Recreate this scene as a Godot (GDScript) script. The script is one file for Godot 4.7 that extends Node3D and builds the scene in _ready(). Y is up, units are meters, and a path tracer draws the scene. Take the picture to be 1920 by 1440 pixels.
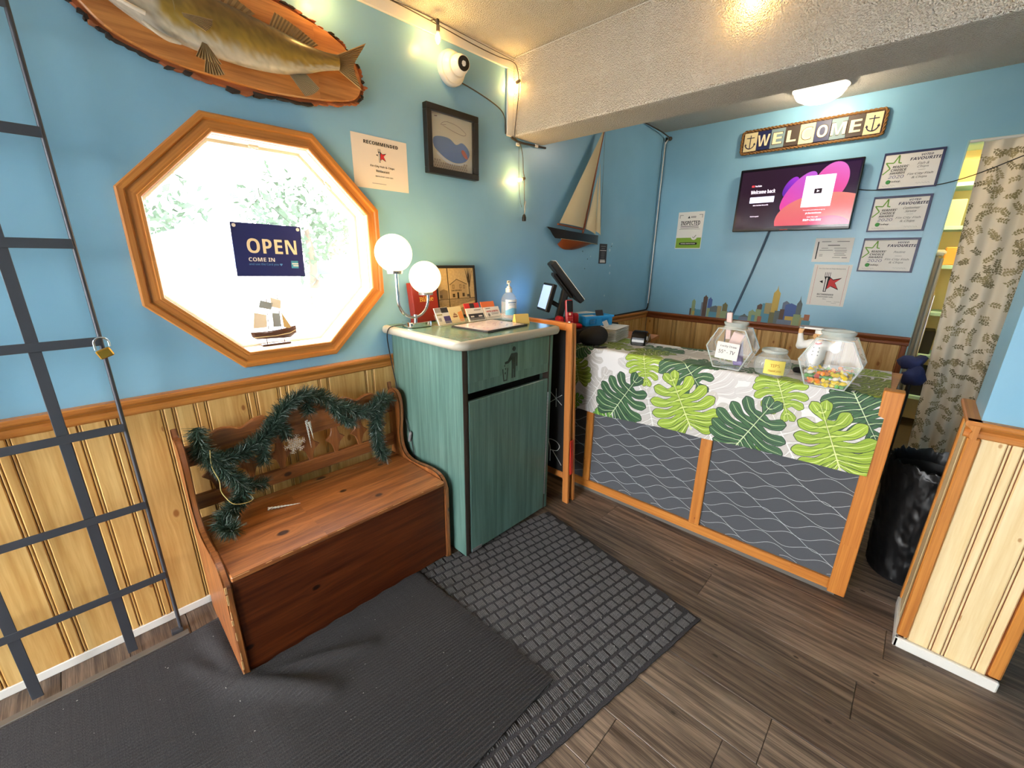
extends Node3D
# A restaurant entrance corner: blue walls over pine wainscot, octagonal window, bench, bin cabinet and counter.
# World: the window wall lies at z = 0, the screen wall at x = 3.85, floor y = 0, metres.

const CEIL := 2.455
const XR := 3.85

class MB:
	var v := PackedVector3Array()
	var n := PackedVector3Array()
	var uv := PackedVector2Array()
	var col := PackedColorArray()
	var idx := PackedInt32Array()
	var xf := Transform3D.IDENTITY
	var c := Color.WHITE
	var grain := Vector3.UP
	var us := Vector2.ONE
	var uo := Vector2.ZERO
	func _uvof(p: Vector3, nm: Vector3) -> Vector2:
		var g := grain
		if absf(nm.dot(g)) > 0.8:
			g = Vector3.RIGHT if absf(g.x) < 0.5 else Vector3.UP
		var a := nm.cross(g)
		if a.length() < 0.01:
			a = Vector3.RIGHT
		a = a.normalized()
		return Vector2(p.dot(a) * us.x, p.dot(g) * us.y) + uo
	func put(p: Vector3, nm: Vector3, t := Vector2.INF) -> int:
		var pp := xf * p
		var nn := (xf.basis * nm).normalized()
		v.append(pp); n.append(nn)
		uv.append(_uvof(p, nm) if t == Vector2.INF else t)
		col.append(c)
		return v.size() - 1
	func t3(a: int, b: int, d: int) -> void:
		# keep the front face clockwise around the mean normal
		var fn := (v[b] - v[a]).cross(v[d] - v[a])
		if fn.dot(n[a] + n[b] + n[d]) > 0.0:
			idx.append_array([a, d, b])
		else:
			idx.append_array([a, b, d])
	func face(pts: Array, nm: Vector3, uvs: Array = []) -> void:
		var first := v.size()
		for i in pts.size():
			put(pts[i], nm, uvs[i] if uvs.size() else Vector2.INF)
		for i in range(1, pts.size() - 1):
			t3(first, first + i, first + i + 1)
	func auto(pts: Array, uvs: Array = []) -> void:
		var nm: Vector3 = (pts[1] - pts[0]).cross(pts[2] - pts[0]).normalized()
		face(pts, nm, uvs)
	func box(ctr: Vector3, size: Vector3, b := 0.0) -> void:
		var h := size * 0.5
		if b <= 0.0:
			for ax in 3:
				for s in [-1.0, 1.0]:
					var nm := Vector3.ZERO
					nm[ax] = s
					var a1 := (ax + 1) % 3
					var a2 := (ax + 2) % 3
					var pts := []
					for q in [[-1, -1], [1, -1], [1, 1], [-1, 1]]:
						var p := Vector3.ZERO
						p[ax] = s * h[ax]; p[a1] = q[0] * h[a1]; p[a2] = q[1] * h[a2]
						pts.append(ctr + p)
					face(pts, nm)
			return
		b = minf(b, minf(h.x, minf(h.y, h.z)) * 0.98)
		for ax in 3:
			var a1 := (ax + 1) % 3
			var a2 := (ax + 2) % 3
			for s in [-1.0, 1.0]:
				var nm := Vector3.ZERO
				nm[ax] = s
				var pts := []
				for q in [[-1, -1], [1, -1], [1, 1], [-1, 1]]:
					var p := Vector3.ZERO
					p[ax] = s * h[ax]; p[a1] = q[0] * (h[a1] - b); p[a2] = q[1] * (h[a2] - b)
					pts.append(ctr + p)
				face(pts, nm)
			# edges along a2 between ax and a1
			for s in [-1.0, 1.0]:
				for t in [-1.0, 1.0]:
					var nm := Vector3.ZERO
					nm[ax] = s; nm[a1] = t
					nm = nm.normalized()
					var pts := []
					for w in [-1.0, 1.0]:
						var p := Vector3.ZERO
						p[ax] = s * h[ax]; p[a1] = t * (h[a1] - b); p[a2] = w * (h[a2] - b)
						pts.append(ctr + p)
					for w in [1.0, -1.0]:
						var p := Vector3.ZERO
						p[ax] = s * (h[ax] - b); p[a1] = t * h[a1]; p[a2] = w * (h[a2] - b)
						pts.append(ctr + p)
					face(pts, nm)
		for sx in [-1.0, 1.0]:
			for sy in [-1.0, 1.0]:
				for sz in [-1.0, 1.0]:
					var q := Vector3(sx, sy, sz)
					face([ctr + q * Vector3(h.x, h.y - b, h.z - b), ctr + q * Vector3(h.x - b, h.y, h.z - b), ctr + q * Vector3(h.x - b, h.y - b, h.z)], q.normalized())
	func bx(a: Vector3, b2: Vector3, b := 0.0) -> void:
		box((a + b2) * 0.5, (b2 - a).abs(), b)
	# prism of a polygon in the plane (ax, ay), from depth d0 to d1 along an
	func prism(poly: PackedVector2Array, o: Vector3, ax: Vector3, ay: Vector3, d0: float, d1: float, chamfer := 0.0) -> void:
		var an := ax.cross(ay).normalized()
		var tri := Geometry2D.triangulate_polygon(poly)
		var pts := poly
		if tri.is_empty():
			return
		var area := 0.0
		for i in pts.size():
			area += pts[i].cross(pts[(i + 1) % pts.size()])
		var inner := poly
		if chamfer > 0.0:
			inner = PackedVector2Array()
			for i in pts.size():
				var pa := pts[(i + pts.size() - 1) % pts.size()]
				var pb := pts[i]
				var pc := pts[(i + 1) % pts.size()]
				var n1 := (pb - pa).normalized().orthogonal() * (1.0 if area > 0 else -1.0)
				var n2 := (pc - pb).normalized().orthogonal() * (1.0 if area > 0 else -1.0)
				var m := (n1 + n2)
				if m.length() < 0.05:
					m = n1
				m = m.normalized()
				# orthogonal() turns left-hand side out for positive area, so step against it
				inner.append(pb - m * chamfer)
		for e in [[d0, -1.0], [d1, 1.0]]:
			var nm: Vector3 = an * e[1]
			var first := v.size()
			for p in inner:
				put(o + ax * p.x + ay * p.y + an * e[0], nm)
			for k in range(0, tri.size(), 3):
				t3(first + tri[k], first + tri[k + 1], first + tri[k + 2])
		for i in pts.size():
			var j := (i + 1) % pts.size()
			var ed := pts[j] - pts[i]
			var nn := Vector2(ed.y, -ed.x).normalized() * (1.0 if area > 0 else -1.0)
			var nm := ax * nn.x + ay * nn.y
			var s := 1.0 if d1 > d0 else -1.0
			var da := d0 + s * chamfer
			var db := d1 - s * chamfer
			face([o + ax * pts[i].x + ay * pts[i].y + an * da, o + ax * pts[j].x + ay * pts[j].y + an * da, o + ax * pts[j].x + ay * pts[j].y + an * db, o + ax * pts[i].x + ay * pts[i].y + an * db], nm)
			if chamfer > 0.0:
				for e in [[d0, da, -1.0], [d1, db, 1.0]]:
					face([o + ax * pts[i].x + ay * pts[i].y + an * e[1], o + ax * pts[j].x + ay * pts[j].y + an * e[1], o + ax * inner[j].x + ay * inner[j].y + an * e[0], o + ax * inner[i].x + ay * inner[i].y + an * e[0]], (nm + an * e[2]).normalized())
	# smooth grid over f(u, v) with u, v in 0..1
	func grid(nu: int, nv: int, f: Callable, uvf = null, flip := false, cf = null) -> void:
		var first := v.size()
		var pts := []
		for j in nv + 1:
			for i in nu + 1:
				pts.append(f.call(float(i) / nu, float(j) / nv))
		for j in nv + 1:
			for i in nu + 1:
				var i0 := maxi(i - 1, 0)
				var i1 := mini(i + 1, nu)
				var j0 := maxi(j - 1, 0)
				var j1 := mini(j + 1, nv)
				var du: Vector3 = pts[j * (nu + 1) + i1] - pts[j * (nu + 1) + i0]
				var dv: Vector3 = pts[j1 * (nu + 1) + i] - pts[j0 * (nu + 1) + i]
				var nm := du.cross(dv)
				if nm.length() < 1e-12:
					nm = Vector3.UP
				nm = nm.normalized() * (-1.0 if flip else 1.0)
				if cf != null:
					c = cf.call(float(i) / nu, float(j) / nv)
				put(pts[j * (nu + 1) + i], nm, uvf.call(float(i) / nu, float(j) / nv) if uvf != null else Vector2.INF)
		for j in nv:
			for i in nu:
				var a := first + j * (nu + 1) + i
				t3(a, a + 1, a + nu + 2)
				t3(a, a + nu + 2, a + nu + 1)
	func tube(pts: Array, r, sides := 8, caps := true, closed := false) -> void:
		var cnt := pts.size()
		var first := v.size()
		var up := Vector3.UP
		var d0: Vector3 = (pts[1] - pts[0]).normalized()
		if absf(d0.dot(up)) > 0.9:
			up = Vector3.RIGHT
		var xa := d0.cross(up).normalized()
		for i in cnt:
			var d: Vector3
			if closed:
				d = (pts[(i + 1) % cnt] - pts[(i + cnt - 1) % cnt]).normalized()
			else:
				d = (pts[mini(i + 1, cnt - 1)] - pts[maxi(i - 1, 0)]).normalized()
			xa = (xa - d * xa.dot(d)).normalized()
			var ya := d.cross(xa)
			var rr: float = r[i] if r is Array else r
			for k in sides:
				var a := TAU * k / sides
				var nm := xa * cos(a) + ya * sin(a)
				put(pts[i] + nm * rr, nm, Vector2(float(k) / sides, float(i)))
		for i in (cnt if closed else cnt - 1):
			for k in sides:
				var a := first + i * sides + k
				var b := first + i * sides + (k + 1) % sides
				var a2 := first + ((i + 1) % cnt) * sides + k
				var b2 := first + ((i + 1) % cnt) * sides + (k + 1) % sides
				t3(a, b, b2)
				t3(a, b2, a2)
		if caps and not closed:
			for e in [0, cnt - 1]:
				var d: Vector3 = (pts[1] - pts[0]).normalized() * -1.0 if e == 0 else (pts[cnt - 1] - pts[cnt - 2]).normalized()
				var ring := []
				for k in sides:
					ring.append(v[first + e * sides + k])
				var keep := xf
				xf = Transform3D.IDENTITY
				face(ring, (keep.basis * d).normalized())
				xf = keep
	# profile of Vector2(radius, height) about an axis through o
	func lathe(prof: Array, o: Vector3, seg := 24, axis := Vector3.UP, sx := 1.0, crease := 35.0) -> void:
		var xa := axis.cross(Vector3.FORWARD if absf(axis.z) < 0.9 else Vector3.RIGHT).normalized()
		var za := xa.cross(axis).normalized()
		for i in prof.size() - 1:
			var p: Vector2 = prof[i]
			var q: Vector2 = prof[i + 1]
			var e := (q - p)
			if e.length() < 1e-7:
				continue
			var fnm := Vector2(e.y, -e.x).normalized()
			var na := fnm
			var nb := fnm
			if i > 0:
				var e0: Vector2 = p - prof[i - 1]
				var f0 := Vector2(e0.y, -e0.x).normalized()
				if f0.dot(fnm) > cos(deg_to_rad(crease)):
					na = (f0 + fnm).normalized()
			if i < prof.size() - 2:
				var e2: Vector2 = prof[i + 2] - q
				var f2 := Vector2(e2.y, -e2.x).normalized()
				if f2.dot(fnm) > cos(deg_to_rad(crease)):
					nb = (f2 + fnm).normalized()
			var first := v.size()
			for k in seg + 1:
				var a := TAU * k / seg
				var dir := xa * cos(a) * sx + za * sin(a)
				put(o + dir * p.x + axis * p.y, dir * na.x + axis * na.y, Vector2(float(k) / seg, p.y))
				put(o + dir * q.x + axis * q.y, dir * nb.x + axis * nb.y, Vector2(float(k) / seg, q.y))
			for k in seg:
				var a := first + k * 2
				if p.x > 1e-6:
					t3(a, a + 2, a + 1)
				if q.x > 1e-6:
					t3(a + 1, a + 2, a + 3)
	func ball(o: Vector3, r: Vector3, seg := 16, rings := 10) -> void:
		var first := v.size()
		for j in rings + 1:
			var ph := PI * j / rings
			for i in seg + 1:
				var th := TAU * i / seg
				var d := Vector3(sin(ph) * cos(th), cos(ph), sin(ph) * sin(th))
				put(o + d * r, (d / r).normalized(), Vector2(float(i) / seg, float(j) / rings))
		for j in rings:
			for i in seg:
				var a := first + j * (seg + 1) + i
				if j > 0:
					t3(a, a + 1, a + seg + 2)
				if j < rings - 1:
					t3(a, a + seg + 2, a + seg + 1)
	func done(shift := Vector3.ZERO) -> ArrayMesh:
		var m := ArrayMesh.new()
		var a := []
		a.resize(Mesh.ARRAY_MAX)
		if shift != Vector3.ZERO:
			for i in v.size():
				v[i] -= shift
		a[Mesh.ARRAY_VERTEX] = v
		a[Mesh.ARRAY_NORMAL] = n
		a[Mesh.ARRAY_TEX_UV] = uv
		a[Mesh.ARRAY_COLOR] = col
		a[Mesh.ARRAY_INDEX] = idx
		m.add_surface_from_arrays(Mesh.PRIMITIVE_TRIANGLES, a)
		return m

var M := {}
var taken := {}
var rng := RandomNumberGenerator.new()

func numbered(s: String) -> String:
	if not taken.has(s):
		taken[s] = 0
		return s
	taken[s] += 1
	return "%s_%03d" % [s, taken[s]]

func mb(grain := Vector3.UP, us := Vector2.ONE, uo := Vector2.ZERO) -> MB:
	var m := MB.new()
	m.grain = grain
	m.us = us
	m.uo = uo
	return m

func tag(o: Node, label: String, cat: String, group := "") -> void:
	o.set_meta("label", label)
	o.set_meta("category", cat)
	if group:
		o.set_meta("group", group)

# a thing of several parts: a Node3D at its base
func thing(called: String, label: String, cat: String, at: Vector3, group := "") -> Node3D:
	var o := Node3D.new()
	o.name = numbered(called)
	add_child(o)
	o.position = at
	tag(o, label, cat, group)
	return o

func gpos(o: Node3D) -> Vector3:
	var p := Vector3.ZERO
	var q: Node = o
	while q is Node3D and q != self:
		p += q.position
		q = q.get_parent()
	return p

# a part built in world coordinates
func part(parent: Node3D, called: String, b: MB, m: Material, at := Vector3.INF) -> MeshInstance3D:
	var o := MeshInstance3D.new()
	o.name = called
	var base := gpos(parent)
	if at == Vector3.INF:
		o.mesh = b.done(base)
	else:
		o.position = at - base
		o.mesh = b.done(at)
	o.material_override = m
	parent.add_child(o, true)
	return o

# a thing that is one mesh, given in world coordinates; the node sits at its base
func solo(called: String, b: MB, m: Material, label: String, cat: String, group := "") -> MeshInstance3D:
	var o := MeshInstance3D.new()
	o.name = numbered(called)
	var lo := b.v[0]
	var hi := b.v[0]
	for p in b.v:
		lo = lo.min(p)
		hi = hi.max(p)
	var at := Vector3((lo.x + hi.x) * 0.5, lo.y, (lo.z + hi.z) * 0.5)
	o.mesh = b.done(at)
	o.position = at
	o.material_override = m
	add_child(o)
	tag(o, label, cat, group)
	return o

func struct(called: String, b: MB, m: Material) -> MeshInstance3D:
	var o := MeshInstance3D.new()
	o.name = called
	o.mesh = b.done()
	o.material_override = m
	o.set_meta("kind", "structure")
	add_child(o, true)
	return o

# lettering of real thin geometry: centred at "at", reading along "right"
func text(parent: Node3D, s: String, at: Vector3, right: Vector3, up: Vector3, h: float, m: Material, w := 0.0, font := "sans", slant := 0.0, called := "lettering") -> MeshInstance3D:
	var t := TextMesh.new()
	t.text = s
	t.font = M["font_" + font]
	t.font_size = 48
	t.pixel_size = 0.01
	t.depth = 0.02
	t.curve_step = 4.0
	var bb := t.get_aabb()
	var sy := h / maxf(bb.size.y, 0.001)
	var sx := w / maxf(bb.size.x, 0.001) if w > 0.0 else sy
	var o := MeshInstance3D.new()
	o.name = called
	o.mesh = t
	o.material_override = m
	var out := right.cross(up)
	var ctr := bb.position + bb.size * 0.5
	var bs := Basis(right * sx, up * sy + right * slant * sy, out * 0.03)
	o.transform = Transform3D(bs, at - gpos(parent) - bs * Vector3(ctr.x, ctr.y, 0) + out * 0.0006)
	parent.add_child(o, true)
	return o

func smooth(pts: Array, per := 6) -> Array:
	var c := Curve3D.new()
	for i in pts.size():
		var a: Vector3 = pts[maxi(i - 1, 0)]
		var b: Vector3 = pts[mini(i + 1, pts.size() - 1)]
		var t := (b - a) / 6.0
		c.add_point(pts[i], -t, t)
	var out := []
	for i in pts.size() - 1:
		for k in per:
			out.append(c.sample(i, float(k) / per))
	out.append(pts[pts.size() - 1])
	return out

func smooth2(pts: Array, per := 6, closed := false) -> PackedVector2Array:
	var out := PackedVector2Array()
	var cnt := pts.size()
	for i in (cnt if closed else cnt - 1):
		var p0: Vector2 = pts[(i + cnt - 1) % cnt] if closed else pts[maxi(i - 1, 0)]
		var p1: Vector2 = pts[i]
		var p2: Vector2 = pts[(i + 1) % cnt]
		var p3: Vector2 = pts[(i + 2) % cnt] if closed else pts[mini(i + 2, cnt - 1)]
		for k in per:
			out.append(p1.cubic_interpolate(p2, p0, p3, float(k) / per))
	if not closed:
		out.append(pts[cnt - 1])
	return out

func spline_r(pairs: Array, t: float) -> float:
	for i in pairs.size() - 1:
		if t <= pairs[i + 1][0]:
			var p0: float = pairs[maxi(i - 1, 0)][1]
			var p3: float = pairs[mini(i + 2, pairs.size() - 1)][1]
			return cubic_interpolate(pairs[i][1], pairs[i + 1][1], p0, p3, clampf((t - pairs[i][0]) / (pairs[i + 1][0] - pairs[i][0]), 0, 1))
	return pairs[pairs.size() - 1][1]

# ---------------------------------------------------------------- materials
func rgb(r: float, g: float, b: float) -> Color:
	return Color(r / 255.0, g / 255.0, b / 255.0)

func mat(c: Color, rough := 0.6, metal := 0.0) -> StandardMaterial3D:
	var m := StandardMaterial3D.new()
	m.albedo_color = c
	m.roughness = rough
	m.metallic = metal
	return m

func noise(freq: float, sd: int, oct := 3) -> FastNoiseLite:
	var f := FastNoiseLite.new()
	f.noise_type = FastNoiseLite.TYPE_SIMPLEX_SMOOTH
	f.frequency = freq
	f.seed = sd
	f.fractal_octaves = oct
	return f

# wood with grain along v; knots = number of knots
func wood_tex(size: Vector2i, light: Color, dark: Color, sd: int, knots: int, fine := 1.0, contrast := 1.0, knotcol := Color(0.3, 0.14, 0.06)) -> ImageTexture:
	var im := Image.create(size.x, size.y, false, Image.FORMAT_RGB8)
	var a := noise(1.0, sd, 3)
	var b := noise(1.0, sd + 7, 2)
	var r := RandomNumberGenerator.new()
	r.seed = sd
	var ks := []
	for i in knots:
		ks.append(Vector3(r.randf_range(0.1, 0.9) * size.x, r.randf_range(0.06, 0.94) * size.y, r.randf_range(0.018, 0.04) * size.x))
	for y in size.y:
		# blend towards the start of the tile so that it repeats without a seam
		for x in size.x:
			var fx := float(x)
			var fy := float(y)
			var push := 0.0
			var kn := 0.0
			for k in ks:
				var dx: float = fx - k.x
				var dy: float = (fy - k.y) * 0.55
				var d2 := dx * dx + dy * dy
				var rr: float = k.z
				if d2 < rr * rr * 60.0:
					push += signf(dx) * rr * 2.2 * exp(-d2 / (rr * rr * 7.0)) * (1.0 - exp(-absf(dx) / rr))
					kn = maxf(kn, 1.0 - smoothstep(0.55, 1.15, sqrt(d2) / rr))
			fx -= push
			var g := a.get_noise_2d(fx * 0.035, fy * 0.0022) * 0.9
			g += a.get_noise_2d(fx * 0.16 * fine + 90.0, fy * 0.004) * 0.55
			g += b.get_noise_2d(fx * 0.6 * fine, fy * 0.02) * 0.28
			var t := clampf(0.42 + g * 0.75 * contrast, 0.0, 1.0)
			var c := light.lerp(dark, t)
			if kn > 0.0:
				c = c.lerp(knotcol, kn * 0.85)
			im.set_pixel(x, y, c)
	return ImageTexture.create_from_image(im)

func wood(tex: Texture2D, rough := 0.45, tint := Color.WHITE) -> StandardMaterial3D:
	var m := mat(tint, rough)
	m.albedo_texture = tex
	return m

func relief(m: StandardMaterial3D, freq: float, sd: int, strength: float, scale: Vector3, size := 256, oct := 3) -> void:
	var t := NoiseTexture2D.new()
	t.width = size
	t.height = size
	t.seamless = true
	t.noise = noise(freq, sd, oct)
	t.as_normal_map = true
	t.bump_strength = strength
	m.normal_enabled = true
	m.normal_texture = t
	m.normal_scale = 1.0
	m.uv1_triplanar = true
	m.uv1_world_triplanar = true
	m.uv1_scale = scale

func blotch(m: StandardMaterial3D, freq: float, sd: int, lo: Color, hi: Color, scale: Vector3, oct := 4, world := true) -> void:
	var t := NoiseTexture2D.new()
	t.width = 512
	t.height = 512
	t.seamless = true
	t.noise = noise(freq, sd, oct)
	var g := Gradient.new()
	g.set_color(0, lo)
	g.set_color(1, hi)
	t.color_ramp = g
	m.albedo_texture = t
	m.uv1_triplanar = true
	m.uv1_world_triplanar = world
	m.uv1_scale = scale

func glow(c: Color, e: float) -> StandardMaterial3D:
	var m := mat(c, 0.5)
	m.emission_enabled = true
	m.emission = c
	m.emission_energy_multiplier = e
	return m

func glass(tint: Color, a: float, rough := 0.02) -> StandardMaterial3D:
	var m := mat(Color(tint.r, tint.g, tint.b, a), rough)
	m.transparency = BaseMaterial3D.TRANSPARENCY_ALPHA
	return m

func face_font(bold: bool, fam: String) -> Font:
	var f := SystemFont.new()
	f.font_names = PackedStringArray([fam])
	f.font_weight = 700 if bold else 400
	return f

func make_materials() -> void:
	M.font_sans = face_font(false, "Droid Sans")
	M.font_bold = face_font(true, "Droid Sans")
	M.font_serif = face_font(false, "Droid Serif")
	M.font_serifb = face_font(true, "Droid Serif")
	M.font_mono = face_font(false, "Droid Sans Mono")
	# walls
	M.blue = mat(Color.WHITE, 0.3)
	blotch(M.blue, 0.006, 3, rgb(134, 184, 211), rgb(146, 194, 219), Vector3(0.5, 0.5, 0.5))
	M.blue.metallic_specular = 0.45
	M.stucco = mat(rgb(240, 234, 222), 0.9)
	relief(M.stucco, 0.055, 5, 42.0, Vector3(4.2, 4.2, 4.2), 512, 3)
	M.white = mat(rgb(232, 228, 218), 0.5)
	M.jamb = mat(rgb(226, 217, 196), 0.45)
	M.pine_tex = []
	for i in 4:
		M.pine_tex.append(wood_tex(Vector2i(128, 640), rgb(233, 194, 124), rgb(196, 142, 72), 20 + i, 3, 0.8, 0.8, rgb(150, 92, 40)))
	M.pine = []
	for t in M.pine_tex:
		M.pine.append(wood(t, 0.42))
	M.pinelit = []  # same pine for the pillar, with the bleaching daylight put into its colour
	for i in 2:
		M.pinelit.append(wood(wood_tex(Vector2i(128, 640), rgb(248, 228, 182), rgb(230, 196, 138), 26 + i, 4, 0.8, 0.75, rgb(186, 136, 84)), 0.42))
	M.oak = wood(wood_tex(Vector2i(96, 512), rgb(212, 142, 66), rgb(172, 102, 42), 31, 0, 1.2, 0.8), 0.38)
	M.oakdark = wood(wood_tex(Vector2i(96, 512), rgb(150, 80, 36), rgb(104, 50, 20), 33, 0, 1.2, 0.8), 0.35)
	M.benchtex = wood_tex(Vector2i(256, 768), rgb(180, 112, 56), rgb(108, 58, 25), 41, 4, 0.8, 0.9, rgb(38, 16, 8))
	M.bench = wood(M.benchtex, 0.4)
	M.bench.metallic_specular = 0.65
	M.benchshade = wood(M.benchtex, 0.4, rgb(160, 128, 116))  # same bench wood, tinted darker to paint in the shade on its front
	M.counterpine = wood(wood_tex(Vector2i(96, 640), rgb(216, 142, 62), rgb(178, 102, 36), 47, 2, 1.0, 0.8, rgb(120, 56, 20)), 0.42)
	M.easel = wood(wood_tex(Vector2i(64, 512), rgb(214, 140, 72), rgb(176, 102, 46), 48, 0, 1.2, 0.7), 0.45)
	M.plank = []
	for i in 4:
		var t := wood_tex(Vector2i(160, 1024), [rgb(146, 124, 105), rgb(128, 107, 91), rgb(158, 135, 115), rgb(136, 116, 99)][i], [rgb(68, 55, 46), rgb(58, 46, 39), rgb(76, 62, 52), rgb(62, 50, 42)][i], 60 + i, 2, 1.6, 1.15, rgb(46, 35, 28))
		M.plank.append(wood(t, 0.42))
	M.subfloor = mat(rgb(38, 31, 27), 0.8)
	# cabinet
	M.greenlam = wood(wood_tex(Vector2i(160, 640), rgb(106, 138, 127), rgb(66, 96, 88), 71, 0, 1.6, 0.8), 0.3)
	M.greentop = mat(Color.WHITE, 0.22)
	blotch(M.greentop, 0.02, 73, rgb(86, 116, 106), rgb(98, 130, 119), Vector3(3, 3, 3))
	M.taupe = mat(rgb(178, 170, 152), 0.4)
	M.darkedge = mat(rgb(62, 50, 44), 0.5)
	M.black = mat(rgb(16, 16, 18), 0.5)
	M.blackmatte = mat(rgb(20, 20, 22), 0.85)
	M.blackgloss = mat(rgb(10, 10, 12), 0.12)
	M.bag = mat(rgb(10, 10, 12), 0.38)
	relief(M.bag, 0.01, 12, 6.0, Vector3(5, 2.0, 5))
	M.iron = mat(rgb(74, 76, 82), 0.45, 0.35)
	M.steel = mat(rgb(190, 190, 190), 0.3, 0.9)
	M.chrome = mat(rgb(225, 225, 225), 0.07, 1.0)
	M.brass = mat(rgb(200, 150, 60), 0.3, 0.9)
	M.rubber = mat(rgb(24, 23, 24), 0.9)
	M.carpet = mat(Color.WHITE, 0.97)
	blotch(M.carpet, 0.22, 81, rgb(22, 21, 23), rgb(92, 88, 90), Vector3(2.5, 2.5, 2.5), 3)
	M.carpetlite = mat(Color.WHITE, 0.97)
	blotch(M.carpetlite, 0.22, 83, rgb(32, 31, 31), rgb(150, 144, 140), Vector3(2.5, 2.5, 2.5), 3)
	M.felt = mat(Color.WHITE, 0.95)
	blotch(M.felt, 0.45, 85, rgb(64, 66, 70), rgb(104, 106, 111), Vector3(3.0, 3.0, 3.0), 2)
	M.thread = mat(rgb(196, 198, 202), 0.6)
	M.paper = mat(rgb(236, 232, 226), 0.7)
	M.paperwarm = mat(rgb(238, 224, 208), 0.55)
	M.ink = mat(rgb(22, 22, 26), 0.7)
	M.inkgrey = mat(rgb(120, 118, 118), 0.7)
	M.inkpale = mat(rgb(168, 162, 158), 0.7)
	M.inkpurple = mat(rgb(96, 90, 128), 0.7)
	M.navy = mat(rgb(34, 40, 92), 0.5)
	M.red = mat(rgb(206, 44, 48), 0.6)
	M.orange = mat(rgb(232, 118, 66), 0.6)
	M.green = mat(rgb(112, 164, 58), 0.6)
	M.cream = mat(rgb(240, 222, 172), 0.6)
	M.rope = mat(rgb(142, 102, 56), 0.9)
	M.plasticwhite = mat(rgb(232, 230, 224), 0.35)
	M.pane = glass(Color(0.96, 0.99, 1.0), 0.03)
	M.paving = mat(rgb(170, 166, 160), 0.9)
	M.fencewhite = mat(rgb(236, 236, 232), 0.7)
	M.canopyblue = mat(rgb(92, 118, 148), 0.8)
	M.canopygreen = mat(rgb(80, 124, 118), 0.8)
	M.shedwall = mat(rgb(84, 86, 98), 0.8)
	M.shedroof = mat(rgb(116, 92, 80), 0.8)
	M.bark = mat(rgb(96, 84, 70), 0.9)
	M.leaf = mat(rgb(66, 86, 66), 0.8)
	M.strip = mat(rgb(120, 114, 106), 0.5, 0.4)
	M.carpet2 = mat(Color.WHITE, 0.97)
	blotch(M.carpet2, 0.22, 87, rgb(16, 15, 15), rgb(96, 91, 90), Vector3(2.5, 2.5, 2.5), 3)
	M.greenink = mat(rgb(30, 46, 42), 0.5)
	M.endpanel = mat(rgb(160, 156, 150), 0.6)
	M.garlandwire = mat(rgb(24, 42, 30), 0.8)
	M.needle = mat(Color.WHITE, 0.55)
	M.needle.vertex_color_use_as_albedo = true
	M.goldcord = mat(rgb(214, 190, 120), 0.4, 0.3)
	M.glitter = mat(rgb(236, 222, 196), 0.35)
	M.icicle = mat(rgb(226, 222, 210), 0.12)
	M.icicle.metallic_specular = 0.8
	M.opal = glow(rgb(255, 238, 196), 1.25)
	M.bookred = mat(rgb(124, 34, 24), 0.45)
	M.gold = mat(rgb(216, 178, 84), 0.35, 0.6)
	M.frameblack = mat(rgb(24, 22, 22), 0.4)
	M.acrylic = glass(Color(0.95, 0.97, 0.98), 0.12, 0.05)
	M.violet = mat(rgb(74, 62, 128), 0.6)
	M.inkdark = mat(rgb(44, 44, 52), 0.6)
	M.olivegold = mat(rgb(160, 148, 74), 0.6)
	M.orangepale = mat(rgb(240, 160, 84), 0.6)
	M.brownink = mat(rgb(140, 84, 50), 0.7)
	M.redink = mat(rgb(186, 58, 50), 0.7)
	M.clearplastic = glass(Color(0.95, 0.98, 1.0), 0.10, 0.05)
	M.gel = glass(Color(0.80, 0.90, 0.96), 0.25, 0.05)
	M.block = mat(rgb(228, 190, 104), 0.6)
	M.menusheet = mat(rgb(226, 224, 232), 0.4)
	M.chalk = mat(rgb(206, 206, 200), 0.9)
	M.redplastic = mat(rgb(214, 50, 30), 0.4)
	M.paperdraw = mat(rgb(232, 218, 188), 0.7)
	M.crayonblue = mat(rgb(98, 132, 186), 0.8)
	M.fishorange = mat(rgb(206, 96, 54), 0.7)
	M.camwhite = mat(rgb(234, 230, 220), 0.3)
	M.cablegrey = mat(rgb(70, 64, 58), 0.6)
	M.signnavy = mat(rgb(40, 44, 104), 0.35)
	M.signcream = mat(rgb(240, 222, 184), 0.5)
	M.signblue = mat(rgb(96, 150, 208), 0.5)
	M.logoteal = mat(rgb(66, 152, 186), 0.5)
	M.walnut = mat(rgb(74, 44, 30), 0.5)
	M.sailgrey = mat(rgb(150, 160, 160), 0.8)
	M.sailwhite = mat(rgb(236, 228, 206), 0.8)
	M.sailtan = mat(rgb(206, 176, 116), 0.8)
	M.sailcloth = mat(rgb(226, 204, 160), 0.8)
	M.hullblack = mat(rgb(22, 22, 26), 0.4)
	M.hullred = mat(rgb(150, 72, 36), 0.35)
	M.mast = mat(rgb(150, 74, 36), 0.4)
	M.fillerblue = mat(rgb(186, 212, 226), 0.6)
	M.slab = wood(wood_tex(Vector2i(128, 512), rgb(214, 146, 80), rgb(164, 100, 50), 91, 1, 0.8, 1.0, rgb(96, 48, 22)), 0.3)
	M.wane = mat(rgb(168, 92, 48), 0.6)
	M.bark2 = mat(rgb(46, 38, 34), 0.9)
	M.bark3 = mat(rgb(158, 92, 54), 0.8)
	M.fishskin = mat(Color.WHITE, 0.3)
	M.fishskin.vertex_color_use_as_albedo = true
	M.fin = mat(Color.WHITE, 0.45)
	M.fin.vertex_color_use_as_albedo = true
	M.fisheye = mat(rgb(190, 150, 60), 0.15)
	M.socket = mat(rgb(110, 96, 80), 0.5)
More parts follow.
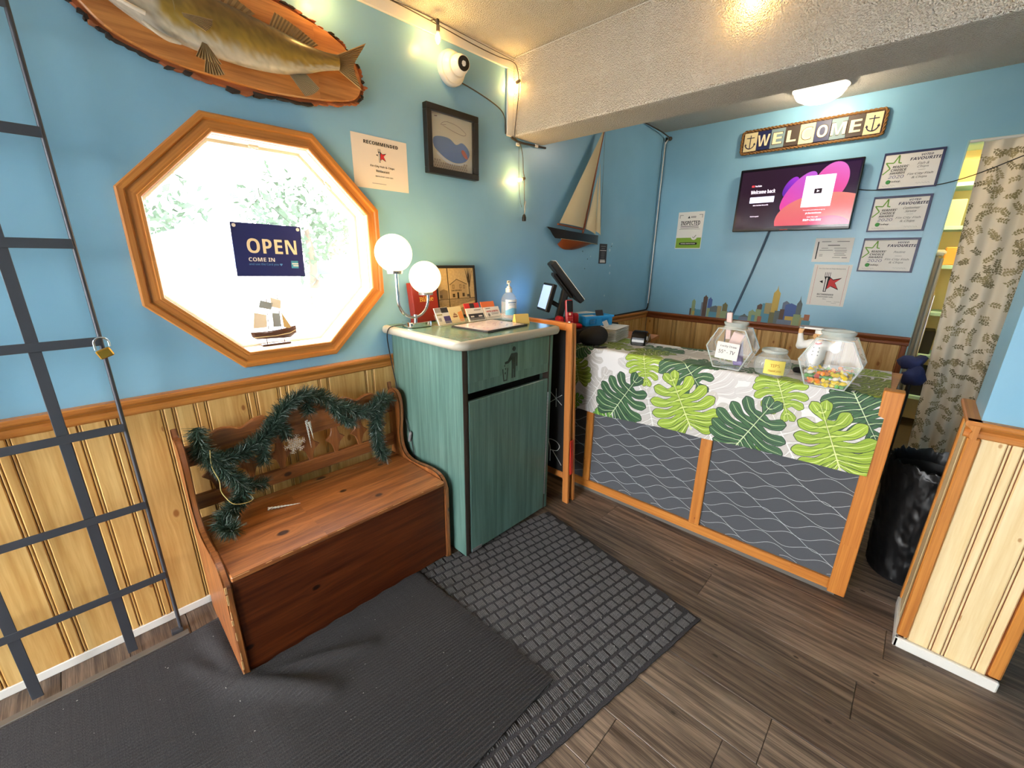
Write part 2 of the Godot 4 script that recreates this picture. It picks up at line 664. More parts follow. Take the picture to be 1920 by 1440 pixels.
	M.bulbglass = glass(Color(1.0, 0.95, 0.85), 0.08)
	M.filament = glow(rgb(255, 216, 130), 12.0)
	M.navyframe = mat(rgb(30, 38, 84), 0.4)
	M.navyink = mat(rgb(34, 32, 70), 0.6)
	M.greendot = mat(rgb(62, 146, 66), 0.6)
	M.inkmid = mat(rgb(78, 74, 74), 0.7)
	M.inkred = mat(rgb(190, 70, 70), 0.6)
	M.inkbrown = mat(rgb(60, 46, 34), 0.7)
	M.redpale = mat(rgb(196, 110, 104), 0.7)
	M.signtan = mat(rgb(232, 214, 164), 0.6)
	M.signslate = mat(rgb(126, 148, 152), 0.6)
	M.signbrown = mat(rgb(70, 56, 46), 0.6)
	M.tvblack = mat(rgb(14, 14, 16), 0.25)
	M.screenwhite = glow(rgb(240, 244, 250), 0.75)
	M.screenblue = glow(rgb(206, 226, 242), 0.75)
	M.screenred = glow(rgb(240, 50, 50), 0.7)
	M.noticegreen = mat(rgb(128, 168, 44), 0.5)
	M.skyA = mat(rgb(112, 110, 74), 0.6)
	M.skyB = mat(rgb(196, 168, 84), 0.6)
	M.skyC = mat(rgb(84, 142, 164), 0.6)
	M.skyD = mat(rgb(108, 122, 142), 0.6)
	M.skyE = mat(rgb(92, 70, 58), 0.6)
	M.skyF = mat(rgb(74, 100, 160), 0.6)
	M.skyG = mat(rgb(142, 160, 118), 0.6)
	M.skyH = mat(rgb(94, 106, 108), 0.6)
	M.skyI = mat(rgb(162, 148, 104), 0.6)
	M.skyJ = mat(rgb(160, 100, 72), 0.6)
	M.cableblue = mat(rgb(74, 100, 122), 0.5)
	M.domeglow = glow(rgb(255, 244, 226), 1.6)
	M.creamwall = mat(rgb(240, 222, 172), 0.7)
	M.jambblue = mat(rgb(160, 204, 216), 0.5)
	M.boxtan = mat(rgb(190, 150, 96), 0.7)
	M.fridgegrey = mat(rgb(150, 150, 152), 0.4)
	M.navycloth = mat(rgb(52, 64, 116), 0.9)
	M.tillscreen = glow(rgb(190, 205, 225), 0.5)
	M.custscreen = glow(rgb(170, 200, 235), 0.7)
	M.phonered = mat(rgb(188, 20, 28), 0.3)
	M.keyred = mat(rgb(226, 84, 78), 0.4)
	M.basketblue = mat(rgb(40, 158, 224), 0.4)
	M.jarglass = glass(Color(0.93, 0.96, 0.95), 0.07, 0.02)
	M.jaredge = glass(Color(0.86, 0.90, 0.88), 0.4, 0.06)
	M.jarribbed = glass(Color(0.88, 0.91, 0.90), 0.24, 0.05)
	M.pinkpaper = mat(rgb(236, 206, 200), 0.7)
	M.violetpale = mat(rgb(120, 100, 168), 0.6)
	M.noteyellow = mat(rgb(244, 226, 110), 0.7)
	M.noteink = mat(rgb(200, 132, 40), 0.7)
	M.candyyellow = mat(rgb(238, 206, 40), 0.2)
	M.candygreen = mat(rgb(84, 160, 52), 0.2)
	M.candyorange = mat(rgb(240, 140, 40), 0.2)
	M.candywhite = mat(rgb(226, 224, 214), 0.2)
	M.candyred = mat(rgb(186, 84, 66), 0.2)
	M.chefwhite = mat(rgb(236, 232, 226), 0.35)
	M.chefgrey = mat(rgb(90, 88, 86), 0.5)
	M.skin = mat(rgb(226, 176, 120), 0.4)
	M.traygrey = mat(rgb(120, 120, 118), 0.35, 0.4)
	M.lint = mat(rgb(196, 190, 180), 0.9)
	M.worn = mat(rgb(206, 160, 104), 0.7)

func _ready() -> void:
	rng.seed = 11
	# camera
	var cam := Camera3D.new()
	cam.name = "camera"
	cam.fov = 85.41
	cam.near = 0.05
	cam.far = 200.0
	add_child(cam)
	cam.transform = Transform3D(Basis(Vector3(0.69520, 0.01278, 0.71870), Vector3(0.20186, 0.95614, -0.21226), Vector3(-0.68989, 0.29264, 0.66213)), Vector3(0, 1.41, 1.896))
	cam.current = true
	# daylight: a bright hazy sky; sun high over the building's far side, so it stays out of the room
	var we := WorldEnvironment.new()
	we.name = "surroundings"
	var env := Environment.new()
	env.tonemap_mode = Environment.TONE_MAPPER_LINEAR
	env.tonemap_exposure = 1.2
	env.background_mode = Environment.BG_SKY
	var sm := ProceduralSkyMaterial.new()
	sm.sky_top_color = rgb(224, 230, 238)
	sm.sky_horizon_color = rgb(248, 246, 242)
	sm.ground_horizon_color = rgb(200, 200, 196)
	sm.ground_bottom_color = rgb(140, 138, 132)
	sm.sky_energy_multiplier = 1.0
	sm.sun_angle_max = 1.0
	var sky := Sky.new()
	sky.sky_material = sm
	env.sky = sky
	env.background_energy_multiplier = 22.0
	env.sdfgi_enabled = true
	env.ssao_enabled = true
	env.ssil_enabled = true
	we.environment = env
	add_child(we)
	var sun := DirectionalLight3D.new()
	sun.name = "sun"
	sun.light_energy = 3.0
	sun.light_color = rgb(255, 244, 226)
	sun.light_angular_distance = 1.5
	sun.shadow_enabled = true
	add_child(sun)
	sun.look_at_from_position(Vector3(3, 6, 5), Vector3(0, 0, 0))

	make_materials()
	build_shell()
	build_window()
	build_outdoors()
	build_gate()
	build_mats()
	build_bench()
	build_cabinet()
	build_counter()
	build_garland()
	build_cabinet_items()
	build_wall_items()
	build_fish()
	build_string_lights()
	build_right_wall_items()
	build_back_room()
	build_counter_items()

# ---------------------------------------------------------------- the room
const OC := Vector2(0.603, 1.42)
const OA := 0.386

func oct(a: float) -> PackedVector2Array:
	var p := PackedVector2Array()
	for k in 8:
		var t := deg_to_rad(22.5 + 45.0 * k)
		p.append(OC + Vector2(cos(t), sin(t)) * a / cos(deg_to_rad(22.5)))
	return p

func pine_board(b: MB, lo: Vector3, hi: Vector3, across: Vector3, out: Vector3) -> void:
	b.us = Vector2(4.0, 0.8)
	var w := (hi - lo).dot(across)
	b.uo = Vector2(-minf(lo.dot(out.cross(Vector3.UP)), hi.dot(out.cross(Vector3.UP))) * 4.0 + rng.randf_range(0.02, maxf(0.03, 0.96 - absf(w) * 4.0)), rng.randf_range(0.0, 0.3))
	b.bx(lo, hi, 0.003)

func chair_rail_poly() -> PackedVector2Array:
	return PackedVector2Array([Vector2(0, 0.866), Vector2(0.013, 0.866), Vector2(0.018, 0.872), Vector2(0.018, 0.884), Vector2(0.014, 0.892), Vector2(0.024, 0.903), Vector2(0.033, 0.909), Vector2(0.035, 0.914), Vector2(0.035, 0.922), Vector2(0.031, 0.926), Vector2(0, 0.926)])

func build_shell() -> void:
	# floor of separate planks over a dark bed
	var b := mb()
	b.bx(Vector3(-2.3, -0.14, -0.02), Vector3(5.4, -0.012, 4.3))
	var floor_node := struct("floor", b, M.subfloor)
	var joints := {0: 1.468, -4: 1.747, -5: 1.482, 1: 0.86, -1: 2.02, -2: 1.16, -3: 0.62, -6: 0.95}
	for k in range(-23, 13):
		var x0 := 1.64 + 0.176 * k
		var x1 := x0 + 0.176
		if x1 < -2.29 or x0 > 3.85:
			continue
		var j: float = joints.get(k, fposmod(k * 0.517, 1.22))
		var z: float = j - 1.22 * ceil(j / 1.22)
		while z < 4.3:
			var za := maxf(z, 0.0)
			var zb := minf(z + 1.22, 4.3)
			if zb - za > 0.02:
				var p := mb(Vector3.BACK, Vector2(1.0 / 0.178, 0.81))
				p.uo = Vector2(-maxf(x0, -2.3) / 0.178, -z * 0.81)
				p.bx(Vector3(maxf(x0, -2.3) + 0.0006, -0.012, za + 0.0006), Vector3(minf(x1, 3.85) - 0.0006, 0.0, zb - 0.0006), 0.0016)
				part(floor_node, "plank", p, M.plank[rng.randi() % 4])
			z += 1.22
	# back wall with the octagonal hole
	b = mb()
	var tn := OA * tan(deg_to_rad(22.5))
	var xl := OC.x - OA
	var xr := OC.x + OA
	b.bx(Vector3(-2.42, -0.14, -0.16), Vector3(xl, 2.6, 0))
	b.bx(Vector3(xr, -0.14, -0.16), Vector3(3.97, 2.6, 0))
	b.prism(PackedVector2Array([Vector2(xl, -0.14), Vector2(xr, -0.14), Vector2(xr, OC.y - tn), Vector2(OC.x + tn, OC.y - OA), Vector2(OC.x - tn, OC.y - OA), Vector2(xl, OC.y - tn)]), Vector3.ZERO, Vector3.RIGHT, Vector3.UP, -0.16, 0)
	b.prism(PackedVector2Array([Vector2(xl, 2.6), Vector2(xl, OC.y + tn), Vector2(OC.x - tn, OC.y + OA), Vector2(OC.x + tn, OC.y + OA), Vector2(xr, OC.y + tn), Vector2(xr, 2.6)]), Vector3.ZERO, Vector3.RIGHT, Vector3.UP, -0.16, 0)
	var wall := struct("wall_back", b, M.blue)
	b = mb()
	b.bx(Vector3(-2.3, 0, 0), Vector3(3.85, 0.87, 0.002))
	part(wall, "panel_backing", b, M.oakdark)
	var cuts := [-2.3, -2.17, -2.135, -1.98, -1.945, -1.79, -1.755, -1.6, -1.565, -1.41, -1.375, -1.22, -1.185, -1.0, -0.965, -0.83, -0.795, -0.64, -0.605, -0.45, -0.415, -0.26, -0.226, -0.105, -0.075, -0.006, 0.022, 0.138, 0.171, 0.236, 0.27, 0.409, 0.44, 0.527, 0.56, 0.698, 0.737, 0.923, 0.96]
	while cuts[-1] < 3.6:
		cuts.append(cuts[-1] + 0.15)
		cuts.append(cuts[-1] + 0.036)
	cuts.append(3.85)
	for i in cuts.size() - 1:
		b = mb()
		pine_board(b, Vector3(cuts[i] + 0.005, 0.03, 0.001), Vector3(cuts[i + 1] - 0.005, 0.868, 0.011), Vector3.RIGHT, Vector3.BACK)
		b.tube([Vector3(cuts[i + 1], 0.03, 0.006), Vector3(cuts[i + 1], 0.868, 0.006)], 0.0034, 6, false)
		part(wall, "board", b, M.pine[rng.randi() % 4])
	# right wall with the doorway
	b = mb()
	b.bx(Vector3(3.85, -0.14, 0), Vector3(3.97, 2.6, 1.9))
	b.bx(Vector3(3.85, -0.14, 2.78), Vector3(3.97, 2.6, 4.42))
	b.bx(Vector3(3.85, 2.1, 1.9), Vector3(3.97, 2.6, 2.78))
	var wr := struct("wall_right", b, M.blue)
	b = mb()
	b.bx(Vector3(3.848, 0, 0.012), Vector3(3.85, 0.87, 1.9))
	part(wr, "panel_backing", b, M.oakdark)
	var zc := [0.012, 0.10]
	while zc[-1] < 1.62:
		zc.append(zc[-1] + 0.036)
		zc.append(zc[-1] + 0.142)
	zc.append(1.868)
	for i in zc.size() - 1:
		b = mb()
		pine_board(b, Vector3(3.839, 0.03, zc[i] + 0.005), Vector3(3.849, 0.868, zc[i + 1] - 0.005), Vector3.BACK, Vector3.LEFT)
		b.tube([Vector3(3.844, 0.03, zc[i + 1]), Vector3(3.844, 0.868, zc[i + 1])], 0.0034, 6, false)
		part(wr, "board", b, M.pine[rng.randi() % 4])
	b = mb(Vector3.UP, Vector2(8, 0.9))
	b.bx(Vector3(3.832, 0.0, 1.868), Vector3(3.85, 0.868, 1.898), 0.003)
	part(wr, "end_strip", b, M.oakdark)
	# left wall: the glazed entrance that lights the room
	b = mb()
	for q in [[0.0, 0.15, 0, 2.6], [0.15, 2.0, 2.3, 2.6], [2.0, 4.42, 0, 2.6]]:
		b.bx(Vector3(-2.42, q[2] - (0.14 if q[2] == 0 else 0.0), q[0]), Vector3(-2.3, q[3], q[1]))
	struct("wall_left", b, M.blue)
	b = mb()
	b.bx(Vector3(-2.42, -0.14, 4.3), Vector3(3.97, 2.6, 4.42))
	struct("wall_front", b, M.blue)
	# glazed entrance door and side light outside the frame
	b = mb(Vector3.UP, Vector2(8, 0.9))
	for q in [[0.15, 0.2, 0, 2.3], [1.1, 1.15, 0, 2.3], [0.2, 1.1, 2.24, 2.3], [0.2, 1.1, 0, 0.1]]:
		b.bx(Vector3(-2.39, q[2], q[0]), Vector3(-2.33, q[3], q[1]), 0.004)
	var d := struct("door_1", b, M.white)
	b = mb()
	b.bx(Vector3(-2.364, 0.1, 0.2), Vector3(-2.356, 2.24, 1.1))
	part(d, "pane", b, M.pane)
	b = mb()
	b.tube([Vector3(-2.32, 0.98, 1.05), Vector3(-2.27, 0.98, 1.05), Vector3(-2.26, 1.1, 1.05), Vector3(-2.27, 1.22, 1.05), Vector3(-2.33, 1.22, 1.05)], 0.01, 8)
	part(d, "handle", b, M.steel)
	b = mb(Vector3.UP, Vector2(8, 0.9))
	for q in [[1.15, 1.2, 0, 2.3], [1.95, 2.0, 0, 2.3], [1.2, 1.95, 2.24, 2.3], [1.2, 1.95, 0, 0.1]]:
		b.bx(Vector3(-2.39, q[2], q[0]), Vector3(-2.33, q[3], q[1]), 0.004)
	d = struct("window_2", b, M.white)
	b = mb()
	b.bx(Vector3(-2.364, 0.1, 1.2), Vector3(-2.356, 2.24, 1.95))
	part(d, "pane", b, M.pane)
	# ceiling, beam and white strips
	b = mb()
	b.bx(Vector3(-2.3, CEIL, 0), Vector3(3.85, 2.6, 4.3))
	var ceil_node := struct("ceiling", b, M.stucco)
	b = mb()
	b.bx(Vector3(1.945, 2.07, 0.0), Vector3(2.21, CEIL, 4.3), 0.006)
	part(ceil_node, "beam", b, M.stucco)
	b = mb()
	b.bx(Vector3(-2.3, 2.392, 0), Vector3(1.945, CEIL, 0.012), 0.003)
	b.bx(Vector3(1.897, 2.068, 0), Vector3(1.945, 2.392, 0.012), 0.003)
	struct("trim_3", b, M.white)
	# chair rails
	b = mb(Vector3.RIGHT, Vector2(9, 0.7))
	b.prism(chair_rail_poly(), Vector3.ZERO, Vector3.BACK, Vector3.UP, 1.15, -3.85)
	struct("trim_1", b, M.oak)
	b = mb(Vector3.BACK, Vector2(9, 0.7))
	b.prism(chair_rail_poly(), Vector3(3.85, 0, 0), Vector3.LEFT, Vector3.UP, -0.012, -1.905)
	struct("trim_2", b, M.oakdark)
	b = mb()
	b.bx(Vector3(-2.3, 0, 0), Vector3(3.85, 0.034, 0.014), 0.003)
	struct("baseboard_back", b, M.white)
	b = mb()
	b.bx(Vector3(3.834, 0, 0.014), Vector3(3.85, 0.034, 1.9), 0.003)
	struct("baseboard_right", b, M.white)
	# pillar under the beam
	b = mb()
	b.bx(Vector3(1.95, 0, 2.12), Vector3(2.2, 2.07, 2.34))
	var pil := struct("wall_pillar", b, M.blue)
	b = mb()
	b.bx(Vector3(1.944, 0.0, 2.107), Vector3(1.95, 0.87, 2.36))
	part(pil, "panel_backing", b, M.oakdark)
	# wainscot boards around it
	var px0 := 1.935
	var pz0 := 2.107
	var pz1 := 2.36
	var zs := [pz0 + 0.02, pz0 + 0.088, pz0 + 0.121, pz1 - 0.055, pz1 - 0.02]
	for i in zs.size() - 1:
		b = mb()
		pine_board(b, Vector3(px0, 0.03, zs[i] + 0.0055), Vector3(1.945, 0.87, zs[i + 1] - 0.0055), Vector3.BACK, Vector3.LEFT)
		b.tube([Vector3(px0 + 0.006, 0.03, zs[i]), Vector3(px0 + 0.006, 0.87, zs[i])], 0.0034, 6, false)
		part(pil, "board", b, M.pinelit[i % 2])
	for q in [[1.962, 2.05], [2.056, 2.18]]:
		b = mb()
		pine_board(b, Vector3(q[0], 0.03, pz0), Vector3(q[1], 0.87, 2.121), Vector3.RIGHT, Vector3.FORWARD)
		part(pil, "board", b, M.pinelit[0])
		b = mb()
		pine_board(b, Vector3(q[0], 0.03, 2.339), Vector3(q[1], 0.87, pz1), Vector3.RIGHT, Vector3.BACK)
		part(pil, "board", b, M.pinelit[1])
	for q in [[1.925, pz0 - 0.006, 0.036, 0.032], [1.925, pz1 - 0.022, 0.036, 0.03], [2.172, pz0 - 0.006, 0.036, 0.032]]:
		b = mb(Vector3.UP, Vector2(10, 0.9))
		b.bx(Vector3(q[0], 0.05, q[1]), Vector3(q[0] + q[2], 0.868, q[1] + q[3]), 0.004)
		part(pil, "corner_strip", b, M.oak)
	b = mb(Vector3.BACK, Vector2(9, 0.7))
	b.prism(chair_rail_poly(), Vector3(1.951, 0, 0), Vector3.LEFT, Vector3.UP, -2.09, -2.37)
	part(pil, "cap_rail", b, M.oak)
	for q in [[2.121, Vector3.FORWARD], [2.339, Vector3.BACK]]:
		b = mb(Vector3.RIGHT, Vector2(9, 0.7))
		if q[1] == Vector3.BACK:
			b.prism(chair_rail_poly(), Vector3(0, 0, q[0]), q[1], Vector3.UP, -1.917, -2.235)
		else:
			b.prism(chair_rail_poly(), Vector3(0, 0, q[0]), q[1], Vector3.UP, 1.917, 2.235)
		part(pil, "cap_rail", b, M.oak)
	b = mb()
	b.bx(Vector3(1.918, 0, 2.098), Vector3(1.936, 0.042, 2.368), 0.004)
	b.bx(Vector3(1.918, 0, 2.098), Vector3(2.2, 0.042, 2.112), 0.004)
	part(pil, "baseboard", b, M.white)

func build_window() -> void:
	var win := Node3D.new()
	win.name = "window_1"
	win.set_meta("kind", "structure")
	add_child(win)
	win.position = Vector3(OC.x, OC.y - 0.447, 0)
	var prof := [Vector2(0.4475, 0.0), Vector2(0.4475, 0.02), Vector2(0.443, 0.027), Vector2(0.428, 0.028), Vector2(0.4235, 0.021), Vector2(0.418, 0.021), Vector2(0.404, 0.024), Vector2(0.3985, 0.024), Vector2(0.396, 0.03), Vector2(0.388, 0.031), Vector2(0.385, 0.027), Vector2(0.385, 0.0)]
	var t := tan(deg_to_rad(22.5))
	for k in 8:
		var a := deg_to_rad(45.0 * k)
		var dir := Vector3(cos(a), sin(a), 0)
		var sd := Vector3(-sin(a), cos(a), 0)
		var o := Vector3(OC.x, OC.y, 0)
		var b := mb(sd, Vector2(10, 1.1), Vector2(0, k * 0.13))
		for i in prof.size() - 1:
			var p: Vector2 = prof[i]
			var q: Vector2 = prof[i + 1]
			var nn := Vector2(-(q.y - p.y), q.x - p.x).normalized() * -1.0
			var nm := (dir * nn.x + Vector3.BACK * nn.y)
			b.face([o + dir * p.x - sd * p.x * t + Vector3.BACK * p.y, o + dir * p.x + sd * p.x * t + Vector3.BACK * p.y, o + dir * q.x + sd * q.x * t + Vector3.BACK * q.y, o + dir * q.x - sd * q.x * t + Vector3.BACK * q.y], nm)
		part(win, "casing", b, M.oak)
		# reveal board
		b = mb(sd, Vector2(8, 1), Vector2(0, k * 0.2))
		for q in [[OA - 0.002, 0.0, -0.158], [OA - 0.012, -0.075, -0.088], [OA - 0.012, -0.108, -0.12]]:
			var r: float = q[0]
			b.face([o + dir * r - sd * r * t + Vector3.BACK * q[1], o + dir * r + sd * r * t + Vector3.BACK * q[1], o + dir * r + sd * r * t + Vector3.BACK * q[2], o + dir * r - sd * r * t + Vector3.BACK * q[2]], -dir)
		for q in [[-0.075, 1.0], [-0.088, -1.0], [-0.108, 1.0], [-0.12, -1.0]]:
			var r0 := OA
			var r1 := OA - 0.012
			b.face([o + dir * r0 - sd * r0 * t + Vector3.BACK * q[0], o + dir * r0 + sd * r0 * t + Vector3.BACK * q[0], o + dir * r1 + sd * r1 * t + Vector3.BACK * q[0], o + dir * r1 - sd * r1 * t + Vector3.BACK * q[0]], Vector3.BACK * q[1])
		part(win, "jamb", b, M.jamb)
	var b := mb()
	b.prism(oct(OA - 0.002), Vector3.ZERO, Vector3.RIGHT, Vector3.UP, -0.101, -0.095)
	part(win, "pane", b, M.pane)
	# two small clips that hold the pane
	for k in [1, 2]:
		var a := deg_to_rad(45.0 * k)
		b = mb()
		b.xf = Transform3D(Basis(Vector3.BACK, a), Vector3(OC.x, OC.y, 0))
		b.box(Vector3(OA - 0.006, 0.01, -0.06), Vector3(0.01, 0.035, 0.008), 0.002)
		b.box(Vector3(OA - 0.008, 0.01, -0.075), Vector3(0.014, 0.01, 0.03), 0.002)
		part(win, "clip", b, M.jamb)

func build_outdoors() -> void:
	var b := mb()
	b.bx(Vector3(-20, -0.6, -30), Vector3(24, -0.35, 10))
	var g := struct("floor_outdoors", b, M.paving)
	g.set_meta("kind", "structure")
	# lattice fence
	var f := thing("lattice_fence", "white lattice fence outside the octagonal window", "fence", Vector3(1, -0.35, -4.6))
	for x in [-3.0, -1.5, 0.0, 1.5, 3.0, 4.5]:
		b = mb()
		b.bx(Vector3(x - 0.05, -0.35, -4.65), Vector3(x + 0.05, 0.95, -4.55), 0.01)
		part(f, "post", b, M.fencewhite)
	for y in [[0.84, 0.92], [0.44, 0.5], [-0.3, -0.2]]:
		b = mb()
		b.bx(Vector3(-3, y[0], -4.63), Vector3(4.5, y[1], -4.57), 0.008)
		part(f, "rail", b, M.fencewhite)
	b = mb()
	for s in [-1.0, 1.0]:
		for i in 80:
			var x := -3.2 + i * 0.1
			var a := Vector3(clampf(x, -3, 4.5), 0.5, -4.6 + s * 0.006)
			var c := Vector3(clampf(x + s * 0.35, -3, 4.5), 0.85, -4.6 + s * 0.006)
			if absf(a.x - c.x) > 0.1:
				var w := Vector3(0.022, 0, 0)
				b.face([a - w, a + w, c + w, c - w], Vector3.BACK)
	var lt := part(f, "lattice", b, M.fencewhite)
	lt.set_meta("kind", "stuff")
	for i in 36:
		b = mb()
		var x := -2.95 + i * 0.205
		b.bx(Vector3(x, -0.3, -4.61), Vector3(x + 0.19, 0.44, -4.59), 0.003)
		part(f, "picket", b, M.fencewhite)
	# patio parasols
	for q in [[1.6, -6.6, 1.5, 1.86, 1.35, "patio parasol with a pale blue canopy seen through the octagonal window", 0], [4.6, -6.4, 1.3, 1.66, 1.2, "patio parasol with a pale green canopy at the right edge of the octagonal window", 1]]:
		var u := thing("patio_parasol", q[5], "parasol", Vector3(q[0], -0.35, q[1]), "patio parasols outside")
		b = mb()
		b.tube([Vector3(q[0], -0.35, q[1]), Vector3(q[0], q[3], q[1])], 0.025, 8)
		part(u, "pole", b, M.fencewhite)
		b = mb()
		for k in 8:
			var a0 := TAU * k / 8
			var a1 := TAU * (k + 1) / 8
			var top := Vector3(q[0], q[3], q[1])
			var e0 := Vector3(q[0] + cos(a0) * q[2], q[4], q[1] + sin(a0) * q[2])
			var e1 := Vector3(q[0] + cos(a1) * q[2], q[4], q[1] + sin(a1) * q[2])
			b.auto([top, e1, e0])
			b.auto([e0, e1, e1 - Vector3(0, 0.15, 0), e0 - Vector3(0, 0.15, 0)])
		part(u, "canopy", b, [M.canopyblue, M.canopygreen][q[6]])
	# a terracotta roofed shed and trees beyond
	var h := thing("garden_shed", "low shed with a pale roof beyond the lattice fence", "shed", Vector3(-1.5, -0.35, -9))
	b = mb()
	b.bx(Vector3(-3.4, -0.35, -9.6), Vector3(0.4, 1.0, -8.4))
	part(h, "wall", b, M.shedwall)
	b = mb()
	b.prism(PackedVector2Array([Vector2(-8.3, 1.0), Vector2(-9.0, 1.45), Vector2(-9.7, 1.0)]), Vector3.ZERO, Vector3.BACK, Vector3.UP, 3.5, -0.5)
	part(h, "roof", b, M.shedroof)
	var k := 0
	for q in [[-3.4, -13.0, 2.1], [1.3, -14.0, 2.2], [5.8, -13.2, 2.1], [10.3, -14.0, 2.2], [14.8, -13.4, 2.2]]:
		var tr := thing("leafy_tree", ["leafy tree at the left beyond the parasols, through the window", "leafy tree above the OPEN sign, through the window", "leafy tree right of the OPEN sign, through the window", "leafy tree behind the green parasol, through the window", "leafy tree at the far right, through the window"][k], "tree", Vector3(q[0], -0.35, q[1]), "trees beyond the fence")
		b = mb()
		b.tube([Vector3(q[0], -0.35, q[1]), Vector3(q[0] + 0.1, 1.0, q[1]), Vector3(q[0], 2.2, q[1])], [0.2, 0.15, 0.08], 8)
		part(tr, "trunk", b, M.bark)
		b = mb()
		for i in 900:
			var d := Vector3(rng.randfn(), rng.randfn() * 0.8, rng.randfn()).normalized()
			var rr: float = q[2] * (0.55 + 0.45 * sqrt(rng.randf())) * (0.82 + 0.18 * sin(d.x * 7.0 + d.y * 5.0))
			var p := Vector3(q[0], 2.4, q[1]) + d * rr
			var s := rng.randf_range(0.09, 0.2)
			var t1 := Vector3(rng.randfn(), rng.randfn(), rng.randfn()).normalized()
			var t2 := t1.cross(d).normalized()
			b.auto([p - t1 * s, p + t2 * s * 0.5, p + t1 * s, p - t2 * s * 0.5])
		var cr := part(tr, "crown", b, M.leaf)
		cr.set_meta("kind", "stuff")
		k += 1

# ---------------------------------------------------------------- gate, mats, bench
func build_gate() -> void:
	var g := thing("security_gate", "dark grey flat-bar security gate folded open against the left wall", "gate", Vector3(-0.4, 0, 0.1))
	var b := mb()
	b.tube([Vector3(0.03, 0.012, 0.1), Vector3(0.03, 2.25, 0.1)], 0.006, 8)
	b.bx(Vector3(0.0, 0.004, 0.09), Vector3(0.036, 0.02, 0.112), 0.002)
	part(g, "edge_rod", b, M.iron)
	for x in [-0.11, -0.345, -0.585, -0.825]:
		b = mb()
		b.bx(Vector3(x - 0.0135, 0.012, 0.098), Vector3(x + 0.0135, 2.25, 0.102), 0.001)
		part(g, "upright_bar", b, M.iron)
	for y in [0.267, 0.565, 0.857, 1.144, 1.429, 1.713, 2.0, 2.24]:
		b = mb()
		b.bx(Vector3(-0.93, y - 0.0135, 0.103), Vector3(0.03, y + 0.0135, 0.107), 0.001)
		part(g, "cross_bar", b, M.iron)
	b = mb()
	b.tube([Vector3(-0.93, 0.012, 0.1), Vector3(-0.93, 2.25, 0.1)], 0.012, 8)
	part(g, "hinge_post", b, M.iron)
	# floor track
	b = mb()
	b.bx(Vector3(-1.1, 0, 0.112), Vector3(0.05, 0.005, 0.14), 0.002)
	solo("threshold_strip", b, M.strip, "worn grey metal threshold strip on the floor below the gate", "threshold")
	# padlock
	var p := thing("padlock", "small brass padlock hanging open on the gate rod", "padlock", Vector3(0.03, 1.095, 0.115))
	b = mb()
	b.xf = Transform3D(Basis(Vector3.BACK, 0.35), Vector3(0.032, 1.108, 0.115))
	b.box(Vector3.ZERO, Vector3(0.036, 0.028, 0.013), 0.003)
	part(p, "body", b, M.brass)
	b = mb()
	var arc := []
	for i in 11:
		var a := PI * i / 10.0
		arc.append(Vector3(0.03 + cos(a) * 0.017, 1.14 + sin(a) * 0.017, 0.115))
	arc.push_front(Vector3(0.047, 1.128, 0.115))
	arc.append(Vector3(0.013, 1.12, 0.115))
	b.tube(arc, 0.0032, 6)
	part(p, "shackle", b, M.chrome)

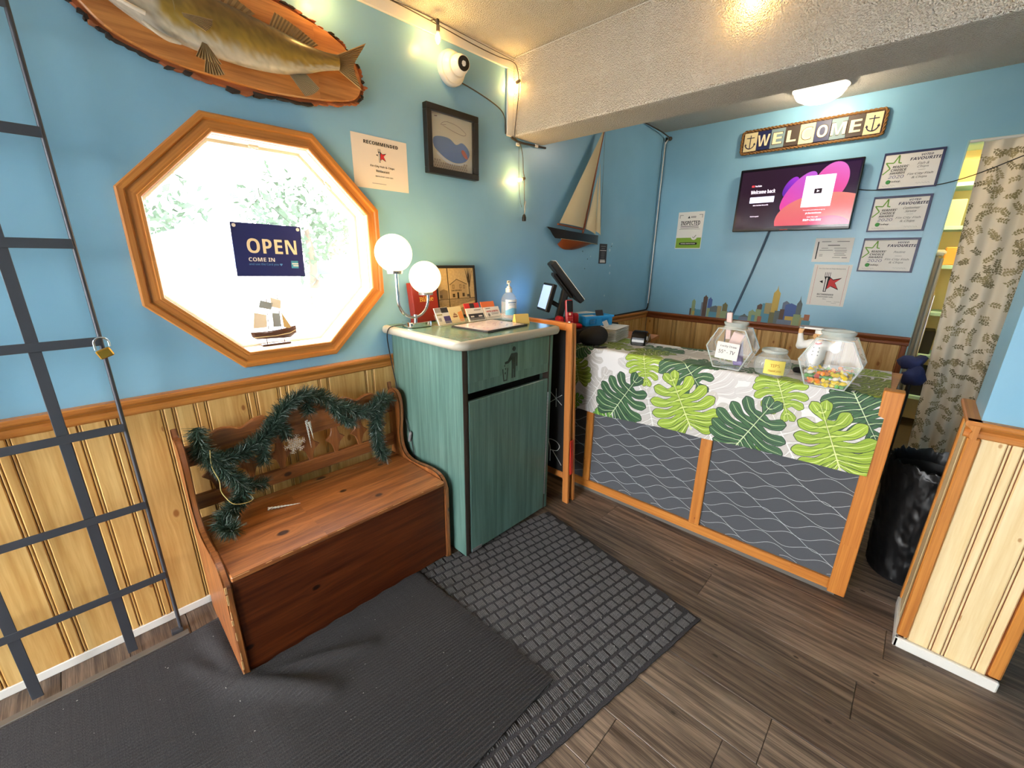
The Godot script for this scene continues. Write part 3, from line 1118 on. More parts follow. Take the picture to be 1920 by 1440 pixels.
func build_mats() -> void:
	# square-pad mat lying below
	var m := thing("waffle_door_mat", "charcoal door mat of raised ribbed squares beside the bin cabinet", "mat", Vector3(1.1, 0, 1.0))
	var A := Vector3(1.512, 0, 1.53)
	var e1 := Vector3(0.155, 0, -0.988).normalized()
	var e2 := Vector3(-0.986, 0, -0.165).normalized()
	var L1 := 0.93
	var L2 := 1.32
	var at := func(u: float, v: float, y: float) -> Vector3: return A + e1 * u + e2 * v + Vector3(0, y, 0)
	var b := mb()
	var nb := 40
	# slightly ragged rim
	var ring := []
	for i in nb: ring.append(Vector2(L1 * i / nb, 0.0))
	for i in nb: ring.append(Vector2(L1, L2 * i / nb))
	for i in nb: ring.append(Vector2(L1 - L1 * i / nb, L2))
	for i in nb: ring.append(Vector2(0, L2 - L2 * i / nb))
	var poly := PackedVector2Array()
	for q in ring:
		poly.append(q + Vector2(rng.randf_range(-0.0025, 0.0025), rng.randf_range(-0.0025, 0.0025)))
	b.prism(poly, A, e1, e2, 0.001, 0.006)
	if b.v[0].y < 0:
		for i in b.v.size(): b.v[i].y = -b.v[i].y
	part(m, "base", b, M.carpet)
	b = mb()
	var s := 0.0465
	var nu := int(L1 / s)
	var nv := int(L2 / s)
	for i in nu:
		for j in nv:
			var u0 := i * s + 0.012
			var v0 := j * s + 0.012 + (0.02 if i % 2 else 0.0)
			if v0 + s > L2: continue
			var pc: Vector3 = at.call(u0, v0, 0)
			if pc.x > 1.06 and pc.z < 0.5: continue
			if pc.x < 0.80 and pc.z < 1.23: continue
			for k in 6:
				var va := v0 + k * 0.0064
				var h := rng.randf_range(0.0035, 0.0055)
				var ua := u0 + rng.randf_range(0, 0.003)
				var ub := u0 + s * 0.82 - rng.randf_range(0, 0.003)
				var q0: Vector3 = at.call(ua, va, 0.006)
				var q1: Vector3 = at.call(ub, va, 0.006)
				var q2: Vector3 = at.call(ub, va + 0.0052, 0.006)
				var q3: Vector3 = at.call(ua, va + 0.0052, 0.006)
				var r0: Vector3 = at.call(ua + 0.001, va + 0.0026, 0.006 + h)
				var r1: Vector3 = at.call(ub - 0.001, va + 0.0026, 0.006 + h)
				b.face([q0, q1, r1, r0], (-e2 + Vector3.UP * 0.6).normalized())
				b.face([q3, q2, r1, r0], (e2 + Vector3.UP * 0.6).normalized())
				b.face([q0, q3, r0], -e1)
				b.face([q1, q2, r1], e1)
	var pads := part(m, "raised_squares", b, M.carpetlite)
	pads.set_meta("kind", "stuff")
	# ribbed runner lying on top, rumpled at the bench corner
	var bump := func(x: float, z: float) -> float:
		var h := 0.0
		# a fold that leaves the bench's front corner and one that runs along the side panel
		var p := Vector2(x, z)
		for f in [[Vector2(0.1, 0.18), Vector2(0.135, 0.56), 0.016, 0.026], [Vector2(0.11, 0.50), Vector2(0.33, 0.76), 0.03, 0.034], [Vector2(0.2, 0.56), Vector2(0.50, 0.70), 0.024, 0.028], [Vector2(0.02, 0.30), Vector2(0.12, 0.52), 0.012, 0.02]]:
			var q := Geometry2D.get_closest_point_to_segment(p, f[0], f[1])
			var d: float = p.distance_to(q)
			var e: float = clampf(q.distance_to(f[0]) / f[0].distance_to(f[1]), 0, 1)
			h = maxf(h, f[2] * exp(-d * d / (f[3] * f[3])) * (0.45 + 0.55 * sin(PI * clampf(e * 0.9 + 0.05, 0, 1))))
		# it climbs over the waffle mat at its right end
		return h + 0.0135 * smoothstep(0.02, 0.2, x)
	var ang := 0.115
	b = mb()
	var x0 := -1.1
	var x1 := 0.868
	var z0 := 0.145
	var z1 := 1.262
	var nr := 98
	var f := func(u: float, v: float) -> Vector3:
		var x := lerpf(x0, x1, u)
		var z := lerpf(z0, z1, v)
		# the right end is cut a little askew
		x += u * (z - 0.9) * 0.05
		var ph: float = (z + (x - 0.3) * -ang) * TAU * 84.0
		var edge := minf(1.0, minf(minf(u, 1.0 - u) * 200.0, minf(v, 1.0 - v) * 120.0))
		return Vector3(x, 0.0035 + bump.call(x, z) + (0.0032 + 0.0034 * sin(ph)) * edge, z)
	b.grid(110, 560, f, null, true)
	# rim going down to the floor
	var rim := []
	for i in 61: rim.append(f.call(1.0, i / 60.0))
	for i in 60:
		b.auto([rim[i], rim[i + 1], Vector3(rim[i + 1].x, rim[i + 1].y - 0.006, rim[i + 1].z), Vector3(rim[i].x, rim[i].y - 0.006, rim[i].z)])
	for i in 60:
		var p: Vector3 = f.call(i / 60.0, 1.0)
		var q: Vector3 = f.call((i + 1) / 60.0, 1.0)
		b.auto([p, q, Vector3(q.x, q.y - 0.006, q.z), Vector3(p.x, p.y - 0.006, p.z)])
	var rt := solo("ribbed_runner_mat", b, M.carpet2, "black ribbed runner mat rumpled against the bench corner", "mat")
	# crumbs and lint trodden into both mats
	for q in [[rt, true, 130], [m, false, 50]]:
		b = mb()
		for i in q[2]:
			var p: Vector3
			if q[1]:
				p = f.call(rng.randf_range(0.3, 0.99), rng.randf_range(0.05, 0.99)) + Vector3(0, 0.001, 0)
				if p.x > 0.12 and p.x < 1.05 and p.z < 0.53: continue
			else:
				p = at.call(rng.randf_range(0.02, L1 - 0.02), rng.randf_range(0.02, 0.65), 0.0125)
				if p.x > 1.06 and p.z < 0.6: continue
			var r0 := rng.randf_range(0.0004, 0.0013)
			var d := Vector3(rng.randfn(), 0.2, rng.randfn()).normalized()
			b.tube([p, p + d * r0 * rng.randf_range(1.0, 4.0)], r0, 4)
		var lint := part(q[0], "lint", b, M.lint)
		lint.set_meta("kind", "stuff")

func build_bench() -> void:
	var t := thing("storage_bench", "dark stained pine storage bench with a pierced back under the window", "bench", Vector3(0.58, 0, 0.27))
	# side panels with a curved front
	var side := smooth2([Vector2(0.045, 0.0), Vector2(0.045, 0.74), Vector2(0.06, 0.762), Vector2(0.09, 0.772), Vector2(0.125, 0.764), Vector2(0.148, 0.735), Vector2(0.156, 0.69), Vector2(0.152, 0.63), Vector2(0.14, 0.56), Vector2(0.142, 0.50), Vector2(0.165, 0.452), Vector2(0.205, 0.432), Vector2(0.27, 0.430), Vector2(0.34, 0.438), Vector2(0.40, 0.443), Vector2(0.45, 0.437), Vector2(0.485, 0.418), Vector2(0.503, 0.385), Vector2(0.507, 0.34), Vector2(0.507, 0.0)], 4)
	for x in [0.143, 1.012]:
		var b := mb(Vector3.UP, Vector2(3.2, 1.1), Vector2(x, 0.1))
		b.prism(side, Vector3(x, 0, 0), Vector3.BACK, Vector3.UP, 0.0, -0.022, 0.004)
		part(t, "side_panel", b, M.bench)
	var b := mb(Vector3.RIGHT, Vector2(2.4, 0.95), Vector2(0.2, 0.0))
	b.bx(Vector3(0.165, 0.012, 0.478), Vector3(1.012, 0.398, 0.498), 0.003)
	part(t, "front_panel", b, M.benchshade)
	b = mb(Vector3.RIGHT, Vector2(2.2, 0.95), Vector2(0.05, 0.55))
	b.bx(Vector3(0.166, 0.399, 0.092), Vector3(1.011, 0.419, 0.508), 0.004)
	part(t, "lid", b, M.bench)
	b = mb(Vector3.RIGHT, Vector2(2.4, 0.95), Vector2(0.4, 0.3))
	b.bx(Vector3(0.166, 0.399, 0.055), Vector3(1.011, 0.4185, 0.0905), 0.002)
	part(t, "hinge_strip", b, M.bench)
	b = mb(Vector3.RIGHT, Vector2(2.4, 0.95))
	b.bx(Vector3(0.166, 0.0, 0.05), Vector3(1.011, 0.395, 0.062))
	part(t, "back_panel", b, M.benchshade)
	# crest board of the back, scalloped
	var zb := 0.062
	var top := smooth2([Vector2(0.165, 0.728), Vector2(0.20, 0.728), Vector2(0.235, 0.74), Vector2(0.275, 0.768), Vector2(0.32, 0.765), Vector2(0.355, 0.752), Vector2(0.40, 0.775), Vector2(0.44, 0.778), Vector2(0.485, 0.752), Vector2(0.52, 0.775), Vector2(0.56, 0.806), Vector2(0.595, 0.814), Vector2(0.63, 0.806), Vector2(0.675, 0.772), Vector2(0.705, 0.752), Vector2(0.745, 0.775), Vector2(0.785, 0.778), Vector2(0.83, 0.752), Vector2(0.87, 0.765), Vector2(0.91, 0.768), Vector2(0.95, 0.74), Vector2(0.985, 0.728), Vector2(1.012, 0.728)], 3)
	var poly := PackedVector2Array(top)
	poly.append(Vector2(1.012, 0.648))
	poly.append(Vector2(0.165, 0.648))
	b = mb(Vector3.RIGHT, Vector2(2.4, 0.95), Vector2(0.1, 0.1))
	b.prism(poly, Vector3(0, 0, zb), Vector3.RIGHT, Vector3.UP, 0.0, 0.02, 0.003)
	part(t, "crest_board", b, M.bench)
	b = mb(Vector3.RIGHT, Vector2(2.4, 0.95), Vector2(0.3, 0.7))
	b.bx(Vector3(0.165, 0.466, zb), Vector3(1.012, 0.526, zb + 0.02), 0.003)
	part(t, "back_rail", b, M.bench)
	# pierced splats
	for x in [0.245, 0.362, 0.479, 0.596, 0.713, 0.83, 0.935]:
		var half := [Vector2(0.009, 0.52), Vector2(0.012, 0.545), Vector2(0.02, 0.57), Vector2(0.044, 0.592), Vector2(0.022, 0.61), Vector2(0.015, 0.632), Vector2(0.014, 0.655)]
		var pp := PackedVector2Array()
		for q in half: pp.append(Vector2(x + q.x, q.y))
		for i in half.size():
			var q: Vector2 = half[half.size() - 1 - i]
			pp.append(Vector2(x - q.x, q.y))
		b = mb(Vector3.UP, Vector2(3, 1))
		b.prism(pp, Vector3(0, 0, zb + 0.003), Vector3.RIGHT, Vector3.UP, 0.0, 0.014, 0.002)
		part(t, "splat", b, M.bench)
	# edges worn to the bare wood
	b = mb()
	var x := 0.17
	while x < 1.0:
		var l := rng.randf_range(0.006, 0.05)
		if rng.randf() < 0.62:
			var h := rng.randf_range(0.001, 0.0028)
			b.box(Vector3(x + l * 0.5, 0.4168 - h * 0.4, 0.5062), Vector3(l, h, 0.003), 0.0004)
		x += l + rng.randf_range(0.0, 0.03)
	var y := 0.02
	while y < 0.38:
		var l := rng.randf_range(0.008, 0.04)
		if rng.randf() < 0.75:
			b.box(Vector3(0.1455 + rng.randf_range(0.0, 0.003), y + l * 0.5, 0.5055), Vector3(rng.randf_range(0.003, 0.008), l, 0.004), 0.0008)
		y += l + rng.randf_range(0.0, 0.015)
	var wn := part(t, "worn_edges", b, M.worn)
	wn.set_meta("kind", "stuff")

func build_cabinet() -> void:
	var t := thing("bin_cabinet", "green laminate litter bin cabinet with a taupe edged top", "cabinet", Vector3(1.365, 0, 0.3))
	var b := mb(Vector3.UP, Vector2(4.5, 0.9), Vector2(0.1, 0.0))
	b.bx(Vector3(1.062, 0.025, 0.04), Vector3(1.082, 1.04, 0.586), 0.002)
	part(t, "side_panel", b, M.greenlam)
	b = mb(Vector3.UP, Vector2(4.5, 0.9), Vector2(0.5, 0.0))
	b.bx(Vector3(1.646, 0.025, 0.04), Vector3(1.666, 1.04, 0.586), 0.002)
	part(t, "side_panel", b, M.greenlam)
	# dark edging of the left panel and frame
	b = mb()
	b.bx(Vector3(1.064, 0.026, 0.586), Vector3(1.0815, 1.038, 0.588))
	b.bx(Vector3(1.082, 0.026, 0.55), Vector3(1.094, 1.038, 0.584))
	b.bx(Vector3(1.634, 0.026, 0.55), Vector3(1.646, 1.038, 0.584))
	part(t, "edging", b, M.darkedge)
	b = mb()
	b.bx(Vector3(1.082, 0.05, 0.03), Vector3(1.646, 1.04, 0.05))
	b.bx(Vector3(1.082, 0.03, 0.05), Vector3(1.646, 0.05, 0.56))
	b.bx(Vector3(1.082, 0.0, 0.08), Vector3(1.646, 0.03, 0.53))
	b.bx(Vector3(1.082, 0.78, 0.5), Vector3(1.646, 0.87, 0.52))
	part(t, "carcass", b, M.blackmatte)
	b = mb(Vector3.UP, Vector2(4.5, 0.9), Vector2(0.3, 0.2))
	b.bx(Vector3(1.096, 0.842, 0.568), Vector3(1.634, 1.034, 0.588), 0.003)
	var flap := part(t, "flap", b, M.greenlam)
	# litter pictogram on the flap: man, bin and falling pieces
	var fig := [
		smooth2([Vector2(1.4175, 0.997), Vector2(1.406, 1.0085), Vector2(1.394, 0.997), Vector2(1.406, 0.985)], 5, true),
		PackedVector2Array([Vector2(1.388, 0.978), Vector2(1.422, 0.978), Vector2(1.43, 0.972), Vector2(1.43, 0.912), Vector2(1.42, 0.912), Vector2(1.42, 0.958), Vector2(1.4165, 0.958), Vector2(1.4165, 0.858), Vector2(1.406, 0.858), Vector2(1.4055, 0.902), Vector2(1.4015, 0.902), Vector2(1.4015, 0.858), Vector2(1.391, 0.858), Vector2(1.391, 0.95), Vector2(1.37, 0.934), Vector2(1.346, 0.932), Vector2(1.346, 0.943), Vector2(1.366, 0.946)]),
		PackedVector2Array([Vector2(1.329, 0.912), Vector2(1.335, 0.912), Vector2(1.342, 0.858), Vector2(1.357, 0.858), Vector2(1.362, 0.912), Vector2(1.368, 0.912), Vector2(1.362, 0.852), Vector2(1.337, 0.852)]),
		PackedVector2Array([Vector2(1.341, 0.926), Vector2(1.346, 0.93), Vector2(1.349, 0.924), Vector2(1.344, 0.921)]),
		PackedVector2Array([Vector2(1.348, 0.915), Vector2(1.355, 0.914), Vector2(1.353, 0.904), Vector2(1.349, 0.906)]),
		PackedVector2Array([Vector2(1.344, 0.892), Vector2(1.351, 0.896), Vector2(1.352, 0.886), Vector2(1.346, 0.884)])]
	b = mb()
	for p in fig:
		b.prism(p, Vector3(-0.032, 0.004, 0.5875), Vector3.RIGHT, Vector3.UP, 0.0, 0.0012)
	part(flap, "pictogram", b, M.greenink)
	b = mb(Vector3.UP, Vector2(4.5, 0.9), Vector2(0.7, 0.05))
	b.bx(Vector3(1.096, 0.03, 0.568), Vector3(1.634, 0.806, 0.588), 0.003)
	var door := part(t, "door", b, M.greenlam)
	b = mb()
	for i in 34:
		var y := 0.12 + i * 0.018
		b.tube([Vector3(1.638, y, 0.588), Vector3(1.638, y + 0.015, 0.588)], 0.0035, 6)
	part(door, "piano_hinge", b, M.steel)
	b = mb()
	b.bx(Vector3(1.096, 0.028, 0.5885), Vector3(1.16, 0.048, 0.5905), 0.001)
	part(door, "bottom_bracket", b, M.steel)
	# top: green sheet inside a rounded taupe rim
	var rim := []
	var x0 := 1.03
	var x1 := 1.70
	var z0 := 0.012
	var z1 := 0.622
	var prof := [Vector2(0.0, 1.042), Vector2(0.006, 1.0385), Vector2(0.016, 1.038), Vector2(0.024, 1.042), Vector2(0.028, 1.05), Vector2(0.028, 1.062), Vector2(0.024, 1.071), Vector2(0.015, 1.0765), Vector2(-0.006, 1.0768)]
	# path of the rim at its inner line: left, front and right sides with rounded corners
	var path := [Vector2(x0 + 0.028, z0), Vector2(x0 + 0.028, z1 - 0.06), Vector2(x0 + 0.036, z1 - 0.04), Vector2(x0 + 0.056, z1 - 0.028), Vector2(x1 - 0.04, z1 - 0.028), Vector2(x1 - 0.03, z1 - 0.034), Vector2(x1 - 0.028, z1 - 0.05), Vector2(x1 - 0.028, z0)]
	b = mb(Vector3.RIGHT)
	var nrm := []
	for i in path.size():
		var d: Vector2 = (path[mini(i + 1, path.size() - 1)] - path[maxi(i - 1, 0)]).normalized()
		nrm.append(Vector2(-d.y, d.x))
	var firstv := b.v.size()
	for i in path.size():
		for k in prof.size():
			var q: Vector2 = path[i] + nrm[i] * prof[k].x
			var k0: Vector2 = prof[maxi(k - 1, 0)]
			var k1: Vector2 = prof[mini(k + 1, prof.size() - 1)]
			var e := (k1 - k0).normalized()
			var nn := Vector2(e.y, -e.x)
			b.put(Vector3(q.x, prof[k].y, q.y), Vector3(nrm[i].x * nn.x, nn.y, nrm[i].y * nn.x))
	for i in path.size() - 1:
		for k in prof.size() - 1:
			var a := firstv + i * prof.size() + k
			b.t3(a, a + 1, a + prof.size() + 1)
			b.t3(a, a + prof.size() + 1, a + prof.size())
	part(t, "top_rim", b, M.taupe)
	b = mb(Vector3.RIGHT)
	b.bx(Vector3(x0 + 0.026, 1.042, z0), Vector3(x1 - 0.026, 1.0772, z1 - 0.03), 0.001)
	part(t, "top", b, M.greentop)

# ---------------------------------------------------------------- counter and its printed cloth
func fill_poly(im: Image, pts: PackedVector2Array, c: Color) -> void:
	var lo := INF
	var hi := -INF
	for p in pts:
		lo = minf(lo, p.y)
		hi = maxf(hi, p.y)
	var w := im.get_width()
	var n := pts.size()
	for y in range(maxi(int(ceil(lo)), 0), mini(int(floor(hi)), im.get_height() - 1) + 1):
		var xs := []
		var fy := float(y) + 0.01
		for i in n:
			var a := pts[i]
			var b := pts[(i + 1) % n]
			if (a.y <= fy) != (b.y <= fy):
				xs.append(a.x + (fy - a.y) / (b.y - a.y) * (b.x - a.x))
		xs.sort()
		for k in range(0, xs.size() - 1, 2):
			var xa := maxi(int(round(xs[k])), 0)
			var xb := mini(int(round(xs[k + 1])), w)
			if xb > xa:
				im.fill_rect(Rect2i(xa, y, xb - xa, 1), c)

func stroke(im: Image, pts: PackedVector2Array, w0: float, w1: float, c: Color) -> void:
	var l := PackedVector2Array()
	var r := []
	for i in pts.size():
		var d := (pts[mini(i + 1, pts.size() - 1)] - pts[maxi(i - 1, 0)]).normalized().orthogonal()
		var w := lerpf(w0, w1, float(i) / (pts.size() - 1)) * 0.5
		l.append(pts[i] + d * w)
		r.append(pts[i] - d * w)
	r.reverse()
	for q in r: l.append(q)
	fill_poly(im, l, c)

# a monstera leaf: J where the stalk joins, T the tip, wide = half width against length
func monstera(im: Image, J: Vector2, T: Vector2, wide: float, cols: Array, sd: int) -> void:
	var ax := (T - J)
	var L := ax.length()
	ax /= L
	var ay := ax.orthogonal()
	var r := RandomNumberGenerator.new()
	r.seed = sd
	var P := func(a: float, w: float) -> Vector2: return J + ax * a * L + ay * w * L
	for side in [-1.0, 1.0]:
		# fingers: [root on midrib from, to, tip along, tip across]
		var fingers := [[-0.02, 0.07, -0.17, 0.48], [0.03, 0.15, -0.04, 0.70], [0.10, 0.26, 0.10, 0.78], [0.22, 0.40, 0.32, 0.80], [0.36, 0.55, 0.55, 0.70], [0.50, 0.72, 0.78, 0.50], [0.68, 0.98, 1.0, 0.14]]
		for f in fingers:
			var tw: float = f[3] * wide * 0.92
			var jit := r.randf_range(-0.025, 0.025)
			var tip := Vector2(f[2] + jit, tw * r.randf_range(0.94, 1.04))
			var a0: float = f[0]
			var a1: float = f[1]
			var wd := 0.088 if f[3] > 0.4 else 0.075
			var fw := Vector2(1, 0)
			var mid := Vector2((a0 + a1) * 0.5 - 0.02, 0).lerp(tip, 0.55) + Vector2(-0.05, 0)
			var dir := (tip - mid).normalized()
			var nn := Vector2(-dir.y, dir.x)
			# outline of the finger in leaf space (along, across)
			var o := [Vector2(a0, 0), Vector2(a0, 0).lerp(mid - nn * wd * -1.0, 0.5), mid + nn * wd * 1.0, tip.lerp(mid, 0.3) + nn * wd * 1.05, tip + nn * wd * 0.4, tip + dir * 0.02, tip - nn * wd * 0.55, tip.lerp(mid, 0.3) - nn * wd * 1.1, mid - nn * wd * 0.9, Vector2(a1, 0).lerp(mid - nn * wd, 0.45), Vector2(a1, 0)]
			var sm := smooth2(o, 4)
			var pts := PackedVector2Array()
			var inner := PackedVector2Array()
			var cen := (tip + mid + Vector2(a0, 0)) / 3.0
			for q in sm:
				pts.append(P.call(q.x, q.y * side))
				var q2: Vector2 = q + (cen - q).normalized() * 0.011
				inner.append(P.call(q2.x, q2.y * side))
			fill_poly(im, pts, cols[2])
			fill_poly(im, inner, cols[0].lerp(cols[1], r.randf_range(0.0, 0.35)))
			# shading strokes printed along each finger
			for k in 3:
				var off := (float(k) - 1.0) * wd * 0.55
				var cv := smooth2([Vector2(lerpf(a0, a1, 0.3 + 0.2 * k), 0.015), mid + nn * off, tip.lerp(mid, 0.18) + nn * off * 0.7], 5)
				var st := PackedVector2Array()
				for q in cv: st.append(P.call(q.x, q.y * side))
				stroke(im, st, 0.026 * L, 0.004 * L, cols[1] if k != 1 else cols[3])
			var vn := smooth2([Vector2((a0 + a1) * 0.5, 0.0), mid, tip], 5)
			var vs := PackedVector2Array()
			for q in vn: vs.append(P.call(q.x, q.y * side))
			stroke(im, vs, 0.012 * L, 0.003 * L, cols[4])
	stroke(im, PackedVector2Array([P.call(-0.12, 0.0), P.call(0.4, 0.0), P.call(0.97, 0.0)]), 0.022 * L, 0.006 * L, cols[4])

func cloth_texture() -> ImageTexture:
	var W := 2048
	var H := 1344
	var im := Image.create(W, H, false, Image.FORMAT_RGB8)
	im.fill(rgb(232, 229, 227))
	var k := W / 1.48
	# cloth place (s along the counter, t down from the front edge; negative on top) to pixel
	var p := func(s: float, t: float) -> Vector2: return Vector2((s - 0.44) * k, (t + 0.57) * k)
	var ghost := [rgb(214, 210, 208), rgb(204, 199, 197), rgb(206, 202, 200), rgb(222, 219, 217), rgb(240, 238, 236)]
	var ghost2 := [rgb(206, 200, 194), rgb(196, 190, 184), rgb(200, 195, 190), rgb(216, 212, 208), rgb(238, 236, 233)]
	var gs := [[0.60, 0.33, 0.72, 0.10], [0.98, 0.24, 0.80, 0.02], [1.02, 0.36, 0.94, 0.12], [1.28, 0.12, 1.05, -0.05], [1.30, 0.34, 1.18, 0.10], [1.62, 0.10, 1.36, -0.02], [1.66, 0.34, 1.50, 0.10], [1.90, 0.34, 1.86, 0.08], [0.50, 0.12, 0.66, -0.02], [0.72, -0.12, 0.52, -0.28], [1.1, -0.16, 0.88, -0.30], [1.46, -0.10, 1.2, -0.24], [1.8, -0.14, 1.56, -0.26], [1.3, -0.34, 1.1, -0.48], [1.7, -0.38, 1.48, -0.5], [0.8, -0.4, 0.62, -0.5]]
	var i := 0
	for g in gs:
		monstera(im, p.call(g[0], g[1]), p.call(g[2], g[3]), 0.72, ghost if i % 2 else ghost2, 100 + i)
		i += 1
	var lime := [rgb(166, 194, 62), rgb(120, 150, 40), rgb(44, 62, 28), rgb(198, 216, 104), rgb(224, 232, 160)]
	var dark := [rgb(60, 104, 62), rgb(32, 66, 50), rgb(18, 34, 32), rgb(112, 150, 80), rgb(206, 222, 178)]
	var olive := [rgb(140, 158, 56), rgb(92, 110, 36), rgb(38, 48, 22), rgb(176, 190, 84), rgb(214, 220, 150)]
	var fresh := [rgb(116, 170, 58), rgb(64, 120, 48), rgb(28, 58, 30), rgb(166, 204, 92), rgb(222, 234, 170)]
	var ls := [[0.70, 0.42, 0.93, 0.37, 0.6, fresh], [1.40, 0.42, 1.62, 0.36, 0.55, fresh], [0.521, 0.20, 0.475, 0.02, 0.8, olive], [0.50, 0.02, 0.62, -0.05, 0.7, dark],
		[0.91, -0.02, 0.955, 0.15, 0.85, lime], [0.774, 0.335, 0.905, 0.10, 0.82, dark], [1.10, -0.04, 1.24, 0.13, 0.9, dark], [1.19, 0.295, 1.06, 0.05, 0.86, lime],
		[1.525, -0.01, 1.60, 0.165, 0.8, lime], [1.415, 0.335, 1.535, 0.09, 0.86, dark], [1.79, 0.0, 1.90, 0.18, 0.85, dark], [1.805, 0.305, 1.69, 0.06, 0.78, lime], [0.46, 0.36, 0.56, 0.30, 0.6, fresh],
		[0.62, -0.16, 0.80, -0.09, 0.7, olive], [0.98, -0.20, 0.80, -0.29, 0.75, dark], [0.84, -0.10, 1.02, -0.17, 0.7, olive], [1.30, -0.07, 1.16, -0.15, 0.8, dark], [1.46, -0.12, 1.36, -0.03, 0.7, dark], [1.66, -0.10, 1.78, -0.02, 0.7, dark],
		[1.88, -0.06, 1.76, -0.13, 0.8, olive], [1.2, -0.30, 1.36, -0.26, 0.7, olive], [1.90, -0.22, 1.74, -0.30, 0.85, olive], [1.55, -0.30, 1.42, -0.38, 0.75, dark], [0.6, -0.34, 0.74, -0.28, 0.7, lime], [1.0, -0.42, 1.14, -0.38, 0.7, dark], [1.86, -0.42, 1.72, -0.48, 0.7, lime]]
	i = 0
	for l in ls:
		monstera(im, p.call(l[0], l[1]), p.call(l[2], l[3]), l[4] * 0.92, l[5], 200 + i)
		i += 1
	return ImageTexture.create_from_image(im)

const CTOP := 0.915
func counter_xf() -> Transform3D:
	return Transform3D(Basis(Vector3(0.99923, 0, -0.0393), Vector3.UP, Vector3(0.0393, 0, 0.99923)), Vector3(1.99, 0, 0))

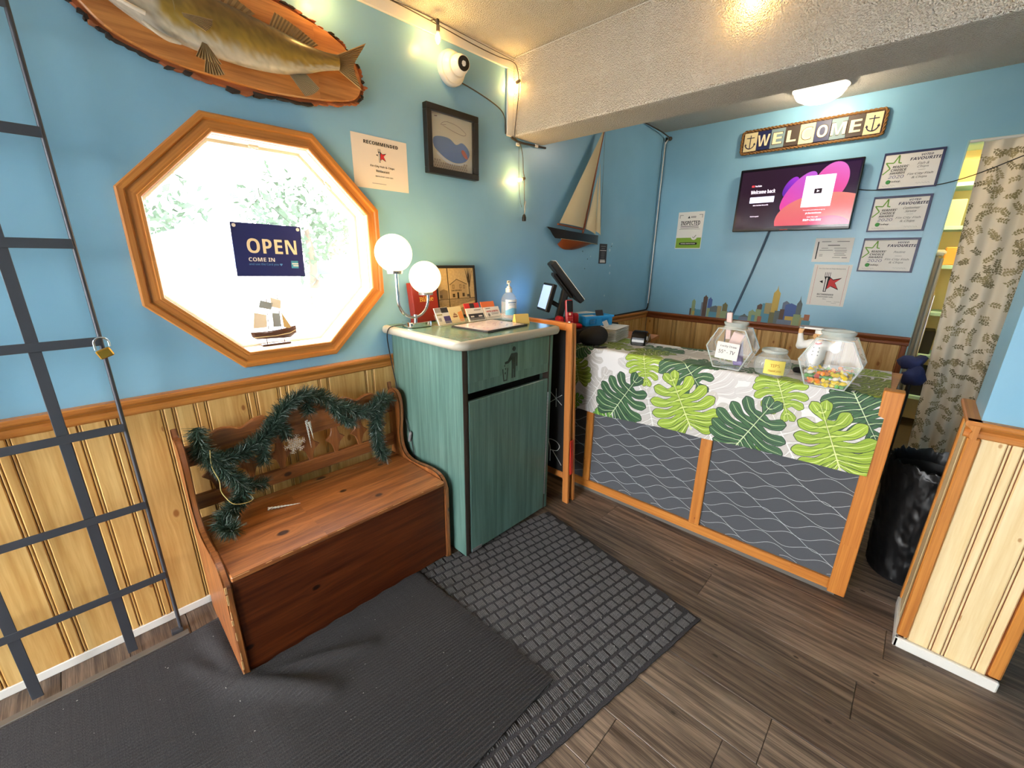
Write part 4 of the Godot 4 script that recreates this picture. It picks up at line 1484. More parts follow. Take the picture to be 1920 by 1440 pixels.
func build_counter() -> void:
	var X := counter_xf()
	var t := thing("service_counter", "pine framed service counter with grey quilted felt panels", "counter", X * Vector3(0.25, 0, 1.1))
	var frame := func(called: String, a: Vector3, b2: Vector3, m: Material, g: Vector3, bev := 0.003, us := Vector2(9, 0.8)) -> MeshInstance3D:
		var b := mb(g, us, Vector2(rng.randf(), rng.randf()))
		b.xf = X
		b.bx(a, b2, bev)
		return part(t, called, b, m)
	frame.call("bottom_rail", Vector3(-0.004, 0.022, 0.3), Vector3(0.03, 0.072, 1.872), M.counterpine, Vector3.BACK)
	frame.call("post", Vector3(-0.004, 0.072, 0.595), Vector3(0.03, 0.905, 0.641), M.counterpine, Vector3.UP)
	frame.call("post", Vector3(-0.004, 0.072, 1.258), Vector3(0.03, 0.905, 1.311), M.counterpine, Vector3.UP)
	frame.call("post", Vector3(-0.008, 0.012, 1.872), Vector3(0.05, 0.945, 1.934), M.counterpine, Vector3.UP)
	frame.call("post", Vector3(-0.004, 0.072, 0.3), Vector3(0.03, 0.905, 0.34), M.counterpine, Vector3.UP)
	frame.call("kick_strip", Vector3(0.0, 0.002, 0.3), Vector3(0.006, 0.022, 1.9), M.strip, Vector3.BACK, 0.0)
	frame.call("end_panel", Vector3(0.05, 0.02, 1.9), Vector3(0.53, 0.895, 1.925), M.endpanel, Vector3.UP)
	frame.call("carcass", Vector3(0.05, 0.02, 0.3), Vector3(0.07, 0.89, 1.9), M.blackmatte, Vector3.UP, 0.0)
	var segs := [[0.34, 0.595], [0.641, 1.258], [1.311, 1.872]]
	for q in segs:
		var fp: MeshInstance3D = frame.call("felt_panel", Vector3(0.012, 0.07, q[0]), Vector3(0.03, 0.9, q[1]), M.felt, Vector3.UP, 0.0)
		var b := mb()
		b.xf = X
		for i in 15:
			var y0 := 0.07 + i * 0.04
			var ph: float = [0.0, 1.9, 3.6][i % 3]
			var pts := []
			var cnt := 40
			for j in cnt + 1:
				var s := lerpf(q[0], q[1], float(j) / cnt)
				var y := y0 + 0.021 * sin(s * TAU / 0.21 + ph + s * 0.6) + 0.008 * sin(s * TAU / 0.43 + i)
				if y > 0.074 and y < 0.66:
					pts.append(Vector3(0.0118, y, s))
				elif pts.size() > 1:
					b.tube(pts, 0.0011, 4, false)
					pts = []
				else:
					pts = []
			if pts.size() > 1:
				b.tube(pts, 0.0011, 4, false)
		part(fp, "quilting_thread", b, M.thread)
	var b := mb(Vector3.BACK, Vector2(4, 0.8))
	b.xf = X
	b.prism(PackedVector2Array([Vector2(-0.004, 0.1), Vector2(-0.004, 1.9), Vector2(0.54, 1.934), Vector2(0.385, 0.85), Vector2(0.385, 0.745), Vector2(0.7, 0.70), Vector2(0.7, 0.1)]), Vector3.ZERO, Vector3.RIGHT, Vector3.BACK, -0.89, -0.913, 0.002)
	part(t, "worktop", b, M.counterpine)
	# the cloth: over the top, round the front edge and down
	b = mb()
	b.xf = X
	var s0 := 0.455
	var s1 := 1.895
	var rad := 0.012
	var place := func(u: float, v: float) -> Vector3:
		var s := lerpf(s0, s1, u)
		var back := lerpf(0.375, 0.375, 0.0)
		if s < 0.85:
			back = 0.376 + maxf(0.0, (0.74 - s)) * 0.3
		else:
			back = lerpf(0.376, 0.532, (s - 0.85) / (1.9 - 0.85))
		var drop := 0.918 - lerpf(0.53, 0.60, u) + 0.004 * sin(s * 11.0)
		var total := back + drop
		var d := v * total - back      # negative on top, positive below the edge
		# the last column of the right side leans in as the cloth was cut askew
		if d < -rad:
			return Vector3(-d - 0.006, CTOP + 0.0025 + 0.0012 * sin(s * 23.0 + d * 30.0), s)
		if d < rad * 0.57:
			var a := clampf((d + rad) / (rad * 1.57), 0, 1) * PI / 2
			return Vector3(rad - sin(a) * rad - 0.006, CTOP + 0.0025 - rad + cos(a) * rad, s)
		var y := d - rad * 0.57
		var fl := y / 0.4
		return Vector3(-0.006 - 0.010 * fl - 0.008 * fl * sin(s * 8.0 + 0.8) - 0.004 * fl * sin(s * 21.0), CTOP + 0.0025 - rad - y, s - 0.006 * fl * sin(s * 8.0))
	var uvf := func(u: float, v: float) -> Vector2:
		var s := lerpf(s0, s1, u)
		var back := 0.0
		if s < 0.85:
			back = 0.376 + maxf(0.0, (0.74 - s)) * 0.3
		else:
			back = lerpf(0.376, 0.532, (s - 0.85) / (1.9 - 0.85))
		var drop := 0.918 - lerpf(0.53, 0.60, u) + 0.004 * sin(s * 11.0)
		var d := v * (back + drop) - back
		return Vector2((s - 0.44) / 1.48, (d + 0.57) / (1344.0 / 2048.0 * 1.48))
	b.grid(90, 120, place, uvf, false)
	M.cloth = mat(Color.WHITE, 0.55)
	M.cloth.albedo_texture = cloth_texture()
	M.cloth.texture_repeat = false
	solo("leaf_print_tablecloth", b, M.cloth, "tablecloth printed with green monstera leaves draped over the counter", "tablecloth")

func needles(b: MB, path: Array, rad: float, per_m: float, ln: float, keep_out := -1.0) -> void:
	# branchlets of flat needles around a wire
	for i in path.size() - 1:
		var a: Vector3 = path[i]
		var c: Vector3 = path[i + 1]
		var d := (c - a)
		var L := d.length()
		if L < 1e-5: continue
		d /= L
		var cnt := int(per_m * L)
		for k in cnt:
			var o := a + d * L * rng.randf()
			var r1 := Vector3(rng.randfn(), rng.randfn(), rng.randfn())
			var out := (r1 - d * r1.dot(d)).normalized()
			var tip := o + (out * rng.randf_range(0.55, 1.0) + d * rng.randf_range(-0.1, 0.75)).normalized() * ln * rng.randf_range(0.65, 1.1)
			o += out * rad * rng.randf() * 0.35
			if keep_out > 0.0 and tip.z < keep_out: tip.z = keep_out + rng.randf() * 0.01
			var w := (tip - o).cross(Vector3(rng.randfn(), rng.randfn(), rng.randfn())).normalized() * 0.0011
			var g := rng.randf()
			b.c = Color(0.014, 0.04, 0.026).lerp(Color(0.055, 0.105, 0.07), g * g)
			if rng.randf() < 0.09: b.c = Color(0.30, 0.36, 0.33)
			b.auto([o - w, o + w, tip + w * 0.5, tip - w * 0.5])

func build_garland() -> void:
	var t := thing("tinsel_pine_garland", "dark green artificial pine garland draped over the bench back", "garland", Vector3(0.55, 0.42, 0.12))
	var runs := [
		[Vector3(0.215, 0.80, 0.10), Vector3(0.21, 0.745, 0.115), Vector3(0.215, 0.69, 0.125), Vector3(0.26, 0.665, 0.13), Vector3(0.31, 0.66, 0.13), Vector3(0.36, 0.675, 0.12), Vector3(0.40, 0.695, 0.12), Vector3(0.445, 0.72, 0.115), Vector3(0.475, 0.765, 0.11), Vector3(0.515, 0.805, 0.10), Vector3(0.56, 0.828, 0.095), Vector3(0.61, 0.836, 0.09), Vector3(0.66, 0.815, 0.09), Vector3(0.70, 0.78, 0.10), Vector3(0.75, 0.745, 0.115), Vector3(0.80, 0.715, 0.12), Vector3(0.85, 0.70, 0.125), Vector3(0.89, 0.705, 0.13), Vector3(0.92, 0.73, 0.125), Vector3(0.945, 0.75, 0.12), Vector3(0.975, 0.725, 0.13)],
		[Vector3(0.925, 0.74, 0.13), Vector3(0.90, 0.66, 0.13), Vector3(0.89, 0.59, 0.13), Vector3(0.895, 0.53, 0.13), Vector3(0.90, 0.475, 0.14), Vector3(0.92, 0.455, 0.15)],
		[Vector3(0.23, 0.70, 0.13), Vector3(0.265, 0.62, 0.14), Vector3(0.30, 0.56, 0.15), Vector3(0.31, 0.52, 0.16), Vector3(0.27, 0.485, 0.18), Vector3(0.225, 0.465, 0.2), Vector3(0.21, 0.455, 0.25), Vector3(0.235, 0.452, 0.29)],
		[Vector3(0.41, 0.70, 0.125), Vector3(0.405, 0.64, 0.125), Vector3(0.40, 0.60, 0.12)],
		[Vector3(0.70, 0.76, 0.105), Vector3(0.745, 0.69, 0.12), Vector3(0.785, 0.655, 0.12)],
		[Vector3(0.60, 0.80, 0.10), Vector3(0.605, 0.755, 0.1)],
		[Vector3(0.44, 0.77, 0.10), Vector3(0.49, 0.72, 0.115), Vector3(0.5, 0.68, 0.115)],
		[Vector3(0.30, 0.56, 0.15), Vector3(0.35, 0.53, 0.15), Vector3(0.39, 0.52, 0.15)]]
	var wires := mb()
	var b := mb()
	for i in runs.size():
		var p := smooth(runs[i], 5)
		wires.tube(p, 0.0022, 5)
		needles(b, p, 0.012, 8500.0 if i < 3 else 6500.0, 0.046 if i < 3 else 0.038, 0.086 if i != 2 else -1.0)
	part(t, "wire", wires, M.garlandwire)
	var nd := part(t, "needles", b, M.needle)
	nd.set_meta("kind", "stuff")
	# bead string loose on the garland
	b = mb()
	b.tube(smooth([Vector3(0.232, 0.72, 0.15), Vector3(0.226, 0.66, 0.16), Vector3(0.238, 0.60, 0.165), Vector3(0.236, 0.56, 0.17), Vector3(0.245, 0.53, 0.18), Vector3(0.262, 0.505, 0.2), Vector3(0.30, 0.495, 0.205), Vector3(0.325, 0.498, 0.2), Vector3(0.322, 0.515, 0.19)], 6), 0.0016, 5)
	solo("gold_cord", b, M.goldcord, "thin pale gold cord looped through the garland's left tail", "cord")
	# ornaments
	var sn := thing("snowflake_ornament", "pale glitter snowflake ornament hanging from the garland", "ornament", Vector3(0.53, 0.632, 0.105))
	b = mb()
	for k in 6:
		var a := TAU * k / 6 + 0.2
		var d := Vector3(cos(a), sin(a), 0)
		var sd := Vector3(-sin(a), cos(a), 0)
		var o := Vector3(0.53, 0.632, 0.105)
		b.tube([o, o + d * 0.043], 0.0016, 5)
		for q in [[0.018, 0.012], [0.03, 0.013], [0.038, 0.008]]:
			for s in [-1.0, 1.0]:
				b.tube([o + d * q[0], o + d * (q[0] + q[1] * 0.7) + sd * s * q[1]], 0.0013, 5)
		b.tube(smooth([o + d * 0.006, o + d * 0.018 + sd * 0.0075, o + d * 0.031, o + d * 0.018 - sd * 0.0075, o + d * 0.006], 4), 0.0012, 5)
	part(sn, "flake", b, M.glitter)
	b = mb()
	b.tube([Vector3(0.53, 0.675, 0.105), Vector3(0.525, 0.70, 0.11)], 0.0006, 4)
	part(sn, "thread", b, M.goldcord)
	var ice := [[Vector3(0.587, 0.722, 0.11), Vector3(0.594, 0.592, 0.105), "twisted clear icicle ornament hanging left of the bench back's centre"], [Vector3(0.598, 0.715, 0.112), Vector3(0.607, 0.632, 0.108), "shorter twisted icicle ornament hanging beside the long one"], [Vector3(0.372, 0.423, 0.185), Vector3(0.478, 0.424, 0.235), "twisted icicle ornament lying on the bench seat"]]
	for q in ice:
		b = mb()
		var d: Vector3 = (q[1] - q[0])
		var side := d.normalized().cross(Vector3.BACK).normalized()
		var up := side.cross(d.normalized())
		for ph in [0.0, PI]:
			var pts := []
			var rr := []
			for i in 49:
				var e := i / 48.0
				var a: float = e * TAU * 5.0 + ph
				pts.append(q[0] + d * e + (side * cos(a) + up * sin(a)) * 0.0035 * (1.0 - e * 0.9) + Vector3(0, 0.0022, 0))
				rr.append(0.0034 * (1.0 - e * 0.85))
			b.tube(pts, rr, 6)
		solo("icicle_ornament", b, M.icicle, q[2], "ornament", "icicle ornaments")

# ---------------------------------------------------------------- things on the bin cabinet
const CT := 1.0775

func card(parent: Node3D, called: String, o: Vector3, right: Vector3, up: Vector3, w: float, h: float, th: float, m: Material) -> MeshInstance3D:
	var b := mb()
	var out := right.cross(up).normalized()
	b.xf = Transform3D(Basis(right, up, out), o)
	b.box(Vector3(w * 0.5, h * 0.5, -th * 0.5), Vector3(w, h, th))
	return part(parent, called, b, m)

func plate(parent: Node3D, called: String, o: Vector3, right: Vector3, up: Vector3, rects: Array, m: Material, lift := 0.0004) -> MeshInstance3D:
	# flat print: rectangles [x, y, w, h] in the plane
	var b := mb()
	var out := right.cross(up).normalized()
	for r in rects:
		var p: Vector3 = o + right * r[0] + up * r[1] + out * lift
		b.face([p, p + right * r[2], p + right * r[2] + up * r[3], p + up * r[3]], out)
	return part(parent, called, b, m)

func poly_plate(parent: Node3D, called: String, o: Vector3, right: Vector3, up: Vector3, polys: Array, m: Material, lift := 0.0004) -> MeshInstance3D:
	var b := mb()
	var out := right.cross(up).normalized()
	for p in polys:
		var tri := Geometry2D.triangulate_polygon(p)
		var first := b.v.size()
		for q in p: b.put(o + right * q.x + up * q.y + out * lift, out)
		for k in range(0, tri.size(), 3): b.t3(first + tri[k], first + tri[k + 1], first + tri[k + 2])
	return part(parent, called, b, m)

func photo_texture() -> ImageTexture:
	# a sepia street view: house front, pole, bare tree, road
	var im := Image.create(384, 320, false, Image.FORMAT_RGB8)
	var nz := noise(0.05, 9, 4)
	for y in 320:
		for x in 384:
			var g := 0.74 + nz.get_noise_2d(x, y) * 0.06
			if y > 205: g = 0.58 + nz.get_noise_2d(x * 0.5, y * 3.0) * 0.12
			im.set_pixel(x, y, Color(g * 1.0, g * 0.88, g * 0.66))
	var s := func(v: float) -> Color: return Color(v, v * 0.87, v * 0.65)
	fill_poly(im, PackedVector2Array([Vector2(20, 205), Vector2(20, 150), Vector2(60, 138), Vector2(100, 150), Vector2(100, 205)]), s.call(0.5))
	fill_poly(im, PackedVector2Array([Vector2(130, 208), Vector2(130, 110), Vector2(200, 78), Vector2(300, 112), Vector2(300, 208)]), s.call(0.68))
	stroke(im, PackedVector2Array([Vector2(124, 112), Vector2(200, 76), Vector2(306, 112)]), 5, 5, s.call(0.34))
	for q in [[150, 112, 22, 26], [224, 112, 22, 26], [262, 116, 20, 24]]:
		im.fill_rect(Rect2i(q[0], q[1], q[2], q[3]), s.call(0.4)); im.fill_rect(Rect2i(q[0] + 3, q[1] + 3, q[2] - 6, q[3] - 6), s.call(0.62))
	for i in 7: im.fill_rect(Rect2i(142 + i * 15, 146, 8, 10), s.call(0.22))
	for q in [[148, 172, 24, 24], [250, 170, 24, 24]]: im.fill_rect(Rect2i(q[0], q[1], q[2], q[3]), s.call(0.25))
	im.fill_rect(Rect2i(196, 164, 18, 44), s.call(0.18))
	im.fill_rect(Rect2i(0, 204, 384, 4), s.call(0.35))
	fill_poly(im, PackedVector2Array([Vector2(0, 300), Vector2(120, 262), Vector2(384, 226), Vector2(384, 238), Vector2(150, 285), Vector2(0, 320)]), s.call(0.78))
	im.fill_rect(Rect2i(106, 0, 9, 266), s.call(0.28))
	for q in [[330, 205, 322, 60], [322, 100, 296, 10], [324, 90, 318, 0], [326, 110, 348, 8], [328, 130, 366, 20], [326, 80, 334, 0]]:
		stroke(im, PackedVector2Array([Vector2(q[0], q[1]), Vector2(q[2], q[3])]), 13, 3, s.call(0.24))
	for q in [[18, 176, 26, 20], [300, 180, 30, 18]]: im.fill_rect(Rect2i(q[0], q[1], q[2], q[3]), s.call(0.3))
	return ImageTexture.create_from_image(im)

func build_cabinet_items() -> void:
	var b := mb()
	# globe lamp
	var L := thing("twin_globe_lamp", "chrome table lamp with two lit opal globes on the bin cabinet", "lamp", Vector3(1.15, CT, 0.12))
	b.prism(smooth2([Vector2(1.085, 0.105), Vector2(1.12, 0.09), Vector2(1.17, 0.09), Vector2(1.203, 0.105), Vector2(1.21, 0.145), Vector2(1.203, 0.185), Vector2(1.17, 0.2), Vector2(1.12, 0.2), Vector2(1.085, 0.185), Vector2(1.078, 0.145)], 4, true), Vector3(0, CT + 0.013, 0), Vector3.RIGHT, Vector3.BACK, -0.013, 0.013, 0.003)
	part(L, "base", b, M.chrome)
	b = mb()
	b.tube([Vector3(1.142, CT + 0.024, 0.14), Vector3(1.142, 1.135, 0.14)], 0.009, 12)
	var u := [Vector3(1.052, 1.335, 0.14), Vector3(1.052, 1.215, 0.14)]
	for i in 13:
		var a := PI + PI * i / 12.0
		u.append(Vector3(1.136 + cos(a) * 0.084, 1.205 + sin(a) * 0.084, 0.14))
	u.append(Vector3(1.22, 1.235, 0.14))
	b.tube(u, 0.0075, 12)
	part(L, "tube", b, M.chrome)
	for q in [[Vector3(1.045, 1.418, 0.14), 0.083], [Vector3(1.208, 1.308, 0.14), 0.077]]:
		b = mb()
		b.lathe([Vector2(0.0, -q[1] - 0.006), Vector2(0.034, -q[1] - 0.006), Vector2(0.036, -q[1] + 0.006), Vector2(0.028, -q[1] + 0.012)], q[0], 20)
		part(L, "cup", b, M.steel)
		b = mb()
		b.ball(q[0], Vector3.ONE * q[1], 28, 18)
		part(L, "globe", b, M.opal)
		var li := OmniLight3D.new()
		li.name = "globe_light"
		li.light_color = rgb(255, 200, 104)
		li.light_energy = 0.17
		li.light_size = 0.07
		li.omni_range = 8.0
		li.omni_attenuation = 2.0
		li.shadow_enabled = true
		L.add_child(li, true)
		li.position = q[0] - L.position
	b = mb()
	b.tube(smooth([Vector3(1.082, CT + 0.012, 0.14), Vector3(1.05, CT + 0.008, 0.11), Vector3(1.026, 1.072, 0.085), Vector3(1.024, 1.03, 0.065), Vector3(1.04, 0.94, 0.05), Vector3(1.05, 0.78, 0.075), Vector3(1.052, 0.56, 0.16), Vector3(1.054, 0.51, 0.177), Vector3(1.05, 0.40, 0.20), Vector3(1.046, 0.30, 0.17), Vector3(1.05, 0.1, 0.1)], 6), 0.0026, 6)
	var cord := part(L, "cord", b, M.black)
	b = mb()
	b.xf = Transform3D(Basis(Vector3.RIGHT, 0.35), Vector3(1.05, 0.525, 0.172))
	b.box(Vector3.ZERO, Vector3(0.012, 0.06, 0.018), 0.004)
	part(cord, "switch", b, M.inkgrey)
	# red book
	var bk := thing("red_book", "dark red hardback book with gold title leaning behind the lamp", "book", Vector3(1.25, CT, 0.07))
	var bx0 := Basis(Vector3.RIGHT, -0.1) * Basis(Vector3.BACK, 0.03)
	var X := Transform3D(bx0, Vector3(1.185, CT + 0.003, 0.08))
	b = mb()
	b.xf = X
	b.bx(Vector3(0, 0, -0.004), Vector3(0.148, 0.2, 0.0), 0.001)
	b.bx(Vector3(0, 0, -0.042), Vector3(0.148, 0.2, -0.038), 0.001)
	b.bx(Vector3(-0.004, 0, -0.042), Vector3(0.002, 0.2, 0.0), 0.002)
	part(bk, "cover", b, M.bookred)
	b = mb()
	b.xf = X
	b.bx(Vector3(0.003, 0.004, -0.038), Vector3(0.143, 0.196, -0.004))
	part(bk, "pages", b, M.paper)
	for q in [["Holy", 0.155, 0.022, 0.08], ["Bible", 0.115, 0.022, 0.085]]:
		text(bk, q[0], X * Vector3(0.078, q[1], 0.0), X.basis.x, X.basis.y, q[2] * 1.15, M.gold, q[3], "serifb")
	# framed street photograph
	var fr := thing("framed_street_photograph", "black framed sepia photograph of a house leaning on the wall", "picture frame", Vector3(1.49, CT, 0.05))
	var lean := Basis(Vector3.RIGHT, -0.1)
	X = Transform3D(lean, Vector3(1.342, CT + 0.002, 0.052))
	b = mb()
	b.xf = X
	for q in [[0.0, 0.0, 0.283, 0.014], [0.0, 0.268, 0.283, 0.282], [0.0, 0.014, 0.014, 0.268], [0.269, 0.014, 0.283, 0.268]]:
		b.bx(Vector3(q[0], q[1], -0.012), Vector3(q[2], q[3], 0.006), 0.002)
	part(fr, "frame", b, M.frameblack)
	b = mb()
	b.xf = X
	b.face([Vector3(0.012, 0.012, 0), Vector3(0.271, 0.012, 0), Vector3(0.271, 0.27, 0), Vector3(0.012, 0.27, 0)], Vector3.BACK, [Vector2(0, 1), Vector2(1, 1), Vector2(1, 0), Vector2(0, 0)])
	b.bx(Vector3(0.01, 0.01, -0.01), Vector3(0.273, 0.272, -0.002))
	M.streetphoto = mat(Color.WHITE, 0.25)
	M.streetphoto.albedo_texture = photo_texture()
	part(fr, "print", b, M.streetphoto)
	# two clear card holders and their cards
	var holders := [[Vector3(1.215, CT, 0.242), 0.19, 0.12, "clear acrylic card holder beside the lamp base"], [Vector3(1.405, CT, 0.245), 0.235, -0.02, "clear acrylic card holder left of the sanitizer bottle"]]
	for hq in holders:
		var H := thing("card_holder", hq[3], "card holder", hq[0] + Vector3(hq[1] * 0.5, 0, -0.02), "acrylic card holders")
		b = mb()
		b.xf = Transform3D(Basis(Vector3.UP, hq[2]), hq[0])
		b.bx(Vector3(0, 0, -0.055), Vector3(hq[1], 0.003, 0.0))
		b.bx(Vector3(0, 0, -0.002), Vector3(hq[1], 0.024, 0.0))
		b.xf = b.xf * Transform3D(Basis(Vector3.RIGHT, -0.5), Vector3(0, 0, -0.014))
		b.bx(Vector3(0, 0, -0.002), Vector3(hq[1], 0.062, 0.0))
		part(H, "tray", b, M.acrylic)
	# cards: [origin, yaw, lean, w, h, kind, label]
	var cards := [
		[Vector3(1.217, CT + 0.006, 0.231), 0.12, -0.45, 0.09, 0.088, 0, "white and violet leaflet card beside the lamp base"],
		[Vector3(1.310, CT + 0.006, 0.220), 0.12, -0.45, 0.09, 0.085, 1, "cream leaflet card with an orange corner and a boat"],
		[Vector3(1.408, CT + 0.006, 0.234), -0.02, -0.5, 0.115, 0.072, 2, "white business card with a black band"],
		[Vector3(1.415, CT + 0.030, 0.203), -0.02, -0.4, 0.10, 0.068, 3, "red and black business card behind the black banded card"],
		[Vector3(1.528, CT + 0.006, 0.238), -0.02, -0.5, 0.11, 0.07, 4, "white hotel business card at the right of the holder"],
		[Vector3(1.53, CT + 0.034, 0.205), -0.02, -0.4, 0.095, 0.066, 5, "orange business card at the back of the holder"]]
	for q in cards:
		var B := Basis(Vector3.UP, q[1]) * Basis(Vector3.RIGHT, q[2])
		var c := thing("business_card", q[6], "card", q[0], "cards in the acrylic holders")
		var ms := [M.paper, M.cream, M.paper, M.red, M.paper, M.orange]
		card(c, "stock", q[0], B.x, B.y, q[3], q[4], 0.004, ms[q[5]])
		var w: float = q[3]
		var h: float = q[4]
		match q[5]:
			0:
				plate(c, "print", q[0], B.x, B.y, [[w * 0.5, h * 0.05, w * 0.48, h * 0.42]], M.violet)
				plate(c, "print", q[0], B.x, B.y, [[0.0, h * 0.72, w * 0.45, h * 0.26]], M.inkpale)
				plate(c, "print", q[0], B.x, B.y, [[w * 0.1, h * 0.2, w * 0.2, h * 0.2]], M.inkpale)
				plate(c, "print", q[0], B.x, B.y, [[w * 0.45, h * 0.68, w * 0.53, h * 0.3]], M.inkdark)
				plate(c, "print", q[0], B.x, B.y, [[w * 0.06, h * 0.55, w * 0.4, h * 0.06]], M.olivegold)
			1:
				poly_plate(c, "print", q[0], B.x, B.y, [PackedVector2Array([Vector2(w * 0.62, 0.004), Vector2(w * 0.98, 0.004), Vector2(w * 0.98, h * 0.7), Vector2(w * 0.62, h * 0.62)])], M.orangepale)
				poly_plate(c, "print", q[0], B.x, B.y, [PackedVector2Array([Vector2(w * 0.15, h * 0.42), Vector2(w * 0.55, h * 0.42), Vector2(w * 0.5, h * 0.34), Vector2(w * 0.2, h * 0.34)]), PackedVector2Array([Vector2(w * 0.22, h * 0.46), Vector2(w * 0.35, h * 0.46), Vector2(w * 0.35, h * 0.66)]), PackedVector2Array([Vector2(w * 0.38, h * 0.46), Vector2(w * 0.52, h * 0.46), Vector2(w * 0.38, h * 0.62)])], M.brownink)
			2:
				plate(c, "print", q[0], B.x, B.y, [[w * 0.06, h * 0.06, w * 0.88, h * 0.5]], M.inkdark)
				plate(c, "print", q[0], B.x, B.y, [[w * 0.15, h * 0.3, w * 0.2, h * 0.1], [w * 0.62, h * 0.3, w * 0.22, h * 0.1]], M.paper, 0.0007)
				plate(c, "print", q[0], B.x, B.y, [[w * 0.45, h * 0.8, w * 0.4, h * 0.06]], M.inkgrey)
			3:
				plate(c, "print", q[0], B.x, B.y, [[w * 0.36, h * 0.3, w * 0.3, h * 0.68]], M.inkdark)
			4:
				text(c, "HOTEL & MOTEL", q[0] + B.x * w * 0.52 + B.y * h * 0.64, B.x, B.y, 0.009, M.redink, w * 0.78, "bold")
				plate(c, "print", q[0], B.x, B.y, [[w * 0.12, h * 0.85, w * 0.3, h * 0.06], [w * 0.4, h * 0.46, w * 0.5, h * 0.04], [w * 0.4, h * 0.36, w * 0.45, h * 0.04], [w * 0.12, h * 0.12, w * 0.75, h * 0.03]], M.inkgrey)
				poly_plate(c, "print", q[0], B.x, B.y, [smooth2([Vector2(w * 0.3, h * 0.36), Vector2(w * 0.23, h * 0.5), Vector2(w * 0.16, h * 0.36), Vector2(w * 0.23, h * 0.2)], 4, true)], M.inkgrey)
	# sanitizer
	var S := thing("sanitizer_bottle", "clear pump bottle of hand sanitizer with a white and blue label", "bottle", Vector3(1.64, CT, 0.29))
	var o := Vector3(1.64, CT + 0.001, 0.29)
	b = mb()
	b.lathe([Vector2(0.0, 0.0), Vector2(0.036, 0.0), Vector2(0.041, 0.004), Vector2(0.042, 0.1), Vector2(0.04, 0.118), Vector2(0.03, 0.136), Vector2(0.018, 0.145), Vector2(0.016, 0.15)], o, 28)
	part(S, "bottle", b, M.clearplastic)
	b = mb()
	b.lathe([Vector2(0.0, 0.003), Vector2(0.034, 0.003), Vector2(0.0385, 0.007), Vector2(0.0395, 0.098), Vector2(0.0, 0.098)], o, 24)
	part(S, "gel", b, M.gel)
	b = mb()
	var lab := func(u2: float, v2: float) -> Vector3:
		var a := lerpf(0.1, 2.0, u2)
		return o + Vector3(cos(a + 0.25) * 0.0427 * -1.0 + 0.0, lerpf(0.03, 0.112, v2), sin(a + 0.25) * 0.0427)
	b.grid(16, 1, lab, func(u2: float, v2: float) -> Vector2: return Vector2(u2, 1.0 - v2), false)
	var lt := Image.create(64, 64, false, Image.FORMAT_RGB8)
	lt.fill(rgb(236, 238, 240))
	fill_poly(lt, PackedVector2Array([Vector2(0, 64), Vector2(0, 44), Vector2(30, 34), Vector2(64, 40), Vector2(64, 64)]), rgb(120, 190, 226))
	lt.fill_rect(Rect2i(12, 10, 40, 5), rgb(120, 150, 180))
	lt.fill_rect(Rect2i(16, 20, 30, 3), rgb(160, 175, 195))
	M.sanlabel = mat(Color.WHITE, 0.4)
	M.sanlabel.albedo_texture = ImageTexture.create_from_image(lt)
	part(S, "label", b, M.sanlabel)
	b = mb()
	b.lathe([Vector2(0.0, 0.148), Vector2(0.018, 0.148), Vector2(0.018, 0.168), Vector2(0.012, 0.17), Vector2(0.011, 0.178), Vector2(0.004, 0.18), Vector2(0.0035, 0.196), Vector2(0.011, 0.197), Vector2(0.011, 0.208), Vector2(0.0, 0.209)], o, 18)
	b.tube([o + Vector3(0, 0.203, 0), o + Vector3(-0.02, 0.203, 0.012), o + Vector3(-0.03, 0.196, 0.018)], 0.0042, 8)
	part(S, "pump", b, M.plasticwhite)
	# folded tent card and menu folder
	b = mb()
	b.xf = Transform3D(Basis(Vector3.UP, -0.35), Vector3(1.60, CT, 0.42))
	b.prism(PackedVector2Array([Vector2(-0.022, 0), Vector2(0.022, 0), Vector2(0.004, 0.048), Vector2(-0.006, 0.048)]), Vector3.ZERO, Vector3.BACK, Vector3.UP, -0.04, 0.04)
	solo("wooden_block", b, M.block, "small pale yellow wedge block on the cabinet's right corner", "block")
	var mf := thing("menu_folder", "black edged laminated menu folder lying on the bin cabinet", "menu", Vector3(1.40, CT, 0.42))
	X = Transform3D(Basis(Vector3.UP, 0.10), Vector3(1.245, CT, 0.285))
	b = mb()
	b.xf = X
	b.bx(Vector3(0, 0, 0), Vector3(0.30, 0.003, 0.24), 0.001)
	b.bx(Vector3(0, 0.004, 0), Vector3(0.30, 0.008, 0.24), 0.001)
	b.bx(Vector3(0.298, 0, 0), Vector3(0.303, 0.008, 0.24), 0.001)
	part(mf, "cover", b, M.frameblack)
	b = mb()
	b.xf = X
	b.bx(Vector3(0.006, 0.003, 0.004), Vector3(0.296, 0.004, 0.238))
	b.bx(Vector3(0.012, 0.008, 0.012), Vector3(0.288, 0.0086, 0.228))
	part(mf, "sheet", b, M.menusheet)
	b = mb()
	b.xf = X
	b.face([Vector3(0.014, 0.0089, 0.226), Vector3(0.286, 0.0089, 0.226), Vector3(0.286, 0.0089, 0.014), Vector3(0.014, 0.0089, 0.014)], Vector3.UP, [Vector2(0, 1), Vector2(1, 1), Vector2(1, 0), Vector2(0, 0)])
	var mt := Image.create(128, 96, false, Image.FORMAT_RGB8)
	mt.fill(rgb(206, 200, 222))
	var rr := RandomNumberGenerator.new()
	rr.seed = 5
	for i in 60:
		var c0 := Vector2(rr.randf() * 128, rr.randf() * 96)
		stroke(mt, PackedVector2Array([c0, c0 + Vector2(rr.randf_range(-14, 14), rr.randf_range(-5, 5)), c0 + Vector2(rr.randf_range(-20, 20), rr.randf_range(-9, 9))]), 3, 1, [rgb(150, 140, 186), rgb(232, 230, 240), rgb(178, 160, 190)][i % 3])
